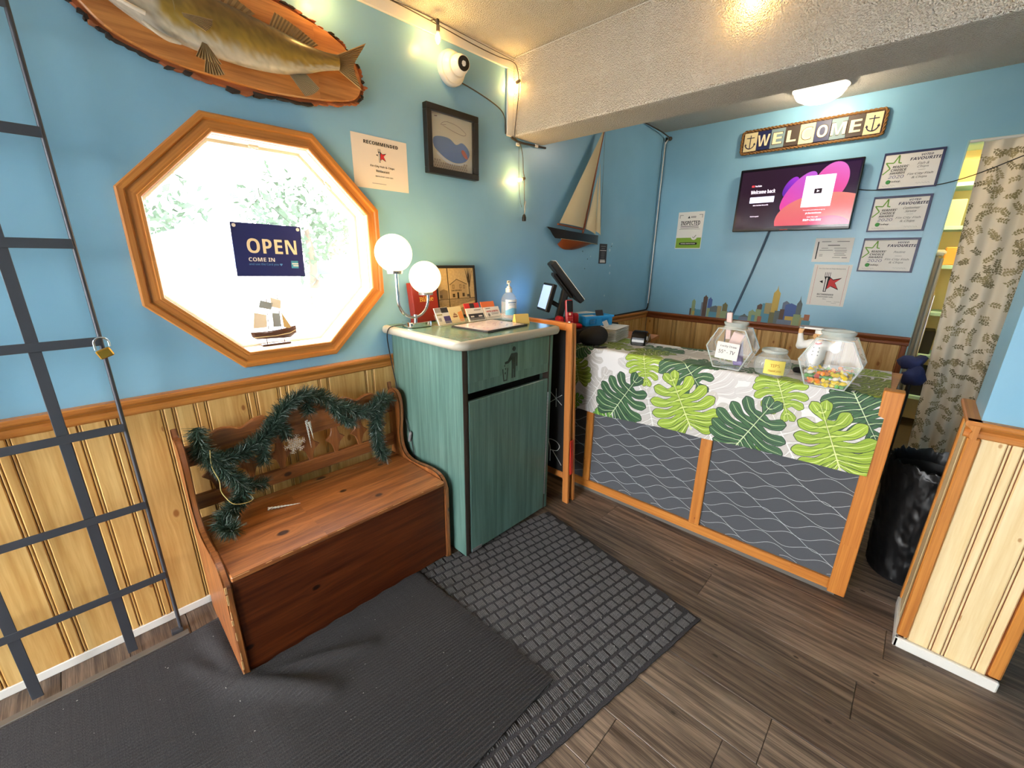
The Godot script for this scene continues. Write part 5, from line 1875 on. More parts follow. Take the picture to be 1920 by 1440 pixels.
	M.menuprint = mat(Color.WHITE, 0.08)
	M.menuprint.albedo_texture = ImageTexture.create_from_image(mt)
	part(mf, "print", b, M.menuprint)
	# chalkboard stand beside the cabinet
	var A := thing("chalkboard_stand", "folded wooden A-frame chalkboard sign beside the green cabinet", "sign", Vector3(1.81, 0, 0.37))
	for q in [[1.757, 1.808, -1.0], [1.778, 1.862, 1.0]]:
		var top := Vector3(q[0], 1.085, 0)
		var bot := Vector3(q[1], 0.0, 0)
		var up := (top - bot).normalized()
		var rt := Vector3.BACK
		var nn := rt.cross(up).normalized()
		var XB := Transform3D(Basis(nn, up, rt), bot)
		for z in [0.10, 0.60]:
			b = mb(Vector3.UP, Vector2(14, 0.8))
			b.xf = XB
			b.bx(Vector3(-0.009, 0.002, z), Vector3(0.009, 1.085, z + 0.04), 0.002)
			part(A, "stile", b, M.easel)
		for y in [0.16, 1.045]:
			b = mb(Vector3.BACK, Vector2(14, 0.8))
			b.xf = XB
			b.bx(Vector3(-0.008, y, 0.14), Vector3(0.008, y + 0.04, 0.60), 0.002)
			part(A, "rail", b, M.easel)
		b = mb()
		b.xf = XB
		b.bx(Vector3(-0.003, 0.2, 0.14), Vector3(0.003, 1.045, 0.60))
		var bd := part(A, "slate", b, M.blackmatte)
		if q[2] < 0:
			# chalk marks on the near face
			b = mb()
			b.xf = XB
			var zf := 0.0042 if nn.x < 0 else -0.0042
			for st in [[Vector2(0.58, 0.80), Vector2(0.50, 0.86)], [Vector2(0.58, 0.86), Vector2(0.50, 0.80)], [Vector2(0.54, 0.78), Vector2(0.54, 0.89)]]:
				b.tube([Vector3(zf, st[0].y - 0.18, st[0].x), Vector3(zf, st[1].y - 0.18, st[1].x)], 0.002, 5)
			for sp in [[Vector2(0.50, 0.24), Vector2(0.50, 0.33), Vector2(0.49, 0.38), Vector2(0.54, 0.385), Vector2(0.57, 0.36), Vector2(0.55, 0.325), Vector2(0.50, 0.315)], [Vector2(0.52, 0.315), Vector2(0.56, 0.27), Vector2(0.585, 0.24)], [Vector2(0.42, 0.31), Vector2(0.46, 0.315)]]:
				var pts := []
				for w in sp: pts.append(Vector3(zf, w.y, w.x))
				b.tube(smooth(pts, 5), 0.002, 5)
			part(bd, "chalk_drawing", b, M.chalk)
	b = mb()
	b.xf = Transform3D(Basis(Vector3.RIGHT, 0.0) * Basis(Vector3.BACK, 0.06), Vector3(1.80, 0.2, 0.645))
	b.bx(Vector3(-0.006, 0, 0), Vector3(0.022, 0.22, 0.006), 0.002)
	part(A, "red_strap", b, M.redplastic)
	b = mb()
	b.lathe([Vector2(0, 0), Vector2(0.007, 0), Vector2(0.007, 0.004), Vector2(0, 0.006)], Vector3(1.766, 1.086, 0.61), 10)
	part(A, "hinge_stud", b, M.plasticwhite)

# ---------------------------------------------------------------- things on the window wall
func star_fork(t: Node3D, o: Vector3, R: Vector3, U: Vector3, s: float) -> void:
	# a red star behind an upright fork
	var st := PackedVector2Array([Vector2(-0.05, 0.30), Vector2(0.12, 0.16), Vector2(0.52, 0.27), Vector2(0.24, -0.02), Vector2(0.46, -0.42), Vector2(0.06, -0.24), Vector2(-0.16, -0.46), Vector2(-0.13, -0.05), Vector2(-0.13, 0.1)])
	var out := PackedVector2Array()
	var inn := PackedVector2Array()
	for q in st:
		out.append(q * s * 1.0)
		inn.append((q * 0.80 + Vector2(0.03, -0.015)) * s)
	poly_plate(t, "star_outline", o, R, U, [out, PackedVector2Array([Vector2(-0.52, 0.03) * s, Vector2(-0.36, 0.1) * s, Vector2(-0.34, -0.07) * s])], M.ink, 0.0005)
	poly_plate(t, "star", o, R, U, [inn], M.red, 0.0008)
	var tines := []
	for x in [-0.30, -0.22, -0.14, -0.06]:
		tines.append(PackedVector2Array([Vector2(x - 0.012, 0.30) * s, Vector2(x + 0.012, 0.30) * s, Vector2(x + 0.012, 0.55) * s, Vector2(x - 0.012, 0.55) * s]))
	tines.append(PackedVector2Array([Vector2(-0.32, 0.32) * s, Vector2(-0.04, 0.32) * s, Vector2(-0.10, 0.16) * s, Vector2(-0.26, 0.16) * s]))
	tines.append(PackedVector2Array([Vector2(-0.25, 0.2) * s, Vector2(-0.11, 0.2) * s, Vector2(-0.11, -0.55) * s, Vector2(-0.25, -0.55) * s]))
	poly_plate(t, "fork_outline", o, R, U, tines, M.ink, 0.0010)
	poly_plate(t, "fork", o, R, U, [PackedVector2Array([Vector2(-0.215, 0.26) * s, Vector2(-0.145, 0.26) * s, Vector2(-0.15, -0.52) * s, Vector2(-0.21, -0.52) * s])], M.paper, 0.0014)

func sheet(called: String, label: String, cat: String, o: Vector3, R: Vector3, U: Vector3, w: float, h: float, m: Material, th := 0.0012, group := "") -> Node3D:
	var t := thing(called, label, cat, o + R * w * 0.5, group)
	var b := mb()
	var out := R.cross(U)
	b.xf = Transform3D(Basis(R, U, out), o)
	b.bx(Vector3(0, 0, 0.0005), Vector3(w, h, th))
	part(t, "sheet", b, m)
	return t

func lines(t: Node3D, o: Vector3, R: Vector3, U: Vector3, rows: Array, m: Material) -> void:
	plate(t, "small_print", o, R, U, rows, m, 0.0004)

func build_wall_items() -> void:
	var R := Vector3.RIGHT
	var U := Vector3.UP
	var out := Vector3.BACK
	# recommendation sheet
	var t := sheet("recommendation_sheet", "cream sheet headed RECOMMENDED taped right of the octagonal window", "poster", Vector3(0.959, 1.698, 0), R, U, 0.274, 0.215, M.paperwarm)
	var f := Vector3(0.959, 1.698, 0.0012)
	text(t, "RECOMMENDED", f + R * 0.142 + U * 0.187, R, U, 0.0135, M.ink, 0.17, "bold")
	star_fork(t, f + R * 0.139 + U * 0.14, R, U, 0.05)
	text(t, "Fin City Fish & Chips", f + R * 0.142 + U * 0.094, R, U, 0.0105, M.ink, 0.12, "sans")
	text(t, "Restaurant", f + R * 0.142 + U * 0.076, R, U, 0.0095, M.ink, 0.066, "sans")
	text(t, "RESTAURANT GURU 2021", f + R * 0.148 + U * 0.054, R, U, 0.005, M.inkgrey, 0.088, "sans")
	lines(t, f, R, U, [[0.085, 0.022, 0.07, 0.0025]], M.inkpale)
	# framed drawing
	t = thing("framed_drawing", "black framed child's collage of a blue pond below the security camera", "picture frame", Vector3(1.495, 1.802, 0))
	var fo := Vector3(1.333, 1.802, 0)
	var fw := 0.328
	var fh := 0.303
	var b := mb()
	for q in [[0.0, 0.0, fw, 0.028], [0.0, fh - 0.028, fw, fh], [0.0, 0.028, 0.03, fh - 0.028], [fw - 0.03, 0.028, fw, fh - 0.028]]:
		b.bx(fo + Vector3(q[0], q[1], 0), fo + Vector3(q[2], q[3], 0.034), 0.002)
	part(t, "frame", b, M.frameblack)
	b = mb()
	b.bx(fo + Vector3(0.02, 0.02, 0.001), fo + Vector3(fw - 0.02, fh - 0.02, 0.012))
	part(t, "paper", b, M.paperdraw)
	var p := fo + Vector3(0.03, 0.028, 0.012)
	poly_plate(t, "blue_patch", p, R, U, [smooth2([Vector2(0.02, 0.135), Vector2(0.06, 0.148), Vector2(0.12, 0.146), Vector2(0.16, 0.125), Vector2(0.20, 0.14), Vector2(0.238, 0.12), Vector2(0.25, 0.09), Vector2(0.22, 0.055), Vector2(0.16, 0.04), Vector2(0.10, 0.05), Vector2(0.05, 0.075), Vector2(0.02, 0.10)], 3, true)], M.crayonblue)
	poly_plate(t, "white_wave", p, R, U, [smooth2([Vector2(0.05, 0.072), Vector2(0.1, 0.046), Vector2(0.16, 0.035), Vector2(0.22, 0.05), Vector2(0.225, 0.045), Vector2(0.16, 0.027), Vector2(0.1, 0.034), Vector2(0.04, 0.066)], 3, true)], M.paper, 0.0006)
	var pat := mb()
	for i in 15:
		for j in 4:
			var c := p + Vector3(0.018 + i * 0.0145 + (0.007 if j % 2 else 0.0), 0.004 + j * 0.0115, 0.0007)
			if j == 3 and i > 2 and i < 13: continue
			for k in 6:
				var a := TAU * k / 6
				pat.tube([c + Vector3(cos(a), sin(a), 0) * 0.0022, c + Vector3(cos(a + 0.7), sin(a + 0.7), 0) * 0.0056], 0.0008, 4, false)
	part(t, "patterned_band", pat, M.brownink)
	poly_plate(t, "orange_fish", p, R, U, [smooth2([Vector2(0.196, 0.105), Vector2(0.21, 0.108), Vector2(0.226, 0.095), Vector2(0.238, 0.072), Vector2(0.222, 0.07), Vector2(0.206, 0.082), Vector2(0.196, 0.094)], 3, true)], M.fishorange, 0.0008)
	b = mb()
	b.tube(smooth([p + Vector3(0.10, 0.205, 0.001), p + Vector3(0.066, 0.20, 0.001), p + Vector3(0.10, 0.218, 0.001), p + Vector3(0.17, 0.212, 0.001), p + Vector3(0.225, 0.188, 0.001), p + Vector3(0.21, 0.175, 0.001), p + Vector3(0.15, 0.182, 0.001), p + Vector3(0.08, 0.198, 0.001)], 5), 0.0007, 4)
	b.tube([p + Vector3(0.03, 0.23, 0.001), p + Vector3(0.045, 0.232, 0.001)], 0.0022, 5)
	part(t, "pencil_line", b, M.brownink)
	b = mb()
	b.bx(fo + Vector3(0.022, 0.022, 0.024), fo + Vector3(fw - 0.022, fh - 0.022, 0.026))
	part(t, "glass", b, M.pane)
	# security camera
	t = thing("security_camera", "white dome security camera high on the window wall", "camera", Vector3(1.505, 2.205, 0))
	b = mb()
	b.lathe([Vector2(0.0, 0.0), Vector2(0.076, 0.0), Vector2(0.076, 0.022), Vector2(0.072, 0.028), Vector2(0.066, 0.03), Vector2(0.066, 0.036), Vector2(0.06, 0.05), Vector2(0.05, 0.06), Vector2(0.0, 0.062)], Vector3(1.505, 2.284, 0), 32, Vector3.BACK)
	part(t, "mount", b, M.camwhite)
	var ld := Vector3(-0.15, -0.12, 0.9).normalized()
	var bc := Vector3(1.507, 2.284, 0.072)
	b = mb()
	b.ball(bc, Vector3.ONE * 0.045, 24, 16)
	part(t, "eyeball", b, M.camwhite)
	b = mb()
	b.lathe([Vector2(0.033, 0.025), Vector2(0.034, 0.040), Vector2(0.031, 0.042), Vector2(0.028, 0.036), Vector2(0.0, 0.036)], bc, 24, ld)
	var ring := part(t, "lens_ring", b, M.camwhite)
	b = mb()
	b.lathe([Vector2(0.0305, 0.0405), Vector2(0.03, 0.0425), Vector2(0.0, 0.0435)], bc, 24, ld)
	part(ring, "lens", b, M.black)
	b = mb()
	b.tube(smooth([Vector3(1.56, 2.245, 0.006), Vector3(1.70, 2.225, 0.005), Vector3(1.83, 2.195, 0.005), Vector3(1.878, 2.16, 0.006), Vector3(1.888, 2.10, 0.006), Vector3(1.89, 2.075, 0.006)], 6), 0.003, 6)
	part(t, "cable", b, M.cablegrey)
	# hanging sign in the window
	t = thing("open_sign", "navy OPEN COME IN sign hanging in the octagonal window", "sign", Vector3(0.594, 1.318, -0.058))
	var A := Vector3(0.464, 1.322, -0.058)
	var rx := Vector3(0.256, -0.006, 0).normalized()
	var uy := Vector3(0.006, 0.256, 0).normalized()
	b = mb()
	b.xf = Transform3D(Basis(rx, uy, out), A)
	b.bx(Vector3(0, 0, 0), Vector3(0.257, 0.203, 0.003), 0.0008)
	part(t, "board", b, M.signnavy)
	b = mb()
	b.xf = Transform3D(Basis(rx, uy, out), A)
	for x in [0.012, 0.245]:
		b.lathe([Vector2(0.0, 0.0), Vector2(0.0068, 0.0), Vector2(0.0068, 0.0012), Vector2(0.0, 0.0014)], Vector3(x, 0.191, 0.003), 14, Vector3.BACK)
	part(t, "grommets", b, M.paper)
	var s := A + out * 0.003
	text(t, "OPEN", s + rx * 0.14 + uy * 0.118, rx, uy, 0.056, M.signcream, 0.185, "bold")
	text(t, "COME IN", s + rx * 0.095 + uy * 0.066, rx, uy, 0.015, M.paper, 0.095, "bold")
	text(t, "and use the Card you", s + rx * 0.101 + uy * 0.047, rx, uy, 0.011, M.signblue, 0.108, "sans")
	poly_plate(t, "heart", s + rx * 0.165 + uy * 0.047, rx, uy, [PackedVector2Array([Vector2(0, -0.005), Vector2(0.006, 0.002), Vector2(0.003, 0.005), Vector2(0, 0.003), Vector2(-0.003, 0.005), Vector2(-0.006, 0.002)])], M.signblue)
	plate(t, "card_logo", s, rx, uy, [[0.205, 0.034, 0.028, 0.03]], M.logoteal)
	plate(t, "card_logo_text", s, rx, uy, [[0.208, 0.050, 0.025, 0.0045], [0.212, 0.042, 0.021, 0.0045]], M.paper, 0.0008)
	b = mb()
	var kn := Vector3(0.592, 1.624, -0.066)
	b.tube([A + rx * 0.02 + uy * 0.2, kn], 0.001, 5)
	b.tube([A + rx * 0.235 + uy * 0.2, kn], 0.001, 5)
	b.tube(smooth([kn, kn + Vector3(-0.002, 0.03, 0), kn + Vector3(0.004, 0.06, -0.005), Vector3(0.598, 1.71, -0.092)], 4), 0.0012, 5)
	part(t, "cord", b, M.cablegrey)
	# model ship on the window sill
	t = thing("model_schooner", "small wooden model schooner standing in the octagonal window", "model ship", Vector3(0.563, 1.034, -0.05))
	var zc := -0.05
	b = mb()
	b.bx(Vector3(0.508, 1.0345, zc - 0.014), Vector3(0.62, 1.044, zc + 0.014), 0.002)
	for x in [0.53, 0.598]: b.tube([Vector3(x, 1.043, zc), Vector3(x, 1.066, zc)], 0.0018, 6)
	part(t, "stand", b, M.walnut)
	b = mb()
	var hull := func(u2: float, v2: float) -> Vector3:
		var x := lerpf(0.477, 0.652, u2)
		var half := 0.017 * pow(sin(PI * clampf(u2 * 0.86 + 0.14, 0, 1)), 0.6)
		var topy := 1.092 + 0.012 * pow(absf(u2 - 0.4) * 1.7, 2.0) + u2 * 0.006
		var boty := lerpf(1.068, 1.058, u2) + 0.02 * smoothstep(0.82, 1.0, u2) + 0.012 * (1.0 - smoothstep(0.0, 0.08, u2))
		var a := lerpf(-PI / 2, PI / 2, v2)
		return Vector3(x, lerpf(boty, topy, pow(absf(sin(a)), 0.8)), zc + signf(a) * half * pow(absf(sin(a)), 0.55) )
	b.grid(20, 14, hull, null, false)
	b.bx(Vector3(0.485, 1.088, zc - 0.012), Vector3(0.63, 1.0905, zc + 0.012))
	part(t, "hull", b, M.walnut)
	b = mb()
	for sg in [-1.0, 1.0]:
		b.tube([Vector3(0.482, 1.078, zc + sg * 0.0135), Vector3(0.56, 1.077, zc + sg * 0.0172), Vector3(0.62, 1.082, zc + sg * 0.014), Vector3(0.648, 1.091, zc + sg * 0.004)], 0.0012, 5)
	part(t, "hull_stripe", b, M.cream)
	b = mb()
	b.tube([Vector3(0.542, 1.09, zc), Vector3(0.553, 1.244, zc)], 0.0016, 6)
	b.tube([Vector3(0.592, 1.09, zc), Vector3(0.595, 1.246, zc)], 0.0016, 6)
	b.tube([Vector3(0.635, 1.096, zc), Vector3(0.678, 1.108, zc)], 0.0014, 6)
	b.tube([Vector3(0.475, 1.112, zc), Vector3(0.541, 1.112, zc)], 0.0012, 5)
	b.tube([Vector3(0.494, 1.182, zc), Vector3(0.545, 1.168, zc)], 0.0011, 5)
	b.tube([Vector3(0.562, 1.24, zc), Vector3(0.612, 1.222, zc)], 0.0013, 5)
	b.tube([Vector3(0.556, 1.113, zc), Vector3(0.592, 1.112, zc)], 0.0011, 5)
	part(t, "spars", b, M.walnut)
	for q in [[Vector2(0.528, 1.226), Vector2(0.573, 1.212), Vector2(0.563, 1.184), Vector2(0.518, 1.198), 0], [Vector2(0.564, 1.172), Vector2(0.592, 1.168), Vector2(0.59, 1.112), Vector2(0.562, 1.113), 0], [Vector2(0.498, 1.178), Vector2(0.542, 1.166), Vector2(0.538, 1.114), Vector2(0.486, 1.114), 1], [Vector2(0.566, 1.236), Vector2(0.606, 1.222), Vector2(0.60, 1.186), Vector2(0.566, 1.196), 1], [Vector2(0.600, 1.176), Vector2(0.606, 1.16), Vector2(0.636, 1.098), Vector2(0.602, 1.107), 2]]:
		b = mb()
		var pp := PackedVector2Array([q[0], q[1], q[2], q[3]])
		b.prism(pp, Vector3(0, 0, zc + 0.003), R, U, 0.0, 0.001)
		part(t, "sail", b, [M.sailgrey, M.sailwhite, M.sailtan][q[4]])
	b = mb()
	for q in [[Vector3(0.597, 1.18, zc), Vector3(0.672, 1.107, zc)], [Vector3(0.553, 1.21, zc), Vector3(0.595, 1.17, zc)], [Vector3(0.52, 1.197, zc), Vector3(0.596, 1.168, zc)]]: b.tube(q, 0.0005, 4)
	part(t, "rigging", b, M.walnut)
	# pond yacht on the wall behind the beam
	t = thing("wall_sailboat", "wooden half model sailboat with cream sails on the wall past the beam", "model boat", Vector3(2.6, 1.46, 0))
	b = mb()
	# half hull against the wall: dark topsides, red brown keel
	var hx := func(u2: float) -> float: return lerpf(2.275, 2.90, u2)
	var deck := func(u2: float) -> float: return 1.585 - 0.028 * u2 + 0.012 * pow(2.0 * u2 - 1.0, 2.0) + 0.006
	var wl := func(u2: float) -> float: return 1.537 - 0.03 * u2 + 0.0
	var wid := func(u2: float) -> float: return 0.065 * pow(sin(PI * clampf(u2 * 0.92 + 0.06, 0, 1)), 0.75)
	var upper := func(u2: float, v2: float) -> Vector3:
		var y0: float = lerpf(maxf(wl.call(u2), deck.call(u2) - 0.09 * smoothstep(0.0, 0.16, u2) - 0.006), deck.call(u2), v2)
		return Vector3(hx.call(u2), y0, 0.004 + wid.call(u2) * lerpf(0.8, 1.0, v2))
	b.grid(28, 6, upper, null, false)
	var dk := func(u2: float, v2: float) -> Vector3: return Vector3(hx.call(u2), deck.call(u2), 0.004 + wid.call(u2) * (1.0 - v2))
	b.grid(28, 2, dk, null, false)
	part(t, "topsides", b, M.hullblack)
	b = mb()
	var keel := func(u2: float, v2: float) -> Vector3:
		var uu := lerpf(0.2, 0.95, u2)
		var kb: float = 1.462 + 0.03 * pow(maxf(0.0, 0.22 - u2) * 5.0, 2.0) * 1.0 + 0.07 * pow(maxf(0.0, u2 - 0.35) / 0.65, 1.5)
		var y0: float = lerpf(minf(kb, wl.call(uu)), wl.call(uu), v2)
		return Vector3(hx.call(uu), y0, 0.004 + wid.call(uu) * 0.8 * pow(v2, 0.7) + 0.004)
	b.grid(24, 8, keel, null, false)
	part(t, "keel", b, M.hullred)
	b = mb()
	var wp := []
	for i in 21:
		var e := 0.19 + 0.77 * i / 20.0
		wp.append(Vector3(hx.call(e), wl.call(e), 0.005 + wid.call(e) * 0.81))
	b.tube(wp, 0.002, 5)
	part(t, "waterline", b, M.cream)
	b = mb(U, Vector2(10, 1))
	b.tube([Vector3(2.635, 1.57, 0.05), Vector3(2.69, 1.75, 0.05), Vector3(2.835, 2.30, 0.05)], [0.007, 0.0065, 0.004], 8)
	part(t, "mast", b, M.mast)
	b = mb(R)
	b.tube([Vector3(2.345, 1.622, 0.05), Vector3(2.64, 1.602, 0.05)], 0.0055, 8)
	part(t, "boom", b, M.mast)
	for q in [[Vector3(2.36, 1.63, 0.052), Vector3(2.638, 1.613, 0.05), Vector3(2.83, 2.285, 0.05), 0.02], [Vector3(2.665, 1.61, 0.05), Vector3(2.79, 1.575, 0.058), Vector3(2.79, 1.98, 0.05), 0.012], [Vector3(2.80, 1.60, 0.05), Vector3(2.872, 1.572, 0.05), Vector3(2.802, 2.06, 0.05), 0.01]]:
		b = mb()
		var sail := func(u2: float, v2: float) -> Vector3:
			var base: Vector3 = q[0].lerp(q[1], u2)
			var pt: Vector3 = base.lerp(q[2], v2)
			return pt + Vector3(0, 0, q[3] * sin(PI * u2) * sin(PI * minf(v2 + 0.25, 1.0)))
		b.grid(10, 14, sail, null, false)
		part(t, "sail", b, M.sailcloth)
	b = mb()
	for q in [[Vector3(2.835, 2.3, 0.05), Vector3(2.882, 1.575, 0.04)], [Vector3(2.42, 1.60, 0.05), Vector3(2.43, 1.59, 0.05)], [Vector3(2.635, 1.60, 0.056), Vector3(2.76, 2.02, 0.062)]]: b.tube(q, 0.001, 4)
	part(t, "rigging", b, M.walnut)
	# black sticker with rows of print
	t = sheet("hours_sticker", "small black notice sticker on the wall below the sailboat", "sticker", Vector3(2.945, 1.366, 0), R, U, 0.11, 0.15, M.inkdark)
	var so := Vector3(2.945, 1.366, 0.0012)
	plate(t, "print", so, R, U, [[0.01, 0.098, 0.09, 0.004], [0.018, 0.008, 0.075, 0.012], [0.018, 0.023, 0.07, 0.007]], M.paper)
	var rows := []
	for i in 6: rows.append([0.03, 0.04 + i * 0.009, 0.05, 0.003])
	rows.append([0.02, 0.128, 0.07, 0.006])
	rows.append([0.03, 0.112, 0.05, 0.005])
	plate(t, "small_print", so, R, U, rows, M.inkgrey)
	# old screw holes in the wall
	for q in [[2.72, 1.455], [2.79, 1.40], [2.76, 1.33], [3.12, 1.50]]:
		b = mb()
		b.lathe([Vector2(0, 0.0), Vector2(0.004, 0.0), Vector2(0.003, 0.002), Vector2(0, 0.0025)], Vector3(q[0], q[1], 0), 8, Vector3.BACK)
		var k := part(get_node("wall_back"), "screw", b, M.inkdark)
	for q in [[2.83, 1.42, 0.006], [3.10, 1.47, 0.012], [3.13, 1.52, 0.008], [3.12, 1.35, 0.01], [3.125, 1.29, 0.012], [3.07, 1.11, 0.009]]:
		b = mb()
		b.lathe([Vector2(0, 0.0), Vector2(q[2], 0.0), Vector2(q[2] * 0.8, 0.0012), Vector2(0, 0.0014)], Vector3(q[0], q[1], 0), 7, Vector3.BACK)
		part(get_node("wall_back"), "filler_patch", b, M.fillerblue)

func build_fish() -> void:
	var t := thing("mounted_fish", "mounted walleye fish with golden flank on a slab plaque", "mounted fish", Vector3(0.58, 1.96, 0.0))
	# live edge slab
	var lower := [Vector2(0.10, 2.22), Vector2(0.125, 2.13), Vector2(0.165, 2.075), Vector2(0.222, 2.022), Vector2(0.336, 1.983), Vector2(0.444, 1.967), Vector2(0.635, 1.96), Vector2(0.83, 1.982), Vector2(0.95, 2.006), Vector2(1.0, 2.03), Vector2(1.022, 2.07), Vector2(1.02, 2.12), Vector2(0.985, 2.185), Vector2(0.93, 2.222), Vector2(0.86, 2.245), Vector2(0.746, 2.268), Vector2(0.62, 2.285), Vector2(0.45, 2.315), Vector2(0.3, 2.33), Vector2(0.18, 2.31), Vector2(0.12, 2.27)]
	var sm := smooth2(lower, 5, true)
	var rag := PackedVector2Array()
	var inner := PackedVector2Array()
	var cen := Vector2(0.57, 2.14)
	for i in sm.size():
		var d := (sm[i] - cen).normalized()
		inner.append(sm[i] - d * 0.013)
		rag.append(sm[i] + d * (0.004 + rng.randf_range(-0.005, 0.006)))
	var b := mb(Vector3.RIGHT, Vector2(4, 1.2))
	b.prism(inner, Vector3.ZERO, Vector3.RIGHT, Vector3.UP, 0.004, 0.03, 0.004)
	var plq := part(t, "slab", b, M.slab)
	b = mb()
	b.prism(rag, Vector3.ZERO, Vector3.RIGHT, Vector3.UP, 0.003, 0.017, 0.004)
	part(t, "wane", b, M.wane)
	# bark: separate crusty flakes along the rim
	for i in rag.size():
		if i % 2 == 0 and rng.randf() < 0.35: continue
		var p := rag[i]
		var q := rag[(i + 1) % rag.size()]
		if p.distance_to(q) > 0.2: continue
		var d := ((p + q) * 0.5 - cen).normalized()
		b = mb()
		var w1 := rng.randf_range(0.012, 0.024)
		var pts := PackedVector2Array([p - d * 0.006, q - d * 0.005, q + d * (w1 * rng.randf_range(0.2, 0.6) - 0.004), (p + q) * 0.5 + d * (w1 * 0.5 - 0.002), p + d * (w1 * rng.randf_range(0.2, 0.6) - 0.004)])
		b.prism(pts, Vector3.ZERO, Vector3.RIGHT, Vector3.UP, rng.randf_range(0.002, 0.006), rng.randf_range(0.02, 0.027), 0.0015)
		part(plq, "bark_flake", b, M.bark2 if rng.randf() < (0.75 if p.x < 0.75 and p.y < 2.2 else 0.35) else M.bark3)
	# body: stations [t, x, y centre, half height, half depth]
	var st := [[0.0, 0.195, 2.135, 0.012, 0.01], [0.04, 0.235, 2.128, 0.034, 0.026], [0.1, 0.285, 2.118, 0.052, 0.04], [0.18, 0.34, 2.112, 0.068, 0.05], [0.28, 0.41, 2.11, 0.077, 0.056], [0.4, 0.49, 2.106, 0.082, 0.058], [0.55, 0.59, 2.1, 0.078, 0.055], [0.7, 0.69, 2.098, 0.066, 0.046], [0.82, 0.775, 2.103, 0.048, 0.034], [0.92, 0.845, 2.115, 0.032, 0.022], [1.0, 0.905, 2.127, 0.026, 0.014]]
	var get_st := func(k: int, u2: float) -> float:
		var pr := []
		for q in st: pr.append([q[0], q[k]])
		return spline_r(pr, u2)
	var zc := 0.062
	var tabs := []
	for i in 61:
		var e := i / 60.0
		tabs.append([get_st.call(1, e), get_st.call(2, e), get_st.call(3, e), get_st.call(4, e)])
	var nz := noise(60.0, 3, 2)
	var body := func(u2: float, v2: float) -> Vector3:
		var i := u2 * 60.0
		var a: Array = tabs[int(i)]
		var th := v2 * TAU
		var k := 1.0
		# gill cover edge: a small step behind the head
		if u2 > 0.165 and u2 < 0.24: k = 1.0 + 0.05 * smoothstep(0.24, 0.2, u2) * smoothstep(0.165, 0.2, u2)
		return Vector3(a[0], a[1] + cos(th) * a[2], zc + sin(th) * a[3] * k)
	var skin := func(u2: float, v2: float) -> Color:
		var side := cos(v2 * TAU)
		var n1 := nz.get_noise_2d(u2 * 1.2, v2 * 0.9)
		var back := Color(0.085, 0.058, 0.022)
		var flank := Color(0.25, 0.15, 0.035)
		var gold := Color(0.56, 0.35, 0.05)
		var belly := Color(0.72, 0.66, 0.52)
		var e := side + n1 * 0.22
		var c := belly
		if e > 0.5: c = flank.lerp(back, smoothstep(0.5, 0.9, e))
		elif e > -0.35: c = gold.lerp(flank, smoothstep(-0.35, 0.5, e))
		elif e > -0.72: c = belly.lerp(gold, smoothstep(-0.72, -0.4, e))
		if u2 < 0.2 and side < 0.25: c = c.lerp(Color(0.66, 0.58, 0.46), 0.8 * smoothstep(0.21, 0.17, u2) * smoothstep(0.35, 0.05, side + n1 * 0.15))
		# saddle blotches and fine speckle
		c = c.lerp(back, 0.25 * smoothstep(0.1, 0.5, nz.get_noise_2d(u2 * 0.18 + 7.0, v2 * 0.25)) * smoothstep(-0.3, 0.4, side))
		return c * 0.78 * (0.86 + 0.3 * nz.get_noise_2d(u2 * 6.0, v2 * 5.0))
	b = mb()
	b.grid(60, 40, body, func(u2: float, v2: float) -> Vector2: return Vector2(u2 * 8.0, v2 * 4.0), false, skin)
	part(t, "body", b, M.fishskin)
	# mouth, jaw and eye
	b = mb()
	b.c = Color(0.66, 0.58, 0.46)
	b.tube(smooth([Vector3(0.20, 2.118, 0.075), Vector3(0.235, 2.097, 0.092), Vector3(0.275, 2.08, 0.105), Vector3(0.31, 2.07, 0.108)], 5), 0.006, 8)
	b.tube(smooth([Vector3(0.30, 2.052, 0.1), Vector3(0.33, 2.036, 0.095), Vector3(0.36, 2.03, 0.085), Vector3(0.39, 2.028, 0.08)], 5), [0.004, 0.0045, 0.005, 0.0055, 0.006, 0.0065, 0.007, 0.0075, 0.008, 0.008, 0.008, 0.007, 0.006, 0.005, 0.004, 0.003], 8)
	part(t, "jaw", b, M.fishskin)
	b = mb()
	b.c = Color(0.30, 0.22, 0.10)
	var gill := []
	for i in 13:
		var a := lerpf(-1.25, 0.9, i / 12.0)
		gill.append(Vector3(0.352 + cos(a) * 0.03, 2.112 + sin(a) * 0.058, zc + 0.0515 * cos(a * 0.95)))
	b.tube(gill, 0.0035, 6)
	part(t, "gill_cover", b, M.fishskin)
	b = mb()
	b.ball(Vector3(0.268, 2.148, 0.092), Vector3(0.013, 0.013, 0.008), 14, 10)
	var eye := part(t, "eye", b, M.fisheye)
	b = mb()
	b.ball(Vector3(0.268, 2.148, 0.0965), Vector3(0.006, 0.006, 0.0045), 10, 8)
	part(eye, "pupil", b, M.blackgloss)
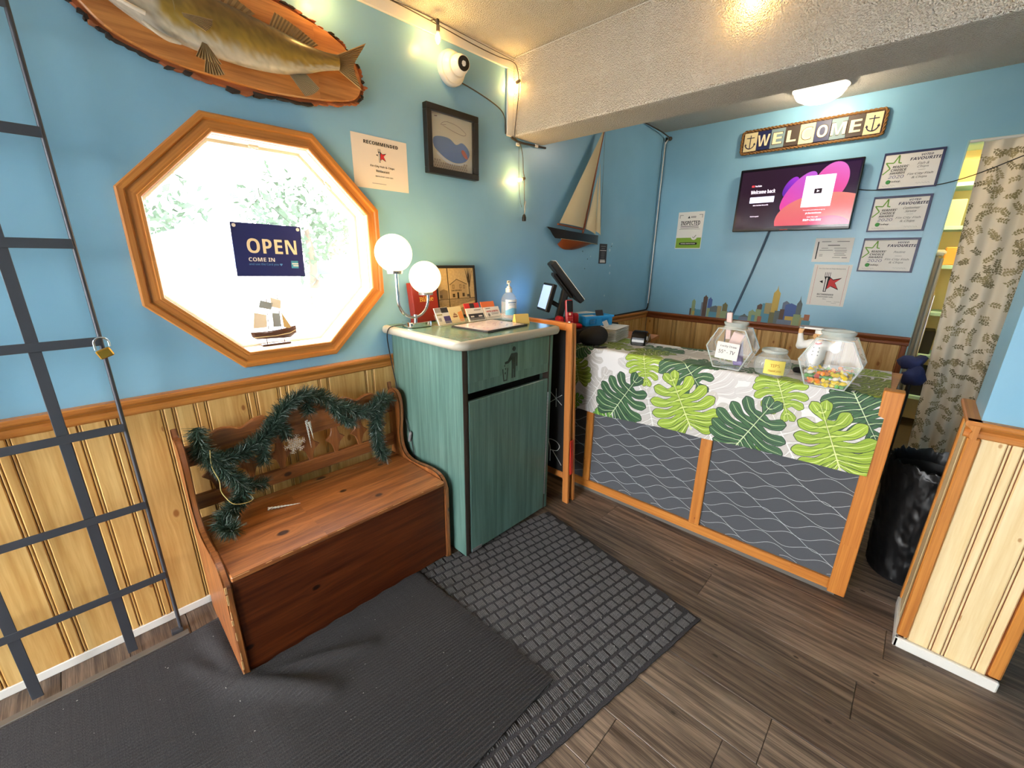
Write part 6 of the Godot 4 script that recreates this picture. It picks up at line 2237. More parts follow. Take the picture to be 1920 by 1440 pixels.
	# fins as rayed fans: [name, root a, root b, tip b, tip a, rays]
	var fins := [["spiny_dorsal_fin", Vector3(0.40, 2.185, 0.06), Vector3(0.60, 2.172, 0.058), Vector3(0.625, 2.19, 0.06), Vector3(0.42, 2.262, 0.06), 12], ["soft_dorsal_fin", Vector3(0.66, 2.158, 0.056), Vector3(0.80, 2.143, 0.054), Vector3(0.835, 2.165, 0.056), Vector3(0.69, 2.218, 0.058), 14], ["tail_fin", Vector3(0.90, 2.150, 0.058), Vector3(0.90, 2.104, 0.058), Vector3(0.988, 2.05, 0.075), Vector3(1.022, 2.222, 0.075), 18], ["anal_fin", Vector3(0.715, 2.036, 0.062), Vector3(0.775, 2.056, 0.06), Vector3(0.815, 2.015, 0.075), Vector3(0.755, 1.974, 0.08), 11], ["pelvic_fin", Vector3(0.445, 2.045, 0.095), Vector3(0.457, 2.042, 0.095), Vector3(0.478, 1.985, 0.135), Vector3(0.412, 1.99, 0.13), 8], ["pelvic_fin", Vector3(0.458, 2.035, 0.07), Vector3(0.468, 2.034, 0.07), Vector3(0.496, 1.972, 0.09), Vector3(0.438, 1.964, 0.09), 7], ["pectoral_fin", Vector3(0.398, 2.098, 0.118), Vector3(0.402, 2.09, 0.118), Vector3(0.448, 2.06, 0.14), Vector3(0.472, 2.098, 0.142), 9]]
	for q in fins:
		b = mb()
		var n: int = q[5]
		for k in n:
			var e0 := float(k) / n
			var e1 := float(k + 1) / n
			var r0: Vector3 = q[1].lerp(q[2], e0)
			var r1: Vector3 = q[1].lerp(q[2], e1)
			var t0: Vector3 = q[4].lerp(q[3], e0)
			var t1: Vector3 = q[4].lerp(q[3], e1)
			var nrm: Vector3 = (q[2] - q[1]).cross(q[4] - q[1]).normalized()
			var bulge := 0.0
			if q[0] == "tail_fin":
				bulge = -0.024
			var fold := nrm * 0.0022
			# scalloped outer edge; the fork of the tail is cut in
			var c0: Vector3 = (t0 - r0).normalized() * (bulge * sin(PI * e0) * 1.6 + (0.006 * sin(PI * e0) if bulge == 0.0 else 0.0))
			var c1: Vector3 = (t1 - r1).normalized() * (bulge * sin(PI * e1) * 1.6 + (0.006 * sin(PI * e1) if bulge == 0.0 else 0.0))
			var rm := (r0 + r1) * 0.5 + fold
			var tm := (t0 + t1 + c0 + c1) * 0.5 + fold + (t0 - r0).normalized() * -0.003
			for s in [1.0, -1.0]:
				var off: Vector3 = nrm * 0.0006 * s
				b.c = Color(0.20, 0.115, 0.04)
				b.auto([r0 + off, rm + off, tm + off, t0 + c0 + off])
				b.c = Color(0.40, 0.25, 0.10)
				b.auto([rm + off, r1 + off, t1 + c1 + off, tm + off])
			b.c = Color(0.34, 0.24, 0.12)
			b.tube([r0, t0 + c0], [0.0016, 0.0007], 5)
		part(t, q[0], b, M.fin)

func bulb_at(L: Node3D, o: Vector3, d: Vector3) -> void:
	# socket, clear bulb and glowing filament; o = socket top, d = direction
	var b := mb()
	b.lathe([Vector2(0.0, 0.0), Vector2(0.0075, 0.0), Vector2(0.0085, 0.02), Vector2(0.007, 0.026), Vector2(0.0, 0.026)], o, 12, d)
	part(L, "socket", b, M.socket)
	b = mb()
	b.lathe([Vector2(0.006, 0.026), Vector2(0.010, 0.034), Vector2(0.0135, 0.046), Vector2(0.013, 0.058), Vector2(0.008, 0.070), Vector2(0.002, 0.078), Vector2(0.0, 0.079)], o, 14, d)
	var g := part(L, "bulb", b, M.bulbglass)
	b = mb()
	b.tube([o + d * 0.03, o + d * 0.045, o + d * 0.062], [0.003, 0.0055, 0.003], 8)
	part(g, "filament", b, M.filament)
	var li := OmniLight3D.new()
	li.name = "bulb_light"
	li.light_color = rgb(255, 196, 110)
	li.light_energy = 0.04
	li.light_size = 0.012
	li.omni_range = 6.0
	li.omni_attenuation = 2.0
	li.shadow_enabled = true
	L.add_child(li, true)
	li.position = o + d * 0.046 - L.position

func build_string_lights() -> void:
	var L := thing("string_lights", "string of warm clear bulbs running along the ceiling edge and beam", "string lights", Vector3(1.2, 1.6, 0.03))
	var b := mb()
	b.tube(smooth([Vector3(-0.6, 2.44, 0.02), Vector3(-0.2, 2.43, 0.025), Vector3(0.3, 2.425, 0.025), Vector3(0.85, 2.43, 0.03), Vector3(1.15, 2.435, 0.03), Vector3(1.40, 2.428, 0.03), Vector3(1.62, 2.418, 0.028), Vector3(1.80, 2.418, 0.024), Vector3(1.925, 2.425, 0.025), Vector3(1.936, 2.38, 0.05), Vector3(1.937, 2.30, 0.06), Vector3(1.938, 2.22, 0.05), Vector3(1.938, 2.12, 0.035), Vector3(1.94, 2.066, 0.03), Vector3(1.965, 2.05, 0.03), Vector3(1.99, 2.03, 0.03), Vector3(2.01, 1.98, 0.03), Vector3(2.012, 1.90, 0.035), Vector3(2.016, 1.86, 0.04), Vector3(2.024, 1.78, 0.035), Vector3(2.034, 1.70, 0.03), Vector3(2.038, 1.66, 0.025)], 6), 0.0022, 6)
	b.tube(smooth([Vector3(1.925, 2.43, 0.028), Vector3(1.925, 2.432, 0.03)], 2), 0.0022, 6)
	b.tube(smooth([Vector3(1.15, 2.437, 0.028), Vector3(1.35, 2.444, 0.026), Vector3(1.60, 2.44, 0.026), Vector3(1.93, 2.434, 0.024)], 8), 0.0014, 5)
	b.tube(smooth([Vector3(1.985, 2.035, 0.022), Vector3(1.99, 1.9, 0.02), Vector3(2.0, 1.76, 0.02), Vector3(2.02, 1.70, 0.02)], 6), 0.0012, 5)
	part(L, "cord", b, M.cablegrey)
	b = mb()
	b.tube([Vector3(1.94, 2.449, 0.03), Vector3(1.94, 2.449, 2.4)], 0.002, 5)
	for z in [1.226, 2.3]: b.tube([Vector3(1.94, 2.449, z), Vector3(1.935, 2.40, z), Vector3(1.925, 2.36, z)], 0.002, 5)
	part(L, "white_lead", b, M.plasticwhite)
	bulb_at(L, Vector3(0.866, 2.385, 0.09), Vector3.DOWN)
	bulb_at(L, Vector3(1.378, 2.395, 0.085), Vector3(-0.1, -1, 0.05).normalized())
	bulb_at(L, Vector3(1.928, 2.33, 0.075), Vector3(-0.15, -0.35, -0.9).normalized())
	bulb_at(L, Vector3(2.014, 1.858, 0.045), Vector3(-0.9, -0.3, 0.1).normalized())
	bulb_at(L, Vector3(1.925, 2.36, 1.226), Vector3(-0.3, -1, 0).normalized())
	bulb_at(L, Vector3(0.30, 2.385, 0.09), Vector3.DOWN)
	bulb_at(L, Vector3(1.925, 2.37, 2.3), Vector3(-0.3, -1, 0).normalized())
	for q in [[0.866, 0.06], [1.378, 0.055], [0.30, 0.06]]:
		b = mb()
		b.tube([Vector3(q[0], 2.43, 0.028), Vector3(q[0], 2.425, q[1]), Vector3(q[0], 2.40, q[1] + 0.03), Vector3(q[0], 2.385, q[1] + 0.03)], 0.0022, 6)
		b.bx(Vector3(q[0] - 0.006, 2.395, q[1] + 0.022), Vector3(q[0] + 0.006, 2.42, q[1] + 0.034), 0.002)
		part(L, "drop_lead", b, M.cablegrey)
	b = mb()
	b.lathe([Vector2(0.0, 0.0), Vector2(0.012, 0.0), Vector2(0.013, 0.02), Vector2(0.009, 0.034), Vector2(0.004, 0.04), Vector2(0.0, 0.04)], Vector3(2.038, 1.622, 0.025), 12)
	part(L, "plug", b, M.black)
	b = mb()
	b.tube(smooth([Vector3(2.036, 1.665, 0.03), Vector3(2.046, 1.70, 0.03), Vector3(2.04, 1.735, 0.032), Vector3(2.03, 1.70, 0.034), Vector3(2.037, 1.668, 0.03)], 5), 0.0014, 5)
	part(L, "twist_tie", b, M.plasticwhite)
	# wire staples
	for q in [Vector3(1.98, 2.036, 0.018), Vector3(2.15, 2.058, 0.012)]:
		b = mb()
		b.box(q, Vector3(0.028, 0.016, 0.012), 0.003)
		part(L, "cable_clip", b, M.plasticwhite)
	b = mb()
	b.tube(smooth([Vector3(1.93, 2.064, 0.012), Vector3(2.0, 2.052, 0.01), Vector3(2.1, 2.056, 0.01), Vector3(2.24, 2.062, 0.01)], 5), 0.006, 6)
	solo("wall_cable", b, M.cablegrey, "dark cable bundle clipped to the wall under the beam end", "cable")

# ---------------------------------------------------------------- the screen wall (faces -x; reading runs along +z)
func tv_texture() -> ImageTexture:
	var W := 768
	var H := 432
	var im := Image.create(W, H, false, Image.FORMAT_RGB8)
	for y in H:
		for x in W:
			var u := float(x) / W
			var v := float(y) / H
			im.set_pixel(x, y, Color(0.055, 0.04, 0.075).lerp(Color(0.13, 0.05, 0.2), clampf((u - 0.2) * 1.6, 0, 1) * (1.0 - v * 0.7)))
	# soft blobs of the start screen: [cx, cy, rx, ry, tilt, colour a, colour b]
	var blobs := [[0.47, 0.33, 0.05, 0.17, 0.5, rgb(190, 60, 235), rgb(96, 40, 180)], [0.54, 0.42, 0.085, 0.36, 0.62, rgb(214, 110, 240), rgb(255, 66, 168)], [0.79, 0.32, 0.13, 0.32, 0.3, rgb(255, 128, 226), rgb(255, 58, 128)], [0.80, 0.88, 0.42, 0.42, 0.0, rgb(255, 150, 130), rgb(240, 40, 70)], [0.84, 1.02, 0.18, 0.2, 0.0, rgb(255, 70, 120), rgb(220, 40, 110)]]
	for bq in blobs:
		for y in H:
			for x in W:
				var dx: float = float(x) / W - bq[0]
				var dy: float = (float(y) / H - bq[1]) * H / W
				var ca := cos(bq[4])
				var sa := sin(bq[4])
				var a: float = (dx * ca + dy * sa) / bq[2]
				var b: float = (-dx * sa + dy * ca) / (bq[3] * H / W)
				if a * a + b * b < 1.0:
					im.set_pixel(x, y, bq[5].lerp(bq[6], clampf(b * 0.5 + 0.5, 0, 1)))
	im.fill_rect(Rect2i(0, 416, W, 16), rgb(8, 8, 10))
	return ImageTexture.create_from_image(im)

func award(y0: float, line1: String, line2: String, label: String) -> void:
	var R := Vector3.BACK
	var U := Vector3.UP
	var o := Vector3(XR, y0, 1.532)
	var w := 0.286
	var h := 0.219
	var t := thing("award_certificate", label, "certificate", o + R * w * 0.5, "readers' choice award certificates")
	var b := mb()
	b.xf = Transform3D(Basis(R, U, R.cross(U)), o)
	for q in [[0.0, 0.0, w, 0.009], [0.0, h - 0.013, w, h], [0.0, 0.009, 0.008, h - 0.013], [w - 0.013, 0.009, w, h - 0.013]]:
		b.bx(Vector3(q[0], q[1], 0.0005), Vector3(q[2], q[3], 0.009), 0.001)
	part(t, "border", b, M.navyframe)
	b = mb()
	b.xf = Transform3D(Basis(R, U, R.cross(U)), o)
	b.bx(Vector3(0.006, 0.006, 0.0005), Vector3(w - 0.008, h - 0.008, 0.006))
	part(t, "sheet", b, M.paper)
	var f := o + Vector3(-0.006, 0, 0)
	# green star in outline
	var sp := [Vector2(0.018, 0.155), Vector2(0.057, 0.152), Vector2(0.078, 0.198), Vector2(0.080, 0.150), Vector2(0.096, 0.147)]
	b = mb()
	var out := R.cross(U)
	var pts := [Vector2(0.012, 0.092), Vector2(0.044, 0.125), Vector2(0.018, 0.160), Vector2(0.056, 0.156), Vector2(0.077, 0.200), Vector2(0.080, 0.156), Vector2(0.094, 0.153)]
	var p3 := []
	for q in pts: p3.append(f + R * q.x + U * q.y + out * 0.0006)
	for i in p3.size() - 1:
		var d: Vector3 = (p3[i + 1] - p3[i]).normalized().cross(out) * 0.0032
		b.face([p3[i] - d, p3[i + 1] - d, p3[i + 1] + d, p3[i] + d], out)
	part(t, "star", b, M.green)
	text(t, "READERS'", f + R * 0.094 + U * 0.133, R, U, 0.0135, M.ink, 0.075, "bold", 0.15)
	text(t, "CHOICE", f + R * 0.087 + U * 0.114, R, U, 0.0135, M.ink, 0.074, "bold", 0.15)
	text(t, "AWARDS", f + R * 0.084 + U * 0.096, R, U, 0.0125, M.ink, 0.074, "bold", 0.15)
	text(t, "2020", f + R * 0.083 + U * 0.074, R, U, 0.018, M.inkpurple, 0.074, "sans", 0.1)
	b = mb()
	b.lathe([Vector2(0, 0), Vector2(0.0125, 0), Vector2(0.0125, 0.0006), Vector2(0, 0.0007)], f + R * 0.05 + U * 0.045, 18, out)
	part(t, "green_dot", b, M.greendot)
	text(t, "Today.", f + R * 0.084 + U * 0.045, R, U, 0.0135, M.ink, 0.055, "bold", 0.15)
	text(t, "VOTED", f + R * 0.206 + U * 0.190, R, U, 0.0115, M.navyink, 0.056, "bold", 0.15)
	text(t, "FAVOURITE", f + R * 0.203 + U * 0.170, R, U, 0.0165, M.navyink, 0.14, "bold", 0.15)
	if line2:
		text(t, line1, f + R * 0.2 + U * 0.142, R, U, 0.0145, M.inkmid, 0.052 if line1.length() < 7 else 0.08, "sans", 0.35)
		text(t, line2, f + R * 0.2 + U * 0.122, R, U, 0.0145, M.inkmid, 0.052, "sans", 0.35)
	else:
		text(t, line1, f + R * 0.2 + U * 0.13, R, U, 0.013, M.inkmid, 0.055, "sans", 0.35)
	plate(t, "rule", f, R, U, [[0.182, 0.104, 0.033, 0.0015]], M.inkgrey)
	text(t, "Fin City Fish", f + R * 0.195 + U * 0.082, R, U, 0.0155, M.inkmid, 0.118, "sans", 0.35)
	text(t, "& Chips", f + R * 0.195 + U * 0.062, R, U, 0.0155, M.inkmid, 0.07, "sans", 0.35)
	b = mb()
	for k in 2:
		var s0 := 0.185 if k == 0 else 0.025
		var pp := []
		for i in 14: pp.append(f + R * (s0 + i * 0.005) + U * (0.028 - k * 0.006 + 0.004 * sin(i * 2.3 + k)) + out * 0.0004)
		b.tube(pp, 0.0005, 4)
	part(t, "signature", b, M.inkgrey)

func build_right_wall_items() -> void:
	var R := Vector3.BACK
	var U := Vector3.UP
	var out := Vector3.LEFT
	# welcome sign
	var o := Vector3(XR - 0.004, 2.184, 0.642)
	var w := 0.86
	var h := 0.166
	var t := thing("welcome_sign", "rope edged WELCOME plank sign with anchors above the television", "sign", o + R * w * 0.5)
	var b := mb()
	b.xf = Transform3D(Basis(R, U, out), o)
	b.bx(Vector3(0.01, 0.01, -0.003), Vector3(w - 0.01, h - 0.01, 0.012))
	part(t, "backing", b, M.walnut)
	var tiles := [M.signtan, M.navyframe, M.signslate, M.signbrown, M.signtan, M.navyframe, M.signslate, M.signbrown, M.signtan]
	var chars := ["", "W", "E", "L", "C", "O", "M", "E", ""]
	var x := 0.022
	var tw := (w - 0.044) / 9.0
	for i in 9:
		b = mb()
		b.xf = Transform3D(Basis(R, U, out), o)
		b.bx(Vector3(x + 0.0005, 0.02, 0.012), Vector3(x + tw - 0.0005, h - 0.02, 0.018 + 0.001 * (i % 2)), 0.001)
		var tl := part(t, "tile", b, tiles[i])
		var ctr := o + R * (x + tw * 0.5) + U * h * 0.5 + out * (0.0185 + 0.001 * (i % 2))
		if chars[i]:
			text(tl, chars[i], ctr, R, U, 0.082, M.inkbrown, tw * (0.98 if chars[i] in "WM" else 0.74), "bold")
			text(tl, chars[i], ctr + out * 0.0008, R, U, 0.075, M.signcream, tw * (0.90 if chars[i] in "WM" else 0.66), "bold")
		else:
			b = mb()
			b.xf = Transform3D(Basis(R, U, out), ctr + out * 0.0005)
			b.tube([Vector3(0, -0.045, 0), Vector3(0, 0.045, 0)], 0.0028, 5)
			b.tube([Vector3(-0.026, 0.028, 0), Vector3(0.026, 0.028, 0)], 0.0028, 5)
			var arc := []
			for k in 11:
				var a := PI + PI * k / 10.0
				arc.append(Vector3(cos(a) * 0.031, -0.014 + sin(a) * 0.031, 0))
			b.tube(arc, 0.0032, 5)
			for s in [-1.0, 1.0]: b.tube([Vector3(s * 0.036, -0.022, 0), Vector3(s * 0.031, -0.008, 0), Vector3(s * 0.024, -0.02, 0)], 0.0022, 5)
			part(tl, "anchor", b, M.navyink)
		x += tw
	# rope around it: two twisted strands
	var loop := []
	var corners := [[0.03, 0.03, PI], [w - 0.03, 0.03, 1.5 * PI], [w - 0.03, h - 0.03, 0.0], [0.03, h - 0.03, 0.5 * PI]]
	for q in corners:
		for k in 6:
			var a: float = q[2] + 0.5 * PI * k / 5.0
			loop.append(Vector2(q[0] + cos(a) * 0.024, q[1] + sin(a) * 0.024))
	var dense := []
	for i in loop.size():
		var p: Vector2 = loop[i]
		var q: Vector2 = loop[(i + 1) % loop.size()]
		var n := maxi(1, int(p.distance_to(q) / 0.007))
		for k in n: dense.append(p.lerp(q, float(k) / n))
	b = mb()
	b.xf = Transform3D(Basis(R, U, out), o)
	for ph in [0.0, PI]:
		var pts := []
		for i in dense.size():
			var d: Vector2 = (dense[(i + 1) % dense.size()] - dense[i]).normalized()
			var nn := Vector2(-d.y, d.x)
			var a: float = i * 0.9 + ph
			pts.append(Vector3(dense[i].x + nn.x * cos(a) * 0.0045, dense[i].y + nn.y * cos(a) * 0.0045, 0.014 + sin(a) * 0.0045))
		b.tube(pts, 0.0052, 6, false, true)
	part(t, "rope", b, M.rope)
	# television
	t = thing("wall_television", "flat television on the wall showing a Welcome back start screen", "television", Vector3(XR - 0.03, 1.62, 1.065))
	var a0 := Vector3(3.79, 1.622, 0.69)
	var W := 0.752
	var H := 0.446
	b = mb()
	b.xf = Transform3D(Basis(R, U, out), a0)
	b.bx(Vector3(0, 0, -0.03), Vector3(W, H, 0.0), 0.004)
	b.bx(Vector3(0.15, 0.08, -0.055), Vector3(W - 0.15, H - 0.1, -0.03), 0.01)
	part(t, "housing", b, M.tvblack)
	b = mb()
	b.xf = Transform3D(Basis(R, U, out), a0)
	b.face([Vector3(0.008, 0.018, 0.0006), Vector3(W - 0.008, 0.018, 0.0006), Vector3(W - 0.008, H - 0.008, 0.0006), Vector3(0.008, H - 0.008, 0.0006)], Vector3.BACK, [Vector2(0, 1), Vector2(1, 1), Vector2(1, 0), Vector2(0, 0)])
	var sm := mat(rgb(6, 6, 8), 0.12)
	sm.emission_enabled = true
	sm.emission_texture = tv_texture()
	sm.emission = Color.BLACK
	sm.emission_energy_multiplier = 0.75
	var scr := part(t, "screen", b, sm)
	var fs := a0 + out * 0.001
	plate(scr, "code_card", fs, R, U, [[0.44, 0.155, 0.175, 0.205]], M.screenwhite, 0.0008)
	var rr := smooth2([Vector2(0.505, 0.242), Vector2(0.55, 0.242), Vector2(0.55, 0.274), Vector2(0.505, 0.274)], 1, true)
	poly_plate(scr, "play_logo", fs, R, U, [rr], M.blackmatte, 0.0012)
	poly_plate(scr, "play_mark", fs, R, U, [PackedVector2Array([Vector2(0.521, 0.250), Vector2(0.537, 0.258), Vector2(0.521, 0.266)])], M.screenwhite, 0.0016)
	plate(scr, "search_bar", fs, R, U, [[0.095, 0.205, 0.165, 0.042]], M.screenblue, 0.0008)
	plate(scr, "red_badge", fs, R, U, [[0.095, 0.318, 0.018, 0.012]], M.screenred, 0.0008)
	text(scr, "YouTube", fs + R * 0.14 + U * 0.324, R, U, 0.012, M.screenwhite, 0.045, "bold")
	text(scr, "Welcome back", fs + R * 0.177 + U * 0.283, R, U, 0.026, M.screenwhite, 0.165, "bold")
	text(scr, "Search with your voice", fs + R * 0.178 + U * 0.226, R, U, 0.008, M.inkgrey, 0.09, "sans")
	text(scr, "Add a YouTube Kids profile", fs + R * 0.175 + U * 0.187, R, U, 0.011, M.screenwhite, 0.105, "bold")
	text(scr, "Watch as guest", fs + R * 0.145 + U * 0.108, R, U, 0.011, M.screenwhite, 0.06, "bold")
	text(scr, "Scan with your phone or go to", fs + R * 0.525 + U * 0.134, R, U, 0.009, M.screenwhite, 0.13, "sans")
	text(scr, "yt.be/activate", fs + R * 0.525 + U * 0.113, R, U, 0.015, M.screenwhite, 0.095, "bold")
	text(scr, "Enter the code", fs + R * 0.525 + U * 0.088, R, U, 0.009, M.screenwhite, 0.065, "sans")
	text(scr, "RWP-CRZ-RVH", fs + R * 0.525 + U * 0.068, R, U, 0.014, M.screenwhite, 0.108, "bold")
	plate(t, "brand_mark", a0 + out * 0.0005, R, U, [[0.335, 0.005, 0.05, 0.005]], M.inkred, 0.0005)
	b = mb()
	b.xf = Transform3D(Basis(R, U, out), Vector3(3.85, 1.66, 0.9))
	b.bx(Vector3(0, 0, 0), Vector3(0.32, 0.3, 0.018), 0.003)
	part(t, "bracket", b, M.tvblack)
	# glow of the screen onto the room
	var al := AreaLight3D.new()
	al.name = "screen_light"
	al.area_size = Vector2(0.72, 0.41)
	al.light_color = rgb(214, 130, 190)
	al.light_energy = 0.08
	al.area_range = 8.0
	al.shadow_enabled = true
	t.add_child(al, true)
	al.transform = Transform3D(Basis(R, U, R.cross(U)) , Vector3(3.785, 1.845, 1.065) - t.position)
	award(1.860, "Fish &", "Chips", "navy framed award certificate for Fish & Chips, topmost of three")
	award(1.601, "Customer", "Service", "navy framed award certificate for Customer Service, middle of three")
	award(1.342, "Poutine", "", "navy framed award certificate for Poutine, lowest of three")
	# inspection notice
	o = Vector3(XR, 1.497, 0.210)
	t = sheet("inspection_notice", "white and green INSPECTED notice left of the television", "notice", o, R, U, 0.224, 0.302, M.paper)
	var f := o + out * 0.0012
	plate(t, "green_band", f, R, U, [[0.004, 0.006, 0.216, 0.085]], M.noticegreen)
	text(t, "INSPECTED", f + R * 0.112 + U * 0.212, R, U, 0.034, M.ink, 0.165, "bold")
	lines(t, f, R, U, [[0.03, 0.183, 0.155, 0.005], [0.028, 0.171, 0.16, 0.004], [0.02, 0.160, 0.18, 0.002], [0.11, 0.262, 0.045, 0.004], [0.11, 0.254, 0.045, 0.004]], M.inkmid)
	poly_plate(t, "emblem", f, R, U, [PackedVector2Array([Vector2(0.085, 0.25), Vector2(0.105, 0.25), Vector2(0.095, 0.27)])], M.ink)
	plate(t, "corner_marks", f, R, U, [[0.014, 0.275, 0.03, 0.004], [0.014, 0.252, 0.004, 0.024], [0.18, 0.275, 0.03, 0.004], [0.206, 0.252, 0.004, 0.024]], M.inkgrey)
	poly_plate(t, "pass_pill", f, R, U, [smooth2([Vector2(0.045, 0.052), Vector2(0.037, 0.042), Vector2(0.045, 0.032), Vector2(0.18, 0.032), Vector2(0.188, 0.042), Vector2(0.18, 0.052)], 2, true)], M.ink, 0.0008)
	text(t, "PASSED INSPECTIONS", f + R * 0.112 + U * 0.042, R, U, 0.009, M.paper, 0.125, "bold")
	b = mb()
	b.lathe([Vector2(0, 0), Vector2(0.026, 0), Vector2(0.026, 0.0008), Vector2(0, 0.0009)], f + R * 0.158 + U * 0.098, 20, out)
	part(t, "seal", b, M.paper)
	b = mb()
	b.tube([f + R * 0.145 + U * 0.098 + out * 0.001, f + R * 0.155 + U * 0.088 + out * 0.001, f + R * 0.175 + U * 0.112 + out * 0.001], 0.0022, 5)
	part(t, "tick", b, M.ink)
	# two papers below the television
	o = Vector3(XR, 1.402, 1.256)
	t = sheet("licence_paper", "white licence paper taped under the television's right corner", "paper", o, R, U, 0.224, 0.164, M.paper)
	f = o + out * 0.0012
	plate(t, "side_bar", f, R, U, [[0.018, 0.02, 0.007, 0.12]], M.inkdark)
	lines(t, f, R, U, [[0.04, 0.138, 0.055, 0.004], [0.13, 0.138, 0.07, 0.004], [0.08, 0.112, 0.07, 0.006], [0.045, 0.094, 0.04, 0.003], [0.12, 0.094, 0.07, 0.003], [0.035, 0.08, 0.08, 0.003], [0.125, 0.08, 0.07, 0.003], [0.13, 0.068, 0.065, 0.003], [0.125, 0.056, 0.06, 0.003], [0.13, 0.045, 0.065, 0.003], [0.12, 0.03, 0.045, 0.003], [0.175, 0.028, 0.03, 0.005], [0.04, 0.05, 0.02, 0.003], [0.04, 0.04, 0.02, 0.003]], M.inkgrey)
	o = Vector3(XR, 1.093, 1.281)
	t = sheet("star_sticker_sheet", "red star RECOMMENDED sheet taped below the licence paper", "poster", o, R, U, 0.224, 0.292, M.paper)
	f = o + out * 0.0012
	plate(t, "side_lines", f, R, U, [[0.02, 0.008, 0.0016, 0.276], [0.204, 0.008, 0.0016, 0.276]], M.redpale)
	text(t, "Fin City Fish & Chips Restaurant", f + R * 0.112 + U * 0.262, R, U, 0.0095, M.inkmid, 0.155, "sans")
	star_fork(t, f + R * 0.116 + U * 0.168, R, U, 0.125)
	text(t, "RECOMMENDED", f + R * 0.103 + U * 0.08, R, U, 0.0125, M.inkmid, 0.098, "bold")
	text(t, "ON RESTAURANT GURU", f + R * 0.103 + U * 0.063, R, U, 0.0075, M.inkmid, 0.098, "bold")
	text(t, "2022", f + R * 0.103 + U * 0.048, R, U, 0.0065, M.inkmid, 0.022, "sans")
	lines(t, f, R, U, [[0.12, 0.03, 0.03, 0.002], [0.165, 0.03, 0.035, 0.002], [0.15, 0.02, 0.03, 0.002]], M.inkpale)
	# skyline decal: [z, width, height, colour, peak]
	var dec := [[0.416, 0.05, 0.06, 4, 0], [0.43, 0.03, 0.125, 6, 1], [0.44, 0.11, 0.038, 1, 0], [0.462, 0.1, 0.055, 2, 0], [0.512, 0.03, 0.12, 3, 0], [0.525, 0.036, 0.165, 4, 1], [0.566, 0.035, 0.15, 5, 1], [0.565, 0.06, 0.075, 6, 0], [0.59, 0.085, 0.085, 7, 2], [0.585, 0.12, 0.045, 2, 0], [0.65, 0.035, 0.1, 8, 0], [0.69, 0.04, 0.115, 0, 1], [0.68, 0.06, 0.06, 6, 0], [0.73, 0.06, 0.05, 3, 1], [0.78, 0.07, 0.035, 2, 0], [0.84, 0.06, 0.035, 7, 1], [0.83, 0.14, 0.028, 3, 0], [0.9, 0.05, 0.075, 6, 1], [0.925, 0.06, 0.05, 2, 0], [0.955, 0.045, 0.13, 4, 2], [0.95, 0.05, 0.1, 6, 0], [0.99, 0.03, 0.15, 2, 0], [0.97, 0.06, 0.045, 9, 0], [1.01, 0.045, 0.155, 8, 0], [1.0, 0.07, 0.07, 2, 0], [1.056, 0.046, 0.235, 1, 3], [1.05, 0.06, 0.085, 0, 0], [1.085, 0.06, 0.1, 7, 0], [1.13, 0.045, 0.165, 3, 2], [1.12, 0.05, 0.115, 4, 0], [1.15, 0.075, 0.15, 5, 2], [1.16, 0.09, 0.065, 1, 0], [1.11, 0.1, 0.035, 3, 0], [1.225, 0.034, 0.165, 7, 3], [1.215, 0.05, 0.085, 6, 0], [1.26, 0.06, 0.065, 8, 0], [1.285, 0.035, 0.09, 9, 0], [1.275, 0.055, 0.045, 2, 0]]
	t = thing("skyline_decal", "row of painted city skyline cutouts along the chair rail", "wall decal", Vector3(XR, 0.927, 0.87))
	var cols := [M.skyA, M.skyB, M.skyC, M.skyD, M.skyE, M.skyF, M.skyG, M.skyH, M.skyI, M.skyJ]
	for i in dec.size():
		var q: Array = dec[i]
		var pp := PackedVector2Array([Vector2(q[0], 0), Vector2(q[0] + q[1], 0), Vector2(q[0] + q[1], q[2])])
		match q[4]:
			1: pp.append_array([Vector2(q[0] + q[1] * 0.7, q[2] + 0.008), Vector2(q[0] + q[1] * 0.5, q[2] + 0.02), Vector2(q[0] + q[1] * 0.3, q[2] + 0.008)])
			2: pp.append(Vector2(q[0] + q[1] * 0.5, q[2] + 0.016))
			3: pp.append_array([Vector2(q[0] + q[1] * 0.75, q[2] + 0.015), Vector2(q[0] + q[1] * 0.58, q[2] + 0.03), Vector2(q[0] + q[1] * 0.5, q[2] + 0.06), Vector2(q[0] + q[1] * 0.42, q[2] + 0.03), Vector2(q[0] + q[1] * 0.25, q[2] + 0.015)])
		pp.append(Vector2(q[0], q[2]))
		b = mb()
		b.xf = Transform3D(Basis(R, U, out), Vector3(XR - 0.0003, 0.927, 0))
		b.prism(pp, Vector3.ZERO, Vector3.RIGHT, Vector3.UP, 0.0, 0.0006 + 0.00008 * i)
		part(t, "tower", b, cols[q[3]])
	# conduit in the corner and cables
	t = thing("corner_conduit", "white and black conduit running down the wall corner", "conduit", Vector3(3.82, 0.93, 0.03))
	b = mb()
	b.tube(smooth([Vector3(3.838, 2.40, 0.06), Vector3(3.835, 2.385, 0.04), Vector3(3.832, 2.34, 0.022), Vector3(3.832, 1.6, 0.018), Vector3(3.832, 1.02, 0.018), Vector3(3.825, 0.955, 0.016), Vector3(3.79, 0.938, 0.015), Vector3(3.5, 0.934, 0.012), Vector3(3.1, 0.932, 0.012)], 6), 0.0055, 8)
	part(t, "black_line", b, M.black)
	b = mb()
	b.tube(smooth([Vector3(3.83, 2.395, 0.05), Vector3(3.822, 2.36, 0.03), Vector3(3.82, 2.3, 0.026), Vector3(3.82, 1.6, 0.024), Vector3(3.82, 1.0, 0.024)], 6), 0.0045, 8)
	part(t, "white_line", b, M.plasticwhite)
	b = mb()
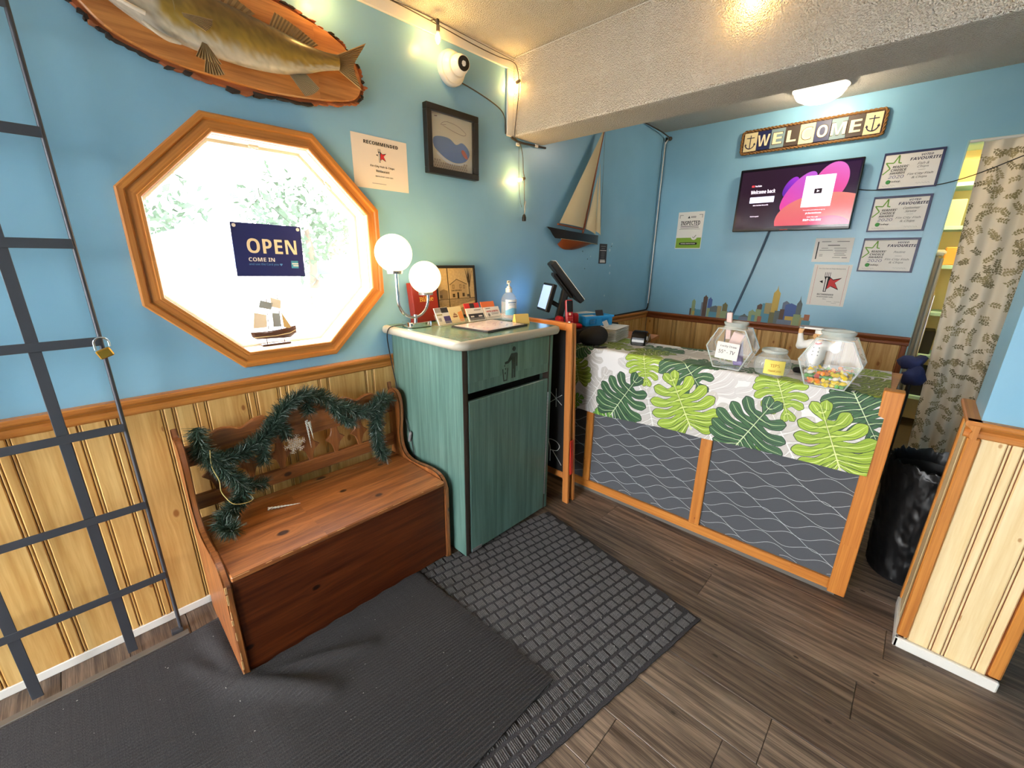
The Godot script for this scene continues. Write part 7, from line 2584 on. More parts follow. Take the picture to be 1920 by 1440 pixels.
	b.ball(Vector3(3.832, 2.395, 0.062), Vector3(0.016, 0.016, 0.016), 10, 8)
	b.tube(smooth([Vector3(3.832, 2.40, 0.06), Vector3(3.7, 2.43, 0.035), Vector3(3.4, 2.445, 0.02), Vector3(3.1, 2.448, 0.015), Vector3(2.9, 2.447, 0.012)], 5), 0.005, 6)
	part(t, "ceiling_lead", b, M.cablegrey)
	b = mb()
	b.xf = Transform3D(Basis(R, U, out), Vector3(XR, 0, 0))
	b.tube([Vector3(0.948, 1.65, 0.006), Vector3(0.86, 1.28, 0.006), Vector3(0.767, 0.928, 0.006)], 0.0055, 6)
	b.tube([Vector3(0.958, 1.65, 0.006), Vector3(0.87, 1.28, 0.006), Vector3(0.777, 0.928, 0.006)], 0.0035, 6)
	b.tube(smooth([Vector3(0.772, 0.93, 0.006), Vector3(0.765, 0.915, 0.04), Vector3(0.762, 0.87, 0.04), Vector3(0.76, 0.7, 0.03)], 4), 0.0055, 6)
	solo("television_cable", b, M.cableblue, "slanting grey blue cable pair from the television to the chair rail", "cable")
	b = mb()
	b.tube(smooth([Vector3(3.80, 1.87, 1.44), Vector3(3.83, 1.862, 1.52), Vector3(3.838, 1.858, 1.68), Vector3(3.838, 1.87, 1.84), Vector3(3.74, 1.895, 1.97), Vector3(3.62, 1.94, 2.10), Vector3(3.5, 2.0, 2.25), Vector3(3.3, 2.1, 2.5)], 6), 0.003, 6)
	solo("black_wire", b, M.black, "thin black wire strung from the television past the awards to the curtain", "wire")
	# ceiling lamp behind the beam
	t = thing("ceiling_dome_lamp", "round white dome ceiling lamp glowing behind the beam", "lamp", Vector3(3.5, CEIL, 1.17))
	b = mb()
	b.lathe([Vector2(0.0, 0.0), Vector2(0.15, 0.0), Vector2(0.15, -0.018), Vector2(0.0, -0.018)], Vector3(3.5, CEIL, 1.17), 28)
	part(t, "base", b, M.plasticwhite)
	b = mb()
	b.lathe([Vector2(0.138, -0.018), Vector2(0.136, -0.04), Vector2(0.12, -0.065), Vector2(0.085, -0.085), Vector2(0.04, -0.095), Vector2(0.0, -0.097)], Vector3(3.5, CEIL, 1.17), 28)
	part(t, "dome", b, M.domeglow)
	var li := OmniLight3D.new()
	li.name = "dome_light"
	li.light_color = rgb(255, 236, 205)
	li.light_energy = 0.3
	li.light_size = 0.05
	li.omni_range = 9.0
	li.omni_attenuation = 2.0
	li.shadow_enabled = true
	t.add_child(li, true)
	li.position = Vector3(0, -0.055, 0)

func curtain_texture() -> ImageTexture:
	var im := Image.create(512, 1024, false, Image.FORMAT_RGB8)
	im.fill(rgb(222, 212, 194))
	var r := RandomNumberGenerator.new()
	r.seed = 77
	for i in 260:
		var c := Vector2(r.randf() * 512, r.randf() * 1024)
		var ang := r.randf() * TAU
		var col: Color = [rgb(142, 132, 96), rgb(160, 148, 114), rgb(126, 118, 90)][i % 3]
		var d := Vector2.from_angle(ang)
		var n := d.orthogonal()
		stroke(im, PackedVector2Array([c, c + d * 22 + n * 3, c + d * 44]), 3, 1, col)
		for k in 4:
			for s in [-1.0, 1.0]:
				var o := c + d * (8 + k * 10)
				var ld: Vector2 = (d * 0.7 + n * s).normalized()
				var tip: Vector2 = o + ld * r.randf_range(12, 20)
				var ln := ld.orthogonal() * 4.5
				fill_poly(im, PackedVector2Array([o, (o + tip) * 0.5 + ln, tip, (o + tip) * 0.5 - ln]), col)
	return ImageTexture.create_from_image(im)

func build_back_room() -> void:
	# small store room behind the doorway
	var b := mb()
	b.bx(Vector3(3.97, -0.14, 1.38), Vector3(5.4, 2.6, 1.5))
	b.bx(Vector3(3.97, -0.14, 3.3), Vector3(5.4, 2.6, 3.42))
	b.bx(Vector3(5.3, -0.14, 1.5), Vector3(5.42, 2.6, 3.3))
	struct("wall_store", b, M.creamwall)
	b = mb()
	b.bx(Vector3(3.97, CEIL, 1.5), Vector3(5.4, 2.6, 3.3))
	struct("ceiling_store", b, M.creamwall)
	b = mb(Vector3.UP, Vector2(9, 0.8))
	b.bx(Vector3(3.842, 0.0, 1.9), Vector3(3.975, 2.1, 1.908), 0.001)
	b.bx(Vector3(3.842, 2.092, 1.908), Vector3(3.975, 2.1, 2.78), 0.001)
	b.bx(Vector3(3.842, 0.0, 2.772), Vector3(3.975, 2.1, 2.78), 0.001)
	struct("trim_4", b, M.jambblue)
	# shelving
	var t := thing("blue_shelving", "pale blue shelving unit behind the curtain in the store room", "shelf", Vector3(5.15, 0, 2.3))
	b = mb()
	b.bx(Vector3(4.98, 0, 1.52), Vector3(5.3, 2.3, 1.55))
	part(t, "side", b, M.jambblue)
	b = mb()
	b.bx(Vector3(4.98, 0, 3.0), Vector3(5.3, 2.3, 3.03))
	part(t, "side", b, M.jambblue)
	for y in [0.25, 0.62, 0.98, 1.36, 1.66, 1.98, 2.28]:
		b = mb()
		b.bx(Vector3(4.98, y, 1.55), Vector3(5.3, y + 0.03, 3.0), 0.002)
		part(t, "shelf", b, M.jambblue)
	var k := 0
	for q in [[1.74, 0.65, 0.16, 0.22, 0], [1.95, 0.65, 0.2, 0.2, 1], [1.86, 1.01, 0.22, 0.16, 2], [2.02, 1.39, 0.12, 0.14, 3], [1.9, 1.69, 0.2, 0.2, 0], [2.0, 2.01, 0.26, 0.16, 2], [1.95, 0.28, 0.26, 0.24, 1]]:
		b = mb()
		b.bx(Vector3(5.02, q[1], q[0] - q[2] * 0.5), Vector3(5.24, q[1] + q[3], q[0] + q[2] * 0.5), 0.006)
		solo("storage_box", b, [M.cream, M.black, M.boxtan, M.orangepale][q[4]], ["cream box on a lower store room shelf", "black box beside it on the lower store room shelf", "tan box on a middle store room shelf", "small orange box on the shelf at head height", "cream box on the shelf above the orange box", "tan box on the top store room shelf", "black box on the bottom store room shelf"][k], "box", "boxes on the store room shelves")
		k += 1
	# grey upright freezer edge just inside
	t = thing("grey_freezer", "tall grey freezer standing just inside the doorway", "freezer", Vector3(4.2, 0, 1.73))
	b = mb()
	b.bx(Vector3(3.985, 0.02, 1.55), Vector3(4.42, 1.45, 1.93), 0.012)
	part(t, "body", b, M.fridgegrey)
	b = mb()
	b.bx(Vector3(3.983, 1.452, 1.55), Vector3(4.42, 1.49, 1.955), 0.014)
	part(t, "top", b, M.plasticwhite)
	b = mb()
	b.bx(Vector3(3.99, 0.05, 1.93), Vector3(4.4, 1.44, 1.952), 0.008)
	var d := part(t, "door", b, M.fridgegrey)
	b = mb()
	b.bx(Vector3(4.02, 0.6, 1.953), Vector3(4.04, 1.2, 1.964), 0.004)
	part(d, "handle", b, M.steel)
	# crumpled blue cloth on the counter end of the doorway
	b = mb()
	var lump := noise(9.0, 41, 3)
	for q in [[Vector3(3.60, 0.80, 1.955), Vector3(0.07, 0.05, 0.05)], [Vector3(3.55, 0.74, 1.965), Vector3(0.06, 0.045, 0.05)]]:
		b.ball(q[0], q[1], 14, 10)
	for i in b.v.size():
		var p := b.v[i]
		b.v[i] = p + b.n[i] * lump.get_noise_3d(p.x, p.y, p.z) * 0.06
	solo("blue_cloth", b, M.navycloth, "crumpled navy cloth hanging behind the counter beside the doorway", "cloth")
	t = thing("cloth_stand", "thin dark stand below the navy cloth by the doorway", "stand", Vector3(3.58, 0, 1.96))
	b = mb()
	b.tube([Vector3(3.58, 0.02, 1.96), Vector3(3.58, 0.72, 1.96)], 0.012, 8)
	part(t, "post", b, M.black)
	b = mb()
	b.lathe([Vector2(0, 0), Vector2(0.09, 0), Vector2(0.085, 0.02), Vector2(0.0, 0.025)], Vector3(3.58, 0, 1.96), 18)
	part(t, "foot", b, M.black)
	# doorway curtain
	t = thing("doorway_curtain", "beige curtain with olive leaf print hanging in the doorway", "curtain", Vector3(3.8, 0.16, 2.3))
	b = mb()
	var cf := func(u2: float, v2: float) -> Vector3:
		var y := lerpf(2.075, 0.15, v2)
		var z0 := lerpf(1.968, 2.05, v2)
		var z := lerpf(z0, 2.76, u2)
		var amp := 0.018 * (0.6 + 0.4 * v2)
		return Vector3(3.80 + amp * sin(u2 * 52.0 + v2 * 0.8) + 0.006 * sin(u2 * 23.0 + v2 * 4.0), y + 0.004 * sin(u2 * 50.0) * v2, z)
	b.grid(120, 24, cf, func(u2: float, v2: float) -> Vector2: return Vector2(u2 * 1.35, v2 * 1.6), false)
	var cm := mat(Color.WHITE, 0.85)
	cm.albedo_texture = curtain_texture()
	cm.backlight_enabled = true
	cm.backlight = rgb(90, 84, 72)
	part(t, "cloth", b, cm)
	b = mb()
	b.tube([Vector3(3.80, 2.082, 1.909), Vector3(3.80, 2.082, 2.771)], 0.008, 8)
	part(t, "rod", b, M.plasticwhite)
	# store room lamp
	t = thing("store_room_lamp", "bare warm ceiling lamp lighting the store room shelves", "lamp", Vector3(4.65, CEIL, 2.3))
	b = mb()
	b.lathe([Vector2(0.0, 0.0), Vector2(0.06, 0.0), Vector2(0.05, -0.04), Vector2(0.0, -0.04)], Vector3(4.65, CEIL, 2.3), 18)
	part(t, "holder", b, M.plasticwhite)
	b = mb()
	b.ball(Vector3(4.65, 2.36, 2.3), Vector3.ONE * 0.045, 16, 12)
	part(t, "bulb", b, M.opal)
	var li := OmniLight3D.new()
	li.name = "store_light"
	li.light_color = rgb(255, 224, 160)
	li.light_energy = 1.6
	li.light_size = 0.045
	li.omni_range = 8.0
	li.omni_attenuation = 2.0
	li.shadow_enabled = true
	t.add_child(li, true)
	li.position = Vector3(4.65, 2.36, 2.3) - t.position

# ---------------------------------------------------------------- things on the counter
const K := 0.9185

# surface nets over a union of tapered capsules [a, ra, b, rb]; smooth joins
func blob_mesh(b: MB, caps: Array, lo: Vector3, hi: Vector3, cell: float, soft: float) -> void:
	var nx := int(ceil((hi.x - lo.x) / cell)) + 1
	var ny := int(ceil((hi.y - lo.y) / cell)) + 1
	var nz := int(ceil((hi.z - lo.z) / cell)) + 1
	var fld := PackedFloat32Array()
	fld.resize(nx * ny * nz)
	for k in nz:
		for j in ny:
			for i in nx:
				var p := lo + Vector3(i, j, k) * cell
				var s := 0.0
				var far := 1e9
				for q in caps:
					var a: Vector3 = q[0]
					var ab: Vector3 = q[2] - a
					var t := clampf((p - a).dot(ab) / maxf(ab.length_squared(), 1e-9), 0.0, 1.0)
					var d: float = p.distance_to(a + ab * t) - lerpf(q[1], q[3], t)
					far = minf(far, d)
					if d < 0.05: s += exp(-d / soft)
				fld[(k * ny + j) * nx + i] = -log(s) * soft if s > 0.0 else far
	var at := {}
	var offs := [Vector3i(0, 0, 0), Vector3i(1, 0, 0), Vector3i(0, 1, 0), Vector3i(1, 1, 0), Vector3i(0, 0, 1), Vector3i(1, 0, 1), Vector3i(0, 1, 1), Vector3i(1, 1, 1)]
	var edges := [[0, 1], [2, 3], [4, 5], [6, 7], [0, 2], [1, 3], [4, 6], [5, 7], [0, 4], [1, 5], [2, 6], [3, 7]]
	for k in nz - 1:
		for j in ny - 1:
			for i in nx - 1:
				var vals := []
				var neg := 0
				for o in offs:
					var f := fld[((k + o.z) * ny + j + o.y) * nx + i + o.x]
					vals.append(f)
					if f < 0.0: neg += 1
				if neg == 0 or neg == 8: continue
				var c := Vector3.ZERO
				var n := 0
				for e in edges:
					var fa: float = vals[e[0]]
					var fb: float = vals[e[1]]
					if (fa < 0.0) != (fb < 0.0):
						var t := fa / (fa - fb)
						c += Vector3(offs[e[0]]).lerp(Vector3(offs[e[1]]), t)
						n += 1
				var g := Vector3(vals[1] + vals[3] + vals[5] + vals[7] - vals[0] - vals[2] - vals[4] - vals[6], vals[2] + vals[3] + vals[6] + vals[7] - vals[0] - vals[1] - vals[4] - vals[5], vals[4] + vals[5] + vals[6] + vals[7] - vals[0] - vals[1] - vals[2] - vals[3]).normalized()
				at[(k * ny + j) * nx + i] = b.put(lo + (Vector3(i, j, k) + c / n) * cell, g)
	for k in range(1, nz - 1):
		for j in range(1, ny - 1):
			for i in range(1, nx - 1):
				var f0 := fld[(k * ny + j) * nx + i] < 0.0
				for ax in 3:
					var o: Vector3i = [Vector3i(1, 0, 0), Vector3i(0, 1, 0), Vector3i(0, 0, 1)][ax]
					if i + o.x >= nx or j + o.y >= ny or k + o.z >= nz: continue
					if f0 == (fld[((k + o.z) * ny + j + o.y) * nx + i + o.x] < 0.0): continue
					var u: Vector3i = [Vector3i(0, 1, 0), Vector3i(0, 0, 1), Vector3i(1, 0, 0)][ax]
					var w: Vector3i = [Vector3i(0, 0, 1), Vector3i(1, 0, 0), Vector3i(0, 1, 0)][ax]
					var ids := []
					for q in [Vector3i.ZERO, u, u + w, w]:
						var key: int = ((k - q.z) * ny + j - q.y) * nx + i - q.x
						if at.has(key): ids.append(at[key])
					if ids.size() == 4:
						b.t3(ids[0], ids[1], ids[2])
						b.t3(ids[0], ids[2], ids[3])

func hex_jar(t: Node3D, o: Vector3, w: float, h: float, wb: float, wt: float, dep: float, neck: float, m: Material) -> void:
	# hexagon-fronted jar facing -x with a round neck; a shell of thin glass
	var hw := w * 0.5
	var ym := h * 0.46
	var prof := [Vector2(-wb * 0.5, 0.0), Vector2(wb * 0.5, 0.0), Vector2(hw, ym), Vector2(wt * 0.5, h * 0.88), Vector2(-wt * 0.5, h * 0.88), Vector2(-hw, ym)]
	var poly := PackedVector2Array(prof)
	var b := mb()
	var hd := dep * 0.5
	var an := [1.0, -1.0]
	for s in an:
		var ctr := o + Vector3(s * hd, 0, 0)
		var pts := []
		for q in prof: pts.append(ctr + Vector3(0, q.y, q.x * 0.93) + Vector3(0, (h * 0.44 - q.y) * 0.05, 0))
		b.face(pts, Vector3(s, 0, 0))
	for i in 6:
		if i == 3: continue
		var p: Vector2 = prof[i]
		var q: Vector2 = prof[(i + 1) % 6]
		var e := (q - p).normalized()
		var nm := Vector3(0, -e.x, e.y)
		b.face([o + Vector3(-hd * 0.9, p.y, p.x), o + Vector3(hd * 0.9, p.y, p.x), o + Vector3(hd * 0.9, q.y, q.x), o + Vector3(-hd * 0.9, q.y, q.x)], nm)
		for s in an:
			var pi := Vector3(s * hd, p.y + (h * 0.44 - p.y) * 0.05, p.x * 0.93)
			var qi := Vector3(s * hd, q.y + (h * 0.44 - q.y) * 0.05, q.x * 0.93)
			b.face([o + Vector3(s * hd * 0.9, p.y, p.x), o + Vector3(s * hd * 0.9, q.y, q.x), o + qi, o + pi], (nm + Vector3(s, 0, 0)).normalized())
	part(t, "body", b, m)
	# thick rounded glass along the front and back outlines
	for s in an:
		b = mb()
		var loop := []
		for i in 6:
			var p: Vector2 = prof[i]
			var q: Vector2 = prof[(i + 1) % 6]
			for k in 3:
				var e := p.lerp(q, k / 3.0)
				loop.append(o + Vector3(s * hd * 0.95, e.y, e.x * 0.965) + Vector3(0, (h * 0.44 - e.y) * 0.03, 0))
		b.tube(loop, 0.0036, 6, false, true)
		part(t, "thick_edge", b, M.jaredge)
	b = mb()
	b.lathe([Vector2(neck + 0.004, h * 0.865), Vector2(neck, h * 0.885), Vector2(neck - 0.003, h * 0.92), Vector2(neck + 0.002, h * 0.95), Vector2(neck + 0.003, h * 0.985), Vector2(neck - 0.001, h), Vector2(neck - 0.005, h * 0.99), Vector2(neck - 0.006, h * 0.88)], o, 28)
	part(t, "neck", b, M.jaredge)

func build_counter_items() -> void:
	var X := counter_xf()
	var b: MB
	# cash drawer and terminal, the terminal turned half towards the wall
	var t := thing("cash_drawer", "black cash drawer under the payment terminal", "cash drawer", Vector3(2.3, K, 0.27))
	b = mb()
	b.bx(Vector3(2.0, K, 0.05), Vector3(2.50, 0.998, 0.48), 0.004)
	part(t, "case", b, M.blackmatte)
	b = mb()
	b.bx(Vector3(2.501, 0.925, 0.07), Vector3(2.506, 0.985, 0.46), 0.001)
	part(t, "front", b, M.black)
	var TP := Transform3D(Basis(Vector3(0.70, 0, 0.71).normalized(), Vector3.UP, Vector3(-0.71, 0, 0.70).normalized()), Vector3(2.18, 0.999, 0.28))
	t = thing("payment_terminal", "black till screen on an angled stand with a small customer display", "till", TP.origin)
	b = mb()
	b.xf = TP
	b.bx(Vector3(-0.12, 0.0, -0.09), Vector3(0.08, 0.02, 0.09), 0.006)
	part(t, "foot", b, M.black)
	b = mb()
	b.xf = TP * Transform3D(Basis(Vector3.BACK, -0.2), Vector3(-0.055, 0.012, 0.0))
	b.bx(Vector3(-0.02, 0, -0.04), Vector3(0.022, 0.24, 0.04), 0.008)
	part(t, "stand", b, M.black)
	var SX := TP * Transform3D(Basis(Vector3(0.638, -0.770, 0), Vector3(0.770, 0.638, 0), Vector3.BACK), Vector3(-0.012, 0.268, -0.02))
	b = mb()
	b.xf = SX
	b.bx(Vector3(-0.15, -0.022, -0.13), Vector3(0.15, 0.014, 0.13), 0.006)
	b.bx(Vector3(-0.09, -0.046, -0.09), Vector3(0.10, -0.022, 0.09), 0.01)
	part(t, "screen_housing", b, M.black)
	b = mb()
	b.xf = SX
	b.bx(Vector3(-0.147, 0.014, -0.127), Vector3(0.147, 0.017, 0.127), 0.001)
	part(t, "screen_bezel", b, M.plasticwhite)
	b = mb()
	b.xf = SX
	b.face([Vector3(-0.13, 0.0175, -0.11), Vector3(0.13, 0.0175, -0.11), Vector3(0.13, 0.0175, 0.11), Vector3(-0.13, 0.0175, 0.11)], Vector3.UP)
	part(t, "screen", b, M.tillscreen)
	var DX := TP * Transform3D(Basis(Vector3.UP, 0.25) * Basis(Vector3.BACK, -0.26), Vector3(-0.165, 0.085, -0.01))
	b = mb()
	b.xf = DX
	b.bx(Vector3(0, 0, -0.09), Vector3(0.03, 0.175, 0.09), 0.005)
	var cd := part(t, "customer_display", b, M.black)
	b = mb()
	b.xf = DX
	b.face([Vector3(-0.0006, 0.014, -0.078), Vector3(-0.0006, 0.161, -0.078), Vector3(-0.0006, 0.161, 0.078), Vector3(-0.0006, 0.014, 0.078)], Vector3.LEFT)
	part(cd, "display_screen", b, M.custscreen)
	b = mb()
	b.xf = TP
	b.tube([Vector3(-0.12, 0.15, 0.0), Vector3(-0.045, 0.11, 0.0)], 0.014, 8)
	part(cd, "arm", b, M.black)
	var al := AreaLight3D.new()
	al.name = "display_light"
	al.area_size = Vector2(0.15, 0.14)
	al.light_color = rgb(120, 180, 255)
	al.light_energy = 0.016
	al.area_range = 5.0
	al.shadow_enabled = true
	t.add_child(al, true)
	# the light shines along its own -z, out of the display's face
	var od := (DX.basis * Vector3.LEFT).normalized()
	var ox := (DX.basis * Vector3.BACK).normalized()
	al.transform = Transform3D(Basis(ox, (-od).cross(ox), -od), DX * Vector3(-0.004, 0.088, 0.0) - t.position)
	# red cordless phone in its cradle
	t = thing("red_phone", "red cordless telephone handset standing in its red base by the till", "telephone", Vector3(2.045, 0.999, 0.38))
	b = mb()
	b.xf = Transform3D(Basis(Vector3.UP, -0.5), Vector3(2.06, 0.999, 0.385))
	b.bx(Vector3(-0.07, 0.0, -0.05), Vector3(0.075, 0.028, 0.05), 0.008)
	b.bx(Vector3(-0.07, 0.0, -0.05), Vector3(-0.03, 0.07, 0.02), 0.012)
	b.bx(Vector3(0.03, 0.02, -0.05), Vector3(0.075, 0.085, 0.0), 0.01)
	part(t, "base", b, M.phonered)
	b = mb()
	b.xf = Transform3D(Basis(Vector3.UP, -0.5) * Basis(Vector3.RIGHT, -0.18), Vector3(2.045, 1.005, 0.41))
	b.bx(Vector3(-0.025, 0.0, -0.012), Vector3(0.022, 0.165, 0.012), 0.007)
	var hs := part(t, "handset", b, M.phonered)
	b = mb()
	b.xf = Transform3D(Basis(Vector3.UP, -0.5) * Basis(Vector3.RIGHT, -0.18), Vector3(2.045, 1.005, 0.41))
	b.bx(Vector3(-0.021, 0.092, 0.0115), Vector3(0.018, 0.16, 0.0128), 0.001)
	part(hs, "display", b, M.black)
	b = mb()
	b.xf = Transform3D(Basis(Vector3.UP, -0.5) * Basis(Vector3.RIGHT, -0.18), Vector3(2.045, 1.005, 0.41))
	b.lathe([Vector2(0, 0.0), Vector2(0.008, 0.0), Vector2(0.007, 0.003), Vector2(0, 0.004)], Vector3(-0.002, 0.08, 0.0115), 12, Vector3.BACK)
	part(hs, "dial_button", b, M.cream)
	for i in 4:
		for j in 3:
			b = mb()
			b.xf = Transform3D(Basis(Vector3.UP, -0.5) * Basis(Vector3.RIGHT, -0.18), Vector3(2.045, 1.005, 0.41))
			b.box(Vector3(-0.0145 + j * 0.013, 0.012 + i * 0.0155, 0.0125), Vector3(0.009, 0.009, 0.003), 0.001)
			part(hs, "key", b, M.keyred)
	# blue basket with papers
	t = thing("blue_basket", "small bright blue plastic basket with slotted sides on the drawer", "basket", Vector3(2.3, 0.999, 0.37))
	var BX := Transform3D(Basis(Vector3.UP, -0.32), Vector3(2.30, 0.999, 0.405))
	b = mb()
	b.xf = BX
	for q in [[Vector3(-0.105, 0, -0.06), Vector3(0.105, 0.003, 0.06)], [Vector3(-0.108, 0.05, 0.06), Vector3(0.108, 0.062, 0.068)], [Vector3(-0.108, 0.05, -0.068), Vector3(0.108, 0.062, -0.06)], [Vector3(-0.116, 0.05, -0.068), Vector3(-0.106, 0.062, 0.068)], [Vector3(0.106, 0.05, -0.068), Vector3(0.116, 0.062, 0.068)], [Vector3(-0.105, 0, -0.06), Vector3(-0.1, 0.055, 0.06)], [Vector3(0.1, 0, -0.06), Vector3(0.105, 0.055, 0.06)], [Vector3(-0.105, 0, -0.063), Vector3(0.105, 0.055, -0.058)]]:
		b.bx(q[0], q[1], 0.0015)
	# front side with real slots
	b.bx(Vector3(-0.105, 0.0, 0.058), Vector3(0.105, 0.01, 0.063))
	b.bx(Vector3(-0.105, 0.042, 0.058), Vector3(0.105, 0.055, 0.063))
	b.bx(Vector3(-0.105, 0.024, 0.058), Vector3(0.105, 0.028, 0.063))
	b.bx(Vector3(-0.105, 0.01, 0.058), Vector3(-0.075, 0.042, 0.063))
	b.bx(Vector3(0.075, 0.01, 0.058), Vector3(0.105, 0.042, 0.063))
	b.bx(Vector3(-0.022, 0.01, 0.058), Vector3(0.022, 0.042, 0.063))
	for k in 5:
		for s in [-1.0, 1.0]:
			var x: float = s * (0.028 + k * 0.0105)
			b.bx(Vector3(x - 0.002, 0.01, 0.058), Vector3(x + 0.002, 0.042, 0.063))
	part(t, "shell", b, M.basketblue)
	t = thing("receipt_papers", "white papers and a photo card lying in the blue basket", "paper", Vector3(2.3, 1.003, 0.37))
	b = mb()
	b.xf = BX
	b.bx(Vector3(-0.09, 0.012, -0.05), Vector3(0.03, 0.052, 0.045), 0.002)
	part(t, "paper_pile", b, M.paper)
	b = mb()
	b.xf = BX * Transform3D(Basis(Vector3.RIGHT, -0.4), Vector3(0.04, 0.03, 0.0))
	b.bx(Vector3(-0.01, 0, 0), Vector3(0.05, 0.06, 0.002))
	part(t, "photo_card", b, M.inkdark)
	b = mb()
	b.xf = Transform3D(Basis(Vector3.UP, -0.1), Vector3(2.41, 0.9985, 0.25))
	b.bx(Vector3(-0.09, 0.0, -0.05), Vector3(0.09, 0.05, 0.05), 0.004)
	solo("paper_ream", b, M.paper, "flat white stack of paper behind the blue basket", "paper stack")
	# soft black bag
	t = thing("black_pouch", "rounded soft black pouch at the counter's left end", "bag", Vector3(2.03, K, 0.55))
	b = mb()
	blob_mesh(b, [[Vector3(2.09, K + 0.056, 0.585), 0.056, Vector3(2.085, K + 0.054, 0.58), 0.056], [Vector3(2.065, K + 0.048, 0.555), 0.046, Vector3(2.045, K + 0.045, 0.535), 0.044]], Vector3(1.95, K - 0.002, 0.42), Vector3(2.16, K + 0.14, 0.69), 0.008, 0.012)
	for i in b.v.size(): b.v[i].y = maxf(b.v[i].y, K + 0.0008)
	part(t, "pouch", b, M.blackmatte)
	b = mb()
	b.tube(smooth([Vector3(2.02, K + 0.01, 0.60), Vector3(1.995, K + 0.006, 0.62), Vector3(2.0, K + 0.006, 0.65), Vector3(2.05, K + 0.006, 0.67)], 5), 0.004, 6)
	part(t, "strap", b, M.black)
	# square plates
	for i in 9:
		b = mb()
		b.xf = Transform3D(Basis(Vector3.UP, 0.16), Vector3(2.32 + rng.randf_range(-0.002, 0.002), K + 0.009 * i, 0.53))
		b.bx(Vector3(-0.075, 0, -0.055), Vector3(0.075, 0.003, 0.055), 0.001)
		for q in [[Vector3(-0.115, 0.004, 0.055), Vector3(0.115, 0.0075, 0.078)], [Vector3(-0.115, 0.004, -0.078), Vector3(0.115, 0.0075, -0.055)], [Vector3(-0.115, 0.004, -0.055), Vector3(-0.075, 0.0075, 0.055)], [Vector3(0.075, 0.004, -0.055), Vector3(0.115, 0.0075, 0.055)], [Vector3(-0.076, 0.002, -0.056), Vector3(0.076, 0.005, 0.056)]]: b.bx(q[0], q[1], 0.001)
		solo("square_plate", b, M.plasticwhite, ["lowest white square plate of the stack beside the black phone", "second white square plate from the bottom of the stack", "third white square plate from the bottom of the stack", "fourth white square plate from the bottom of the stack", "white square plate in the middle of the stack", "fourth white square plate from the top of the stack", "third white square plate from the top of the stack", "second white square plate from the top of the stack", "topmost white square plate of the stack, under a note"][i], "plate", "stacked square plates")
	b = mb()
	b.xf = Transform3D(Basis(Vector3.UP, 0.3) * Basis(Vector3.RIGHT, -0.5), Vector3(2.27, K + 0.0815, 0.53))
	b.bx(Vector3(-0.05, 0, 0), Vector3(0.05, 0.04, 0.002))
	solo("note_card", b, M.paper, "small white folded note standing on the plate stack", "card")
	# black desk set
	t = thing("black_desk_phone", "small black rounded desk phone with a white round dial", "telephone", Vector3(2.32, K, 0.74))
	b = mb()
	b.xf = Transform3D(Basis(Vector3.UP, 0.25), Vector3(2.32, K, 0.735))
	var pp := smooth2([Vector2(-0.075, 0), Vector2(-0.07, 0.045), Vector2(-0.045, 0.078), Vector2(-0.01, 0.08), Vector2(0.04, 0.062), Vector2(0.085, 0.03), Vector2(0.095, 0)], 4)
	b.prism(pp, Vector3.ZERO, Vector3.RIGHT, Vector3.UP, -0.04, 0.045, 0.008)
	part(t, "body", b, M.blackgloss)
	b = mb()
	b.xf = Transform3D(Basis(Vector3.UP, 0.25), Vector3(2.32, K, 0.735))
	b.lathe([Vector2(0, 0.0), Vector2(0.012, 0.0), Vector2(0.011, 0.003), Vector2(0, 0.0035)], Vector3(-0.035, 0.042, 0.045), 16, Vector3.BACK)
	part(t, "dial", b, M.plasticwhite)
	b = mb()
	b.xf = Transform3D(Basis(Vector3.UP, 0.25), Vector3(2.32, K, 0.735))
	b.tube(smooth([Vector3(-0.02, 0.02, 0.047), Vector3(0.0, 0.03, 0.047), Vector3(0.03, 0.055, 0.047), Vector3(0.045, 0.05, 0.047)], 4), 0.0014, 5)
	part(t, "trim_line", b, M.steel)
	# draw jar
	var o := Vector3(2.12, K, 1.305)
	t = thing("draw_jar", "hexagonal glass jar with a handwritten draw card on its front", "jar", o)
	hex_jar(t, o, 0.205, 0.215, 0.118, 0.118, 0.12, 0.05, M.jarglass)
	var fx := o + Vector3(-0.068, 0.05, -0.052)
	b = mb()
	b.xf = Transform3D(Basis(Vector3.BACK, Vector3.UP, Vector3.LEFT) * Basis(Vector3.BACK, -0.05), fx)
	b.bx(Vector3(0, 0, 0), Vector3(0.098, 0.078, 0.0012))
	part(t, "card", b, M.paper)
	var cr := b.xf.basis.x
	var cu := b.xf.basis.y
	text(t, "Lucky Draw", fx + cr * 0.052 + cu * 0.06 + Vector3(-0.0014, 0, 0), cr, cu, 0.012, M.ink, 0.07, "sans", 0.1)
	text(t, "55\" - TV", fx + cr * 0.048 + cu * 0.034 + Vector3(-0.0014, 0, 0), cr, cu, 0.016, M.ink, 0.07, "sans", 0.1)
	for q in [[Vector3(0.0, 0.06, -0.01), 0.05, 0.11, 0.3, 0, "pink paper packet standing inside the draw jar"], [Vector3(0.02, 0.02, 0.03), 0.04, 0.14, -0.15, 1, "violet paper packet leaning inside the draw jar"]]:
		b = mb()
		b.xf = Transform3D(Basis(Vector3.RIGHT, q[3]), o + q[0])
		b.bx(Vector3(-0.012, -0.01, -q[1] * 0.5), Vector3(0.012, q[2], q[1] * 0.5), 0.003)
		solo("paper_packet", b, [M.pinkpaper, M.violetpale][q[4]], q[5], "packet", "packets in the draw jar")
	b = mb()
	b.xf = Transform3D(Basis(Vector3.RIGHT, -0.08), o + Vector3(0, 0.13, -0.025))
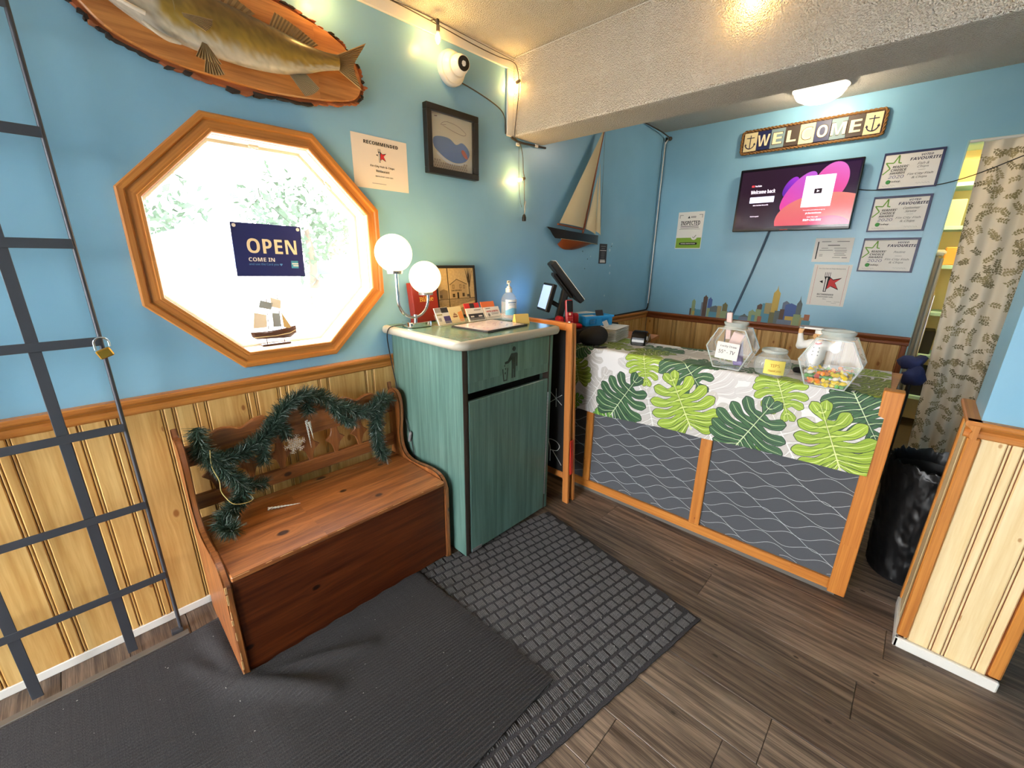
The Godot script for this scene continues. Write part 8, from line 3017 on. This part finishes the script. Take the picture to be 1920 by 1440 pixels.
	b.bx(Vector3(-0.008, 0, -0.011), Vector3(0.008, 0.125, 0.011), 0.002)
	solo("pink_ticket_roll", b, M.pinkpaper, "pale pink ticket strip sticking out of the draw jar", "ticket")
	# tip jar
	o = Vector3(2.11, K, 1.482)
	t = thing("tip_jar", "small ribbed round glass jar with a yellow tips note", "jar", o)
	b = mb()
	var jp := [Vector2(0.05, 0.001), Vector2(0.062, 0.01), Vector2(0.07, 0.035), Vector2(0.07, 0.055), Vector2(0.062, 0.078), Vector2(0.05, 0.092), Vector2(0.047, 0.1)]
	var jf := func(u2: float, v2: float) -> Vector3:
		var fi := v2 * 6.0
		var i0 := mini(int(fi), 5)
		var p: Vector2 = jp[i0].lerp(jp[i0 + 1], fi - i0)
		var a := u2 * TAU
		var r := p.x + (0.0016 * sin(a * 32.0) if v2 > 0.1 and v2 < 0.9 else 0.0)
		return o + Vector3(cos(a) * r, p.y, sin(a) * r)
	b.grid(128, 12, jf, null, true)
	part(t, "body", b, M.jarribbed)
	b = mb()
	b.lathe([Vector2(0.0, 0.003), Vector2(0.05, 0.003)], o, 24)
	b.lathe([Vector2(0.047, 0.1), Vector2(0.051, 0.104), Vector2(0.051, 0.112), Vector2(0.047, 0.116), Vector2(0.044, 0.112), Vector2(0.044, 0.1)], o, 28)
	part(t, "rim", b, M.jaredge)
	b = mb()
	var nf := func(u2: float, v2: float) -> Vector3:
		var a := lerpf(2.25, 3.35, u2)
		return o + Vector3(cos(a) * 0.0745, lerpf(0.014, 0.076, v2) + 0.004 * u2, sin(a) * 0.0745)
	b.grid(12, 2, nf, null, false)
	part(t, "note", b, M.noteyellow)
	var na := lerpf(2.25, 3.35, 0.5)
	var nd := Vector3(cos(na), 0, sin(na))
	var nr := Vector3.UP.cross(nd)
	text(t, "TIPS", o + nd * 0.0752 + Vector3(0, 0.056, 0), nr, Vector3.UP, 0.013, M.noteink, 0.036, "sans")
	text(t, "Thank you", o + nd * 0.0752 + Vector3(0, 0.032, 0), nr, Vector3.UP, 0.012, M.noteink, 0.05, "sans", 0.3)
	# candy jar
	o = Vector3(2.10, K, 1.69)
	t = thing("candy_jar", "large hexagonal glass jar a quarter full of wrapped candies", "jar", o)
	hex_jar(t, o, 0.215, 0.225, 0.135, 0.122, 0.14, 0.056, M.jarglass)
	var kinds := [[M.candyyellow, "yellow wrapped candy in the hexagonal jar"], [M.candygreen, "green wrapped candy in the hexagonal jar"], [M.candyorange, "orange wrapped candy in the hexagonal jar"], [M.candywhite, "clear white wrapped candy in the hexagonal jar"], [M.candyred, "red wrapped candy in the hexagonal jar"]]
	var protos := []
	for kd in kinds:
		b = mb()
		b.ball(Vector3.ZERO, Vector3(0.0105, 0.007, 0.0105), 8, 6)
		for s in [-1.0, 1.0]:
			b.lathe([Vector2(0.0025, 0.009), Vector2(0.0075, 0.017), Vector2(0.0, 0.0165)], Vector3.ZERO, 6, Vector3(s, 0.15, 0))
		protos.append(b.done())
	var placed := 0
	for layer in 4:
		var y := K + 0.011 + layer * 0.0145
		var hw := lerpf(0.135, 0.215, (y - K) / 0.1035) * 0.5 - 0.018
		var rows := 5
		for i in rows:
			for j in range(-4, 5):
				var z := j * 0.0275 + rng.randf_range(-0.004, 0.004)
				if absf(z) > hw: continue
				var kdi: int = [0, 3, 1, 0, 2, 3, 4, 0, 2, 3, 1][(placed * 7 + layer * 3) % 11]
				var c := MeshInstance3D.new()
				c.name = numbered("wrapped_candy")
				c.mesh = protos[kdi]
				c.material_override = kinds[kdi][0]
				add_child(c)
				c.position = Vector3(o.x - 0.05 + i * 0.0255 + rng.randf_range(-0.003, 0.003), y, o.z + z)
				c.rotation = Vector3(rng.randf_range(-0.5, 0.5), rng.randf() * TAU, rng.randf_range(-0.4, 0.4))
				c.scale = Vector3.ONE * 1.22
				tag(c, kinds[kdi][1], "candy", "wrapped candies in the glass jar")
				placed += 1
	# chef statuette
	o = Vector3(2.32, K, 1.605)
	t = thing("chef_statuette", "white chef statuette holding a tray overhead behind the candy jar", "statuette", o)
	var XF := func(x: float, y: float, z: float) -> Vector3: return o + Vector3(-x, y, z)   # x towards the viewer, z to the right
	b = mb()
	blob_mesh(b, [[XF.call(0, 0.05, 0), 0.03, XF.call(0.003, 0.08, 0), 0.031], [XF.call(0.003, 0.08, 0), 0.031, XF.call(0, 0.122, 0), 0.026], [XF.call(0, 0.125, -0.02), 0.02, XF.call(0, 0.125, 0.02), 0.02], [XF.call(0, 0.126, -0.035), 0.016, XF.call(0.004, 0.112, -0.068), 0.013], [XF.call(0.004, 0.112, -0.068), 0.013, XF.call(0.004, 0.165, -0.075), 0.011], [XF.call(0, 0.126, 0.035), 0.016, XF.call(0.004, 0.112, 0.068), 0.013], [XF.call(0.004, 0.112, 0.068), 0.013, XF.call(0.004, 0.168, 0.075), 0.011]], o + Vector3(-0.06, 0.01, -0.1), o + Vector3(0.06, 0.185, 0.1), 0.0055, 0.006)
	part(t, "coat", b, M.chefwhite)
	b = mb()
	blob_mesh(b, [[XF.call(0.006, 0.158, 0), 0.021, XF.call(0.006, 0.166, 0), 0.021], [XF.call(0.002, 0.13, 0), 0.012, XF.call(0.004, 0.15, 0), 0.012], [XF.call(0.028, 0.16, 0), 0.005, XF.call(0.026, 0.166, 0), 0.003], [XF.call(0.004, 0.162, -0.022), 0.005, XF.call(0.004, 0.166, -0.022), 0.005], [XF.call(0.004, 0.162, 0.022), 0.005, XF.call(0.004, 0.166, 0.022), 0.005]], o + Vector3(-0.05, 0.11, -0.04), o + Vector3(0.04, 0.2, 0.04), 0.0035, 0.003)
	part(t, "head", b, M.skin)
	for s in [-1.0, 1.0]:
		b = mb()
		# palm with four fingers and a thumb under the tray
		var hz: float = 0.076 * s
		var cps := [[XF.call(0.004, 0.172, hz), 0.009, XF.call(0.004, 0.183, hz), 0.009]]
		for k in 4: cps.append([XF.call(-0.004 + k * 0.005, 0.186, hz), 0.0032, XF.call(-0.006 + k * 0.006, 0.2, hz + 0.006 * s), 0.0026])
		cps.append([XF.call(0.008, 0.18, hz - 0.006 * s), 0.0032, XF.call(0.01, 0.192, hz - 0.012 * s), 0.0026])
		blob_mesh(b, cps, o + Vector3(-0.03, 0.155, hz - 0.03), o + Vector3(0.03, 0.215, hz + 0.03), 0.003, 0.0025)
		part(t, "hand", b, M.skin)
	b = mb()
	b.bx(XF.call(0.03, 0.194, -0.083), XF.call(-0.03, 0.204, 0.083), 0.003)
	part(t, "tray", b, M.traygrey)
	b = mb()
	b.bx(XF.call(0.0306, 0.1955, -0.062), XF.call(0.0318, 0.2035, 0.05))
	part(t, "tray_plate", b, M.paper)
	b = mb()
	b.lathe([Vector2(0.018, 0.175), Vector2(0.0215, 0.177), Vector2(0.0215, 0.192), Vector2(0.0, 0.193)], o + Vector3(-0.006, 0, 0), 18)
	part(t, "hat", b, M.chefwhite)
	b = mb()
	for s in [-1.0, 1.0]:
		b.tube(smooth([XF.call(0.0285, 0.155, 0.001 * s), XF.call(0.027, 0.1545, 0.007 * s), XF.call(0.023, 0.158, 0.014 * s)], 4), [0.0026, 0.0027, 0.0028, 0.0026, 0.0022, 0.0018, 0.0014, 0.001, 0.0006], 6)
	part(t, "moustache", b, M.inkbrown)
	b = mb()
	for s in [-1.0, 1.0]: b.ball(XF.call(0.0255, 0.1675, 0.0075 * s), Vector3.ONE * 0.0024, 8, 6)
	part(t, "eyes", b, M.black)
	b = mb()
	b.tube(smooth([XF.call(0.022, 0.137, -0.014), XF.call(0.03, 0.132, 0), XF.call(0.022, 0.137, 0.014)], 4), 0.004, 6)
	part(t, "neckerchief", b, M.red)
	for q in [[0.115, -0.01], [0.115, 0.01], [0.098, -0.01], [0.098, 0.01], [0.082, -0.01], [0.082, 0.01]]:
		b = mb()
		b.ball(XF.call(0.029 + (0.006 if q[0] < 0.11 else 0.0), q[0], q[1]), Vector3.ONE * 0.0028, 8, 6)
		part(t, "button", b, M.black)
	b = mb()
	for s in [-1.0, 1.0]: b.tube([XF.call(0, 0.058, 0.017 * s), XF.call(0, 0.012, 0.018 * s)], [0.018, 0.015], 12)
	part(t, "trousers", b, M.chefgrey)
	b = mb()
	for s in [-1.0, 1.0]: b.ball(XF.call(0.01, 0.008, 0.019 * s), Vector3(0.022, 0.008, 0.012), 12, 8)
	part(t, "shoes", b, M.black)
	b = mb()
	b.lathe([Vector2(0, 0.0), Vector2(0.055, 0.0), Vector2(0.055, 0.004), Vector2(0, 0.005)], o + Vector3(0, 0.0005, 0), 24)
	part(t, "plinth", b, M.black)
	# dark scarf end beside the jar
	b = mb()
	blob_mesh(b, [[Vector3(2.235, K + 0.012, 1.555), 0.014, Vector3(2.26, K + 0.012, 1.60), 0.016]], Vector3(2.2, K - 0.01, 1.52), Vector3(2.3, K + 0.05, 1.64), 0.005, 0.004)
	for i in b.v.size(): b.v[i].y = maxf(b.v[i].y, K + 0.0008)
	solo("black_coin_purse", b, M.black, "small black coin purse between the tip jar and candy jar", "purse")
	# waste bin with a black bag
	o = Vector3(2.475, 0, 2.105)
	t = thing("waste_bin", "round black waste bin lined with a black plastic bag", "waste bin", o)
	b = mb()
	b.lathe([Vector2(0.0, 0.0), Vector2(0.125, 0.0), Vector2(0.128, 0.01), Vector2(0.15, 0.5), Vector2(0.156, 0.505), Vector2(0.156, 0.52), Vector2(0.15, 0.522), Vector2(0.143, 0.51), Vector2(0.12, 0.02), Vector2(0.0, 0.02)], o, 36)
	part(t, "tub", b, M.black)
	b = mb()
	var wn := noise(3.0, 15, 3)
	var bagf := func(u2: float, v2: float) -> Vector3:
		var a := u2 * TAU
		var y := 0.0
		var r := 0.0
		if v2 < 0.55:
			var e := v2 / 0.55
			y = lerpf(0.02, 0.535, e)
			r = lerpf(0.136, 0.164, e)
		elif v2 < 0.75:
			var e := (v2 - 0.55) / 0.2
			y = lerpf(0.535, 0.575, e)
			r = lerpf(0.164, 0.158, e)
		else:
			var e := (v2 - 0.75) / 0.25
			y = lerpf(0.575, 0.35, e)
			r = lerpf(0.155, 0.13, e)
		var nn := wn.get_noise_3d(cos(a) * 0.9, y * 2.2, sin(a) * 0.9)
		var n2 := wn.get_noise_3d(cos(a) * 4.0, y * 6.0, sin(a) * 4.0)
		r += nn * 0.006 + n2 * 0.0045
		if v2 > 0.5: y += n2 * 0.02
		return o + Vector3(cos(a) * r, maxf(y, 0.004), sin(a) * r)
	b.grid(90, 44, bagf, null, true)
	part(t, "bag", b, M.bag)
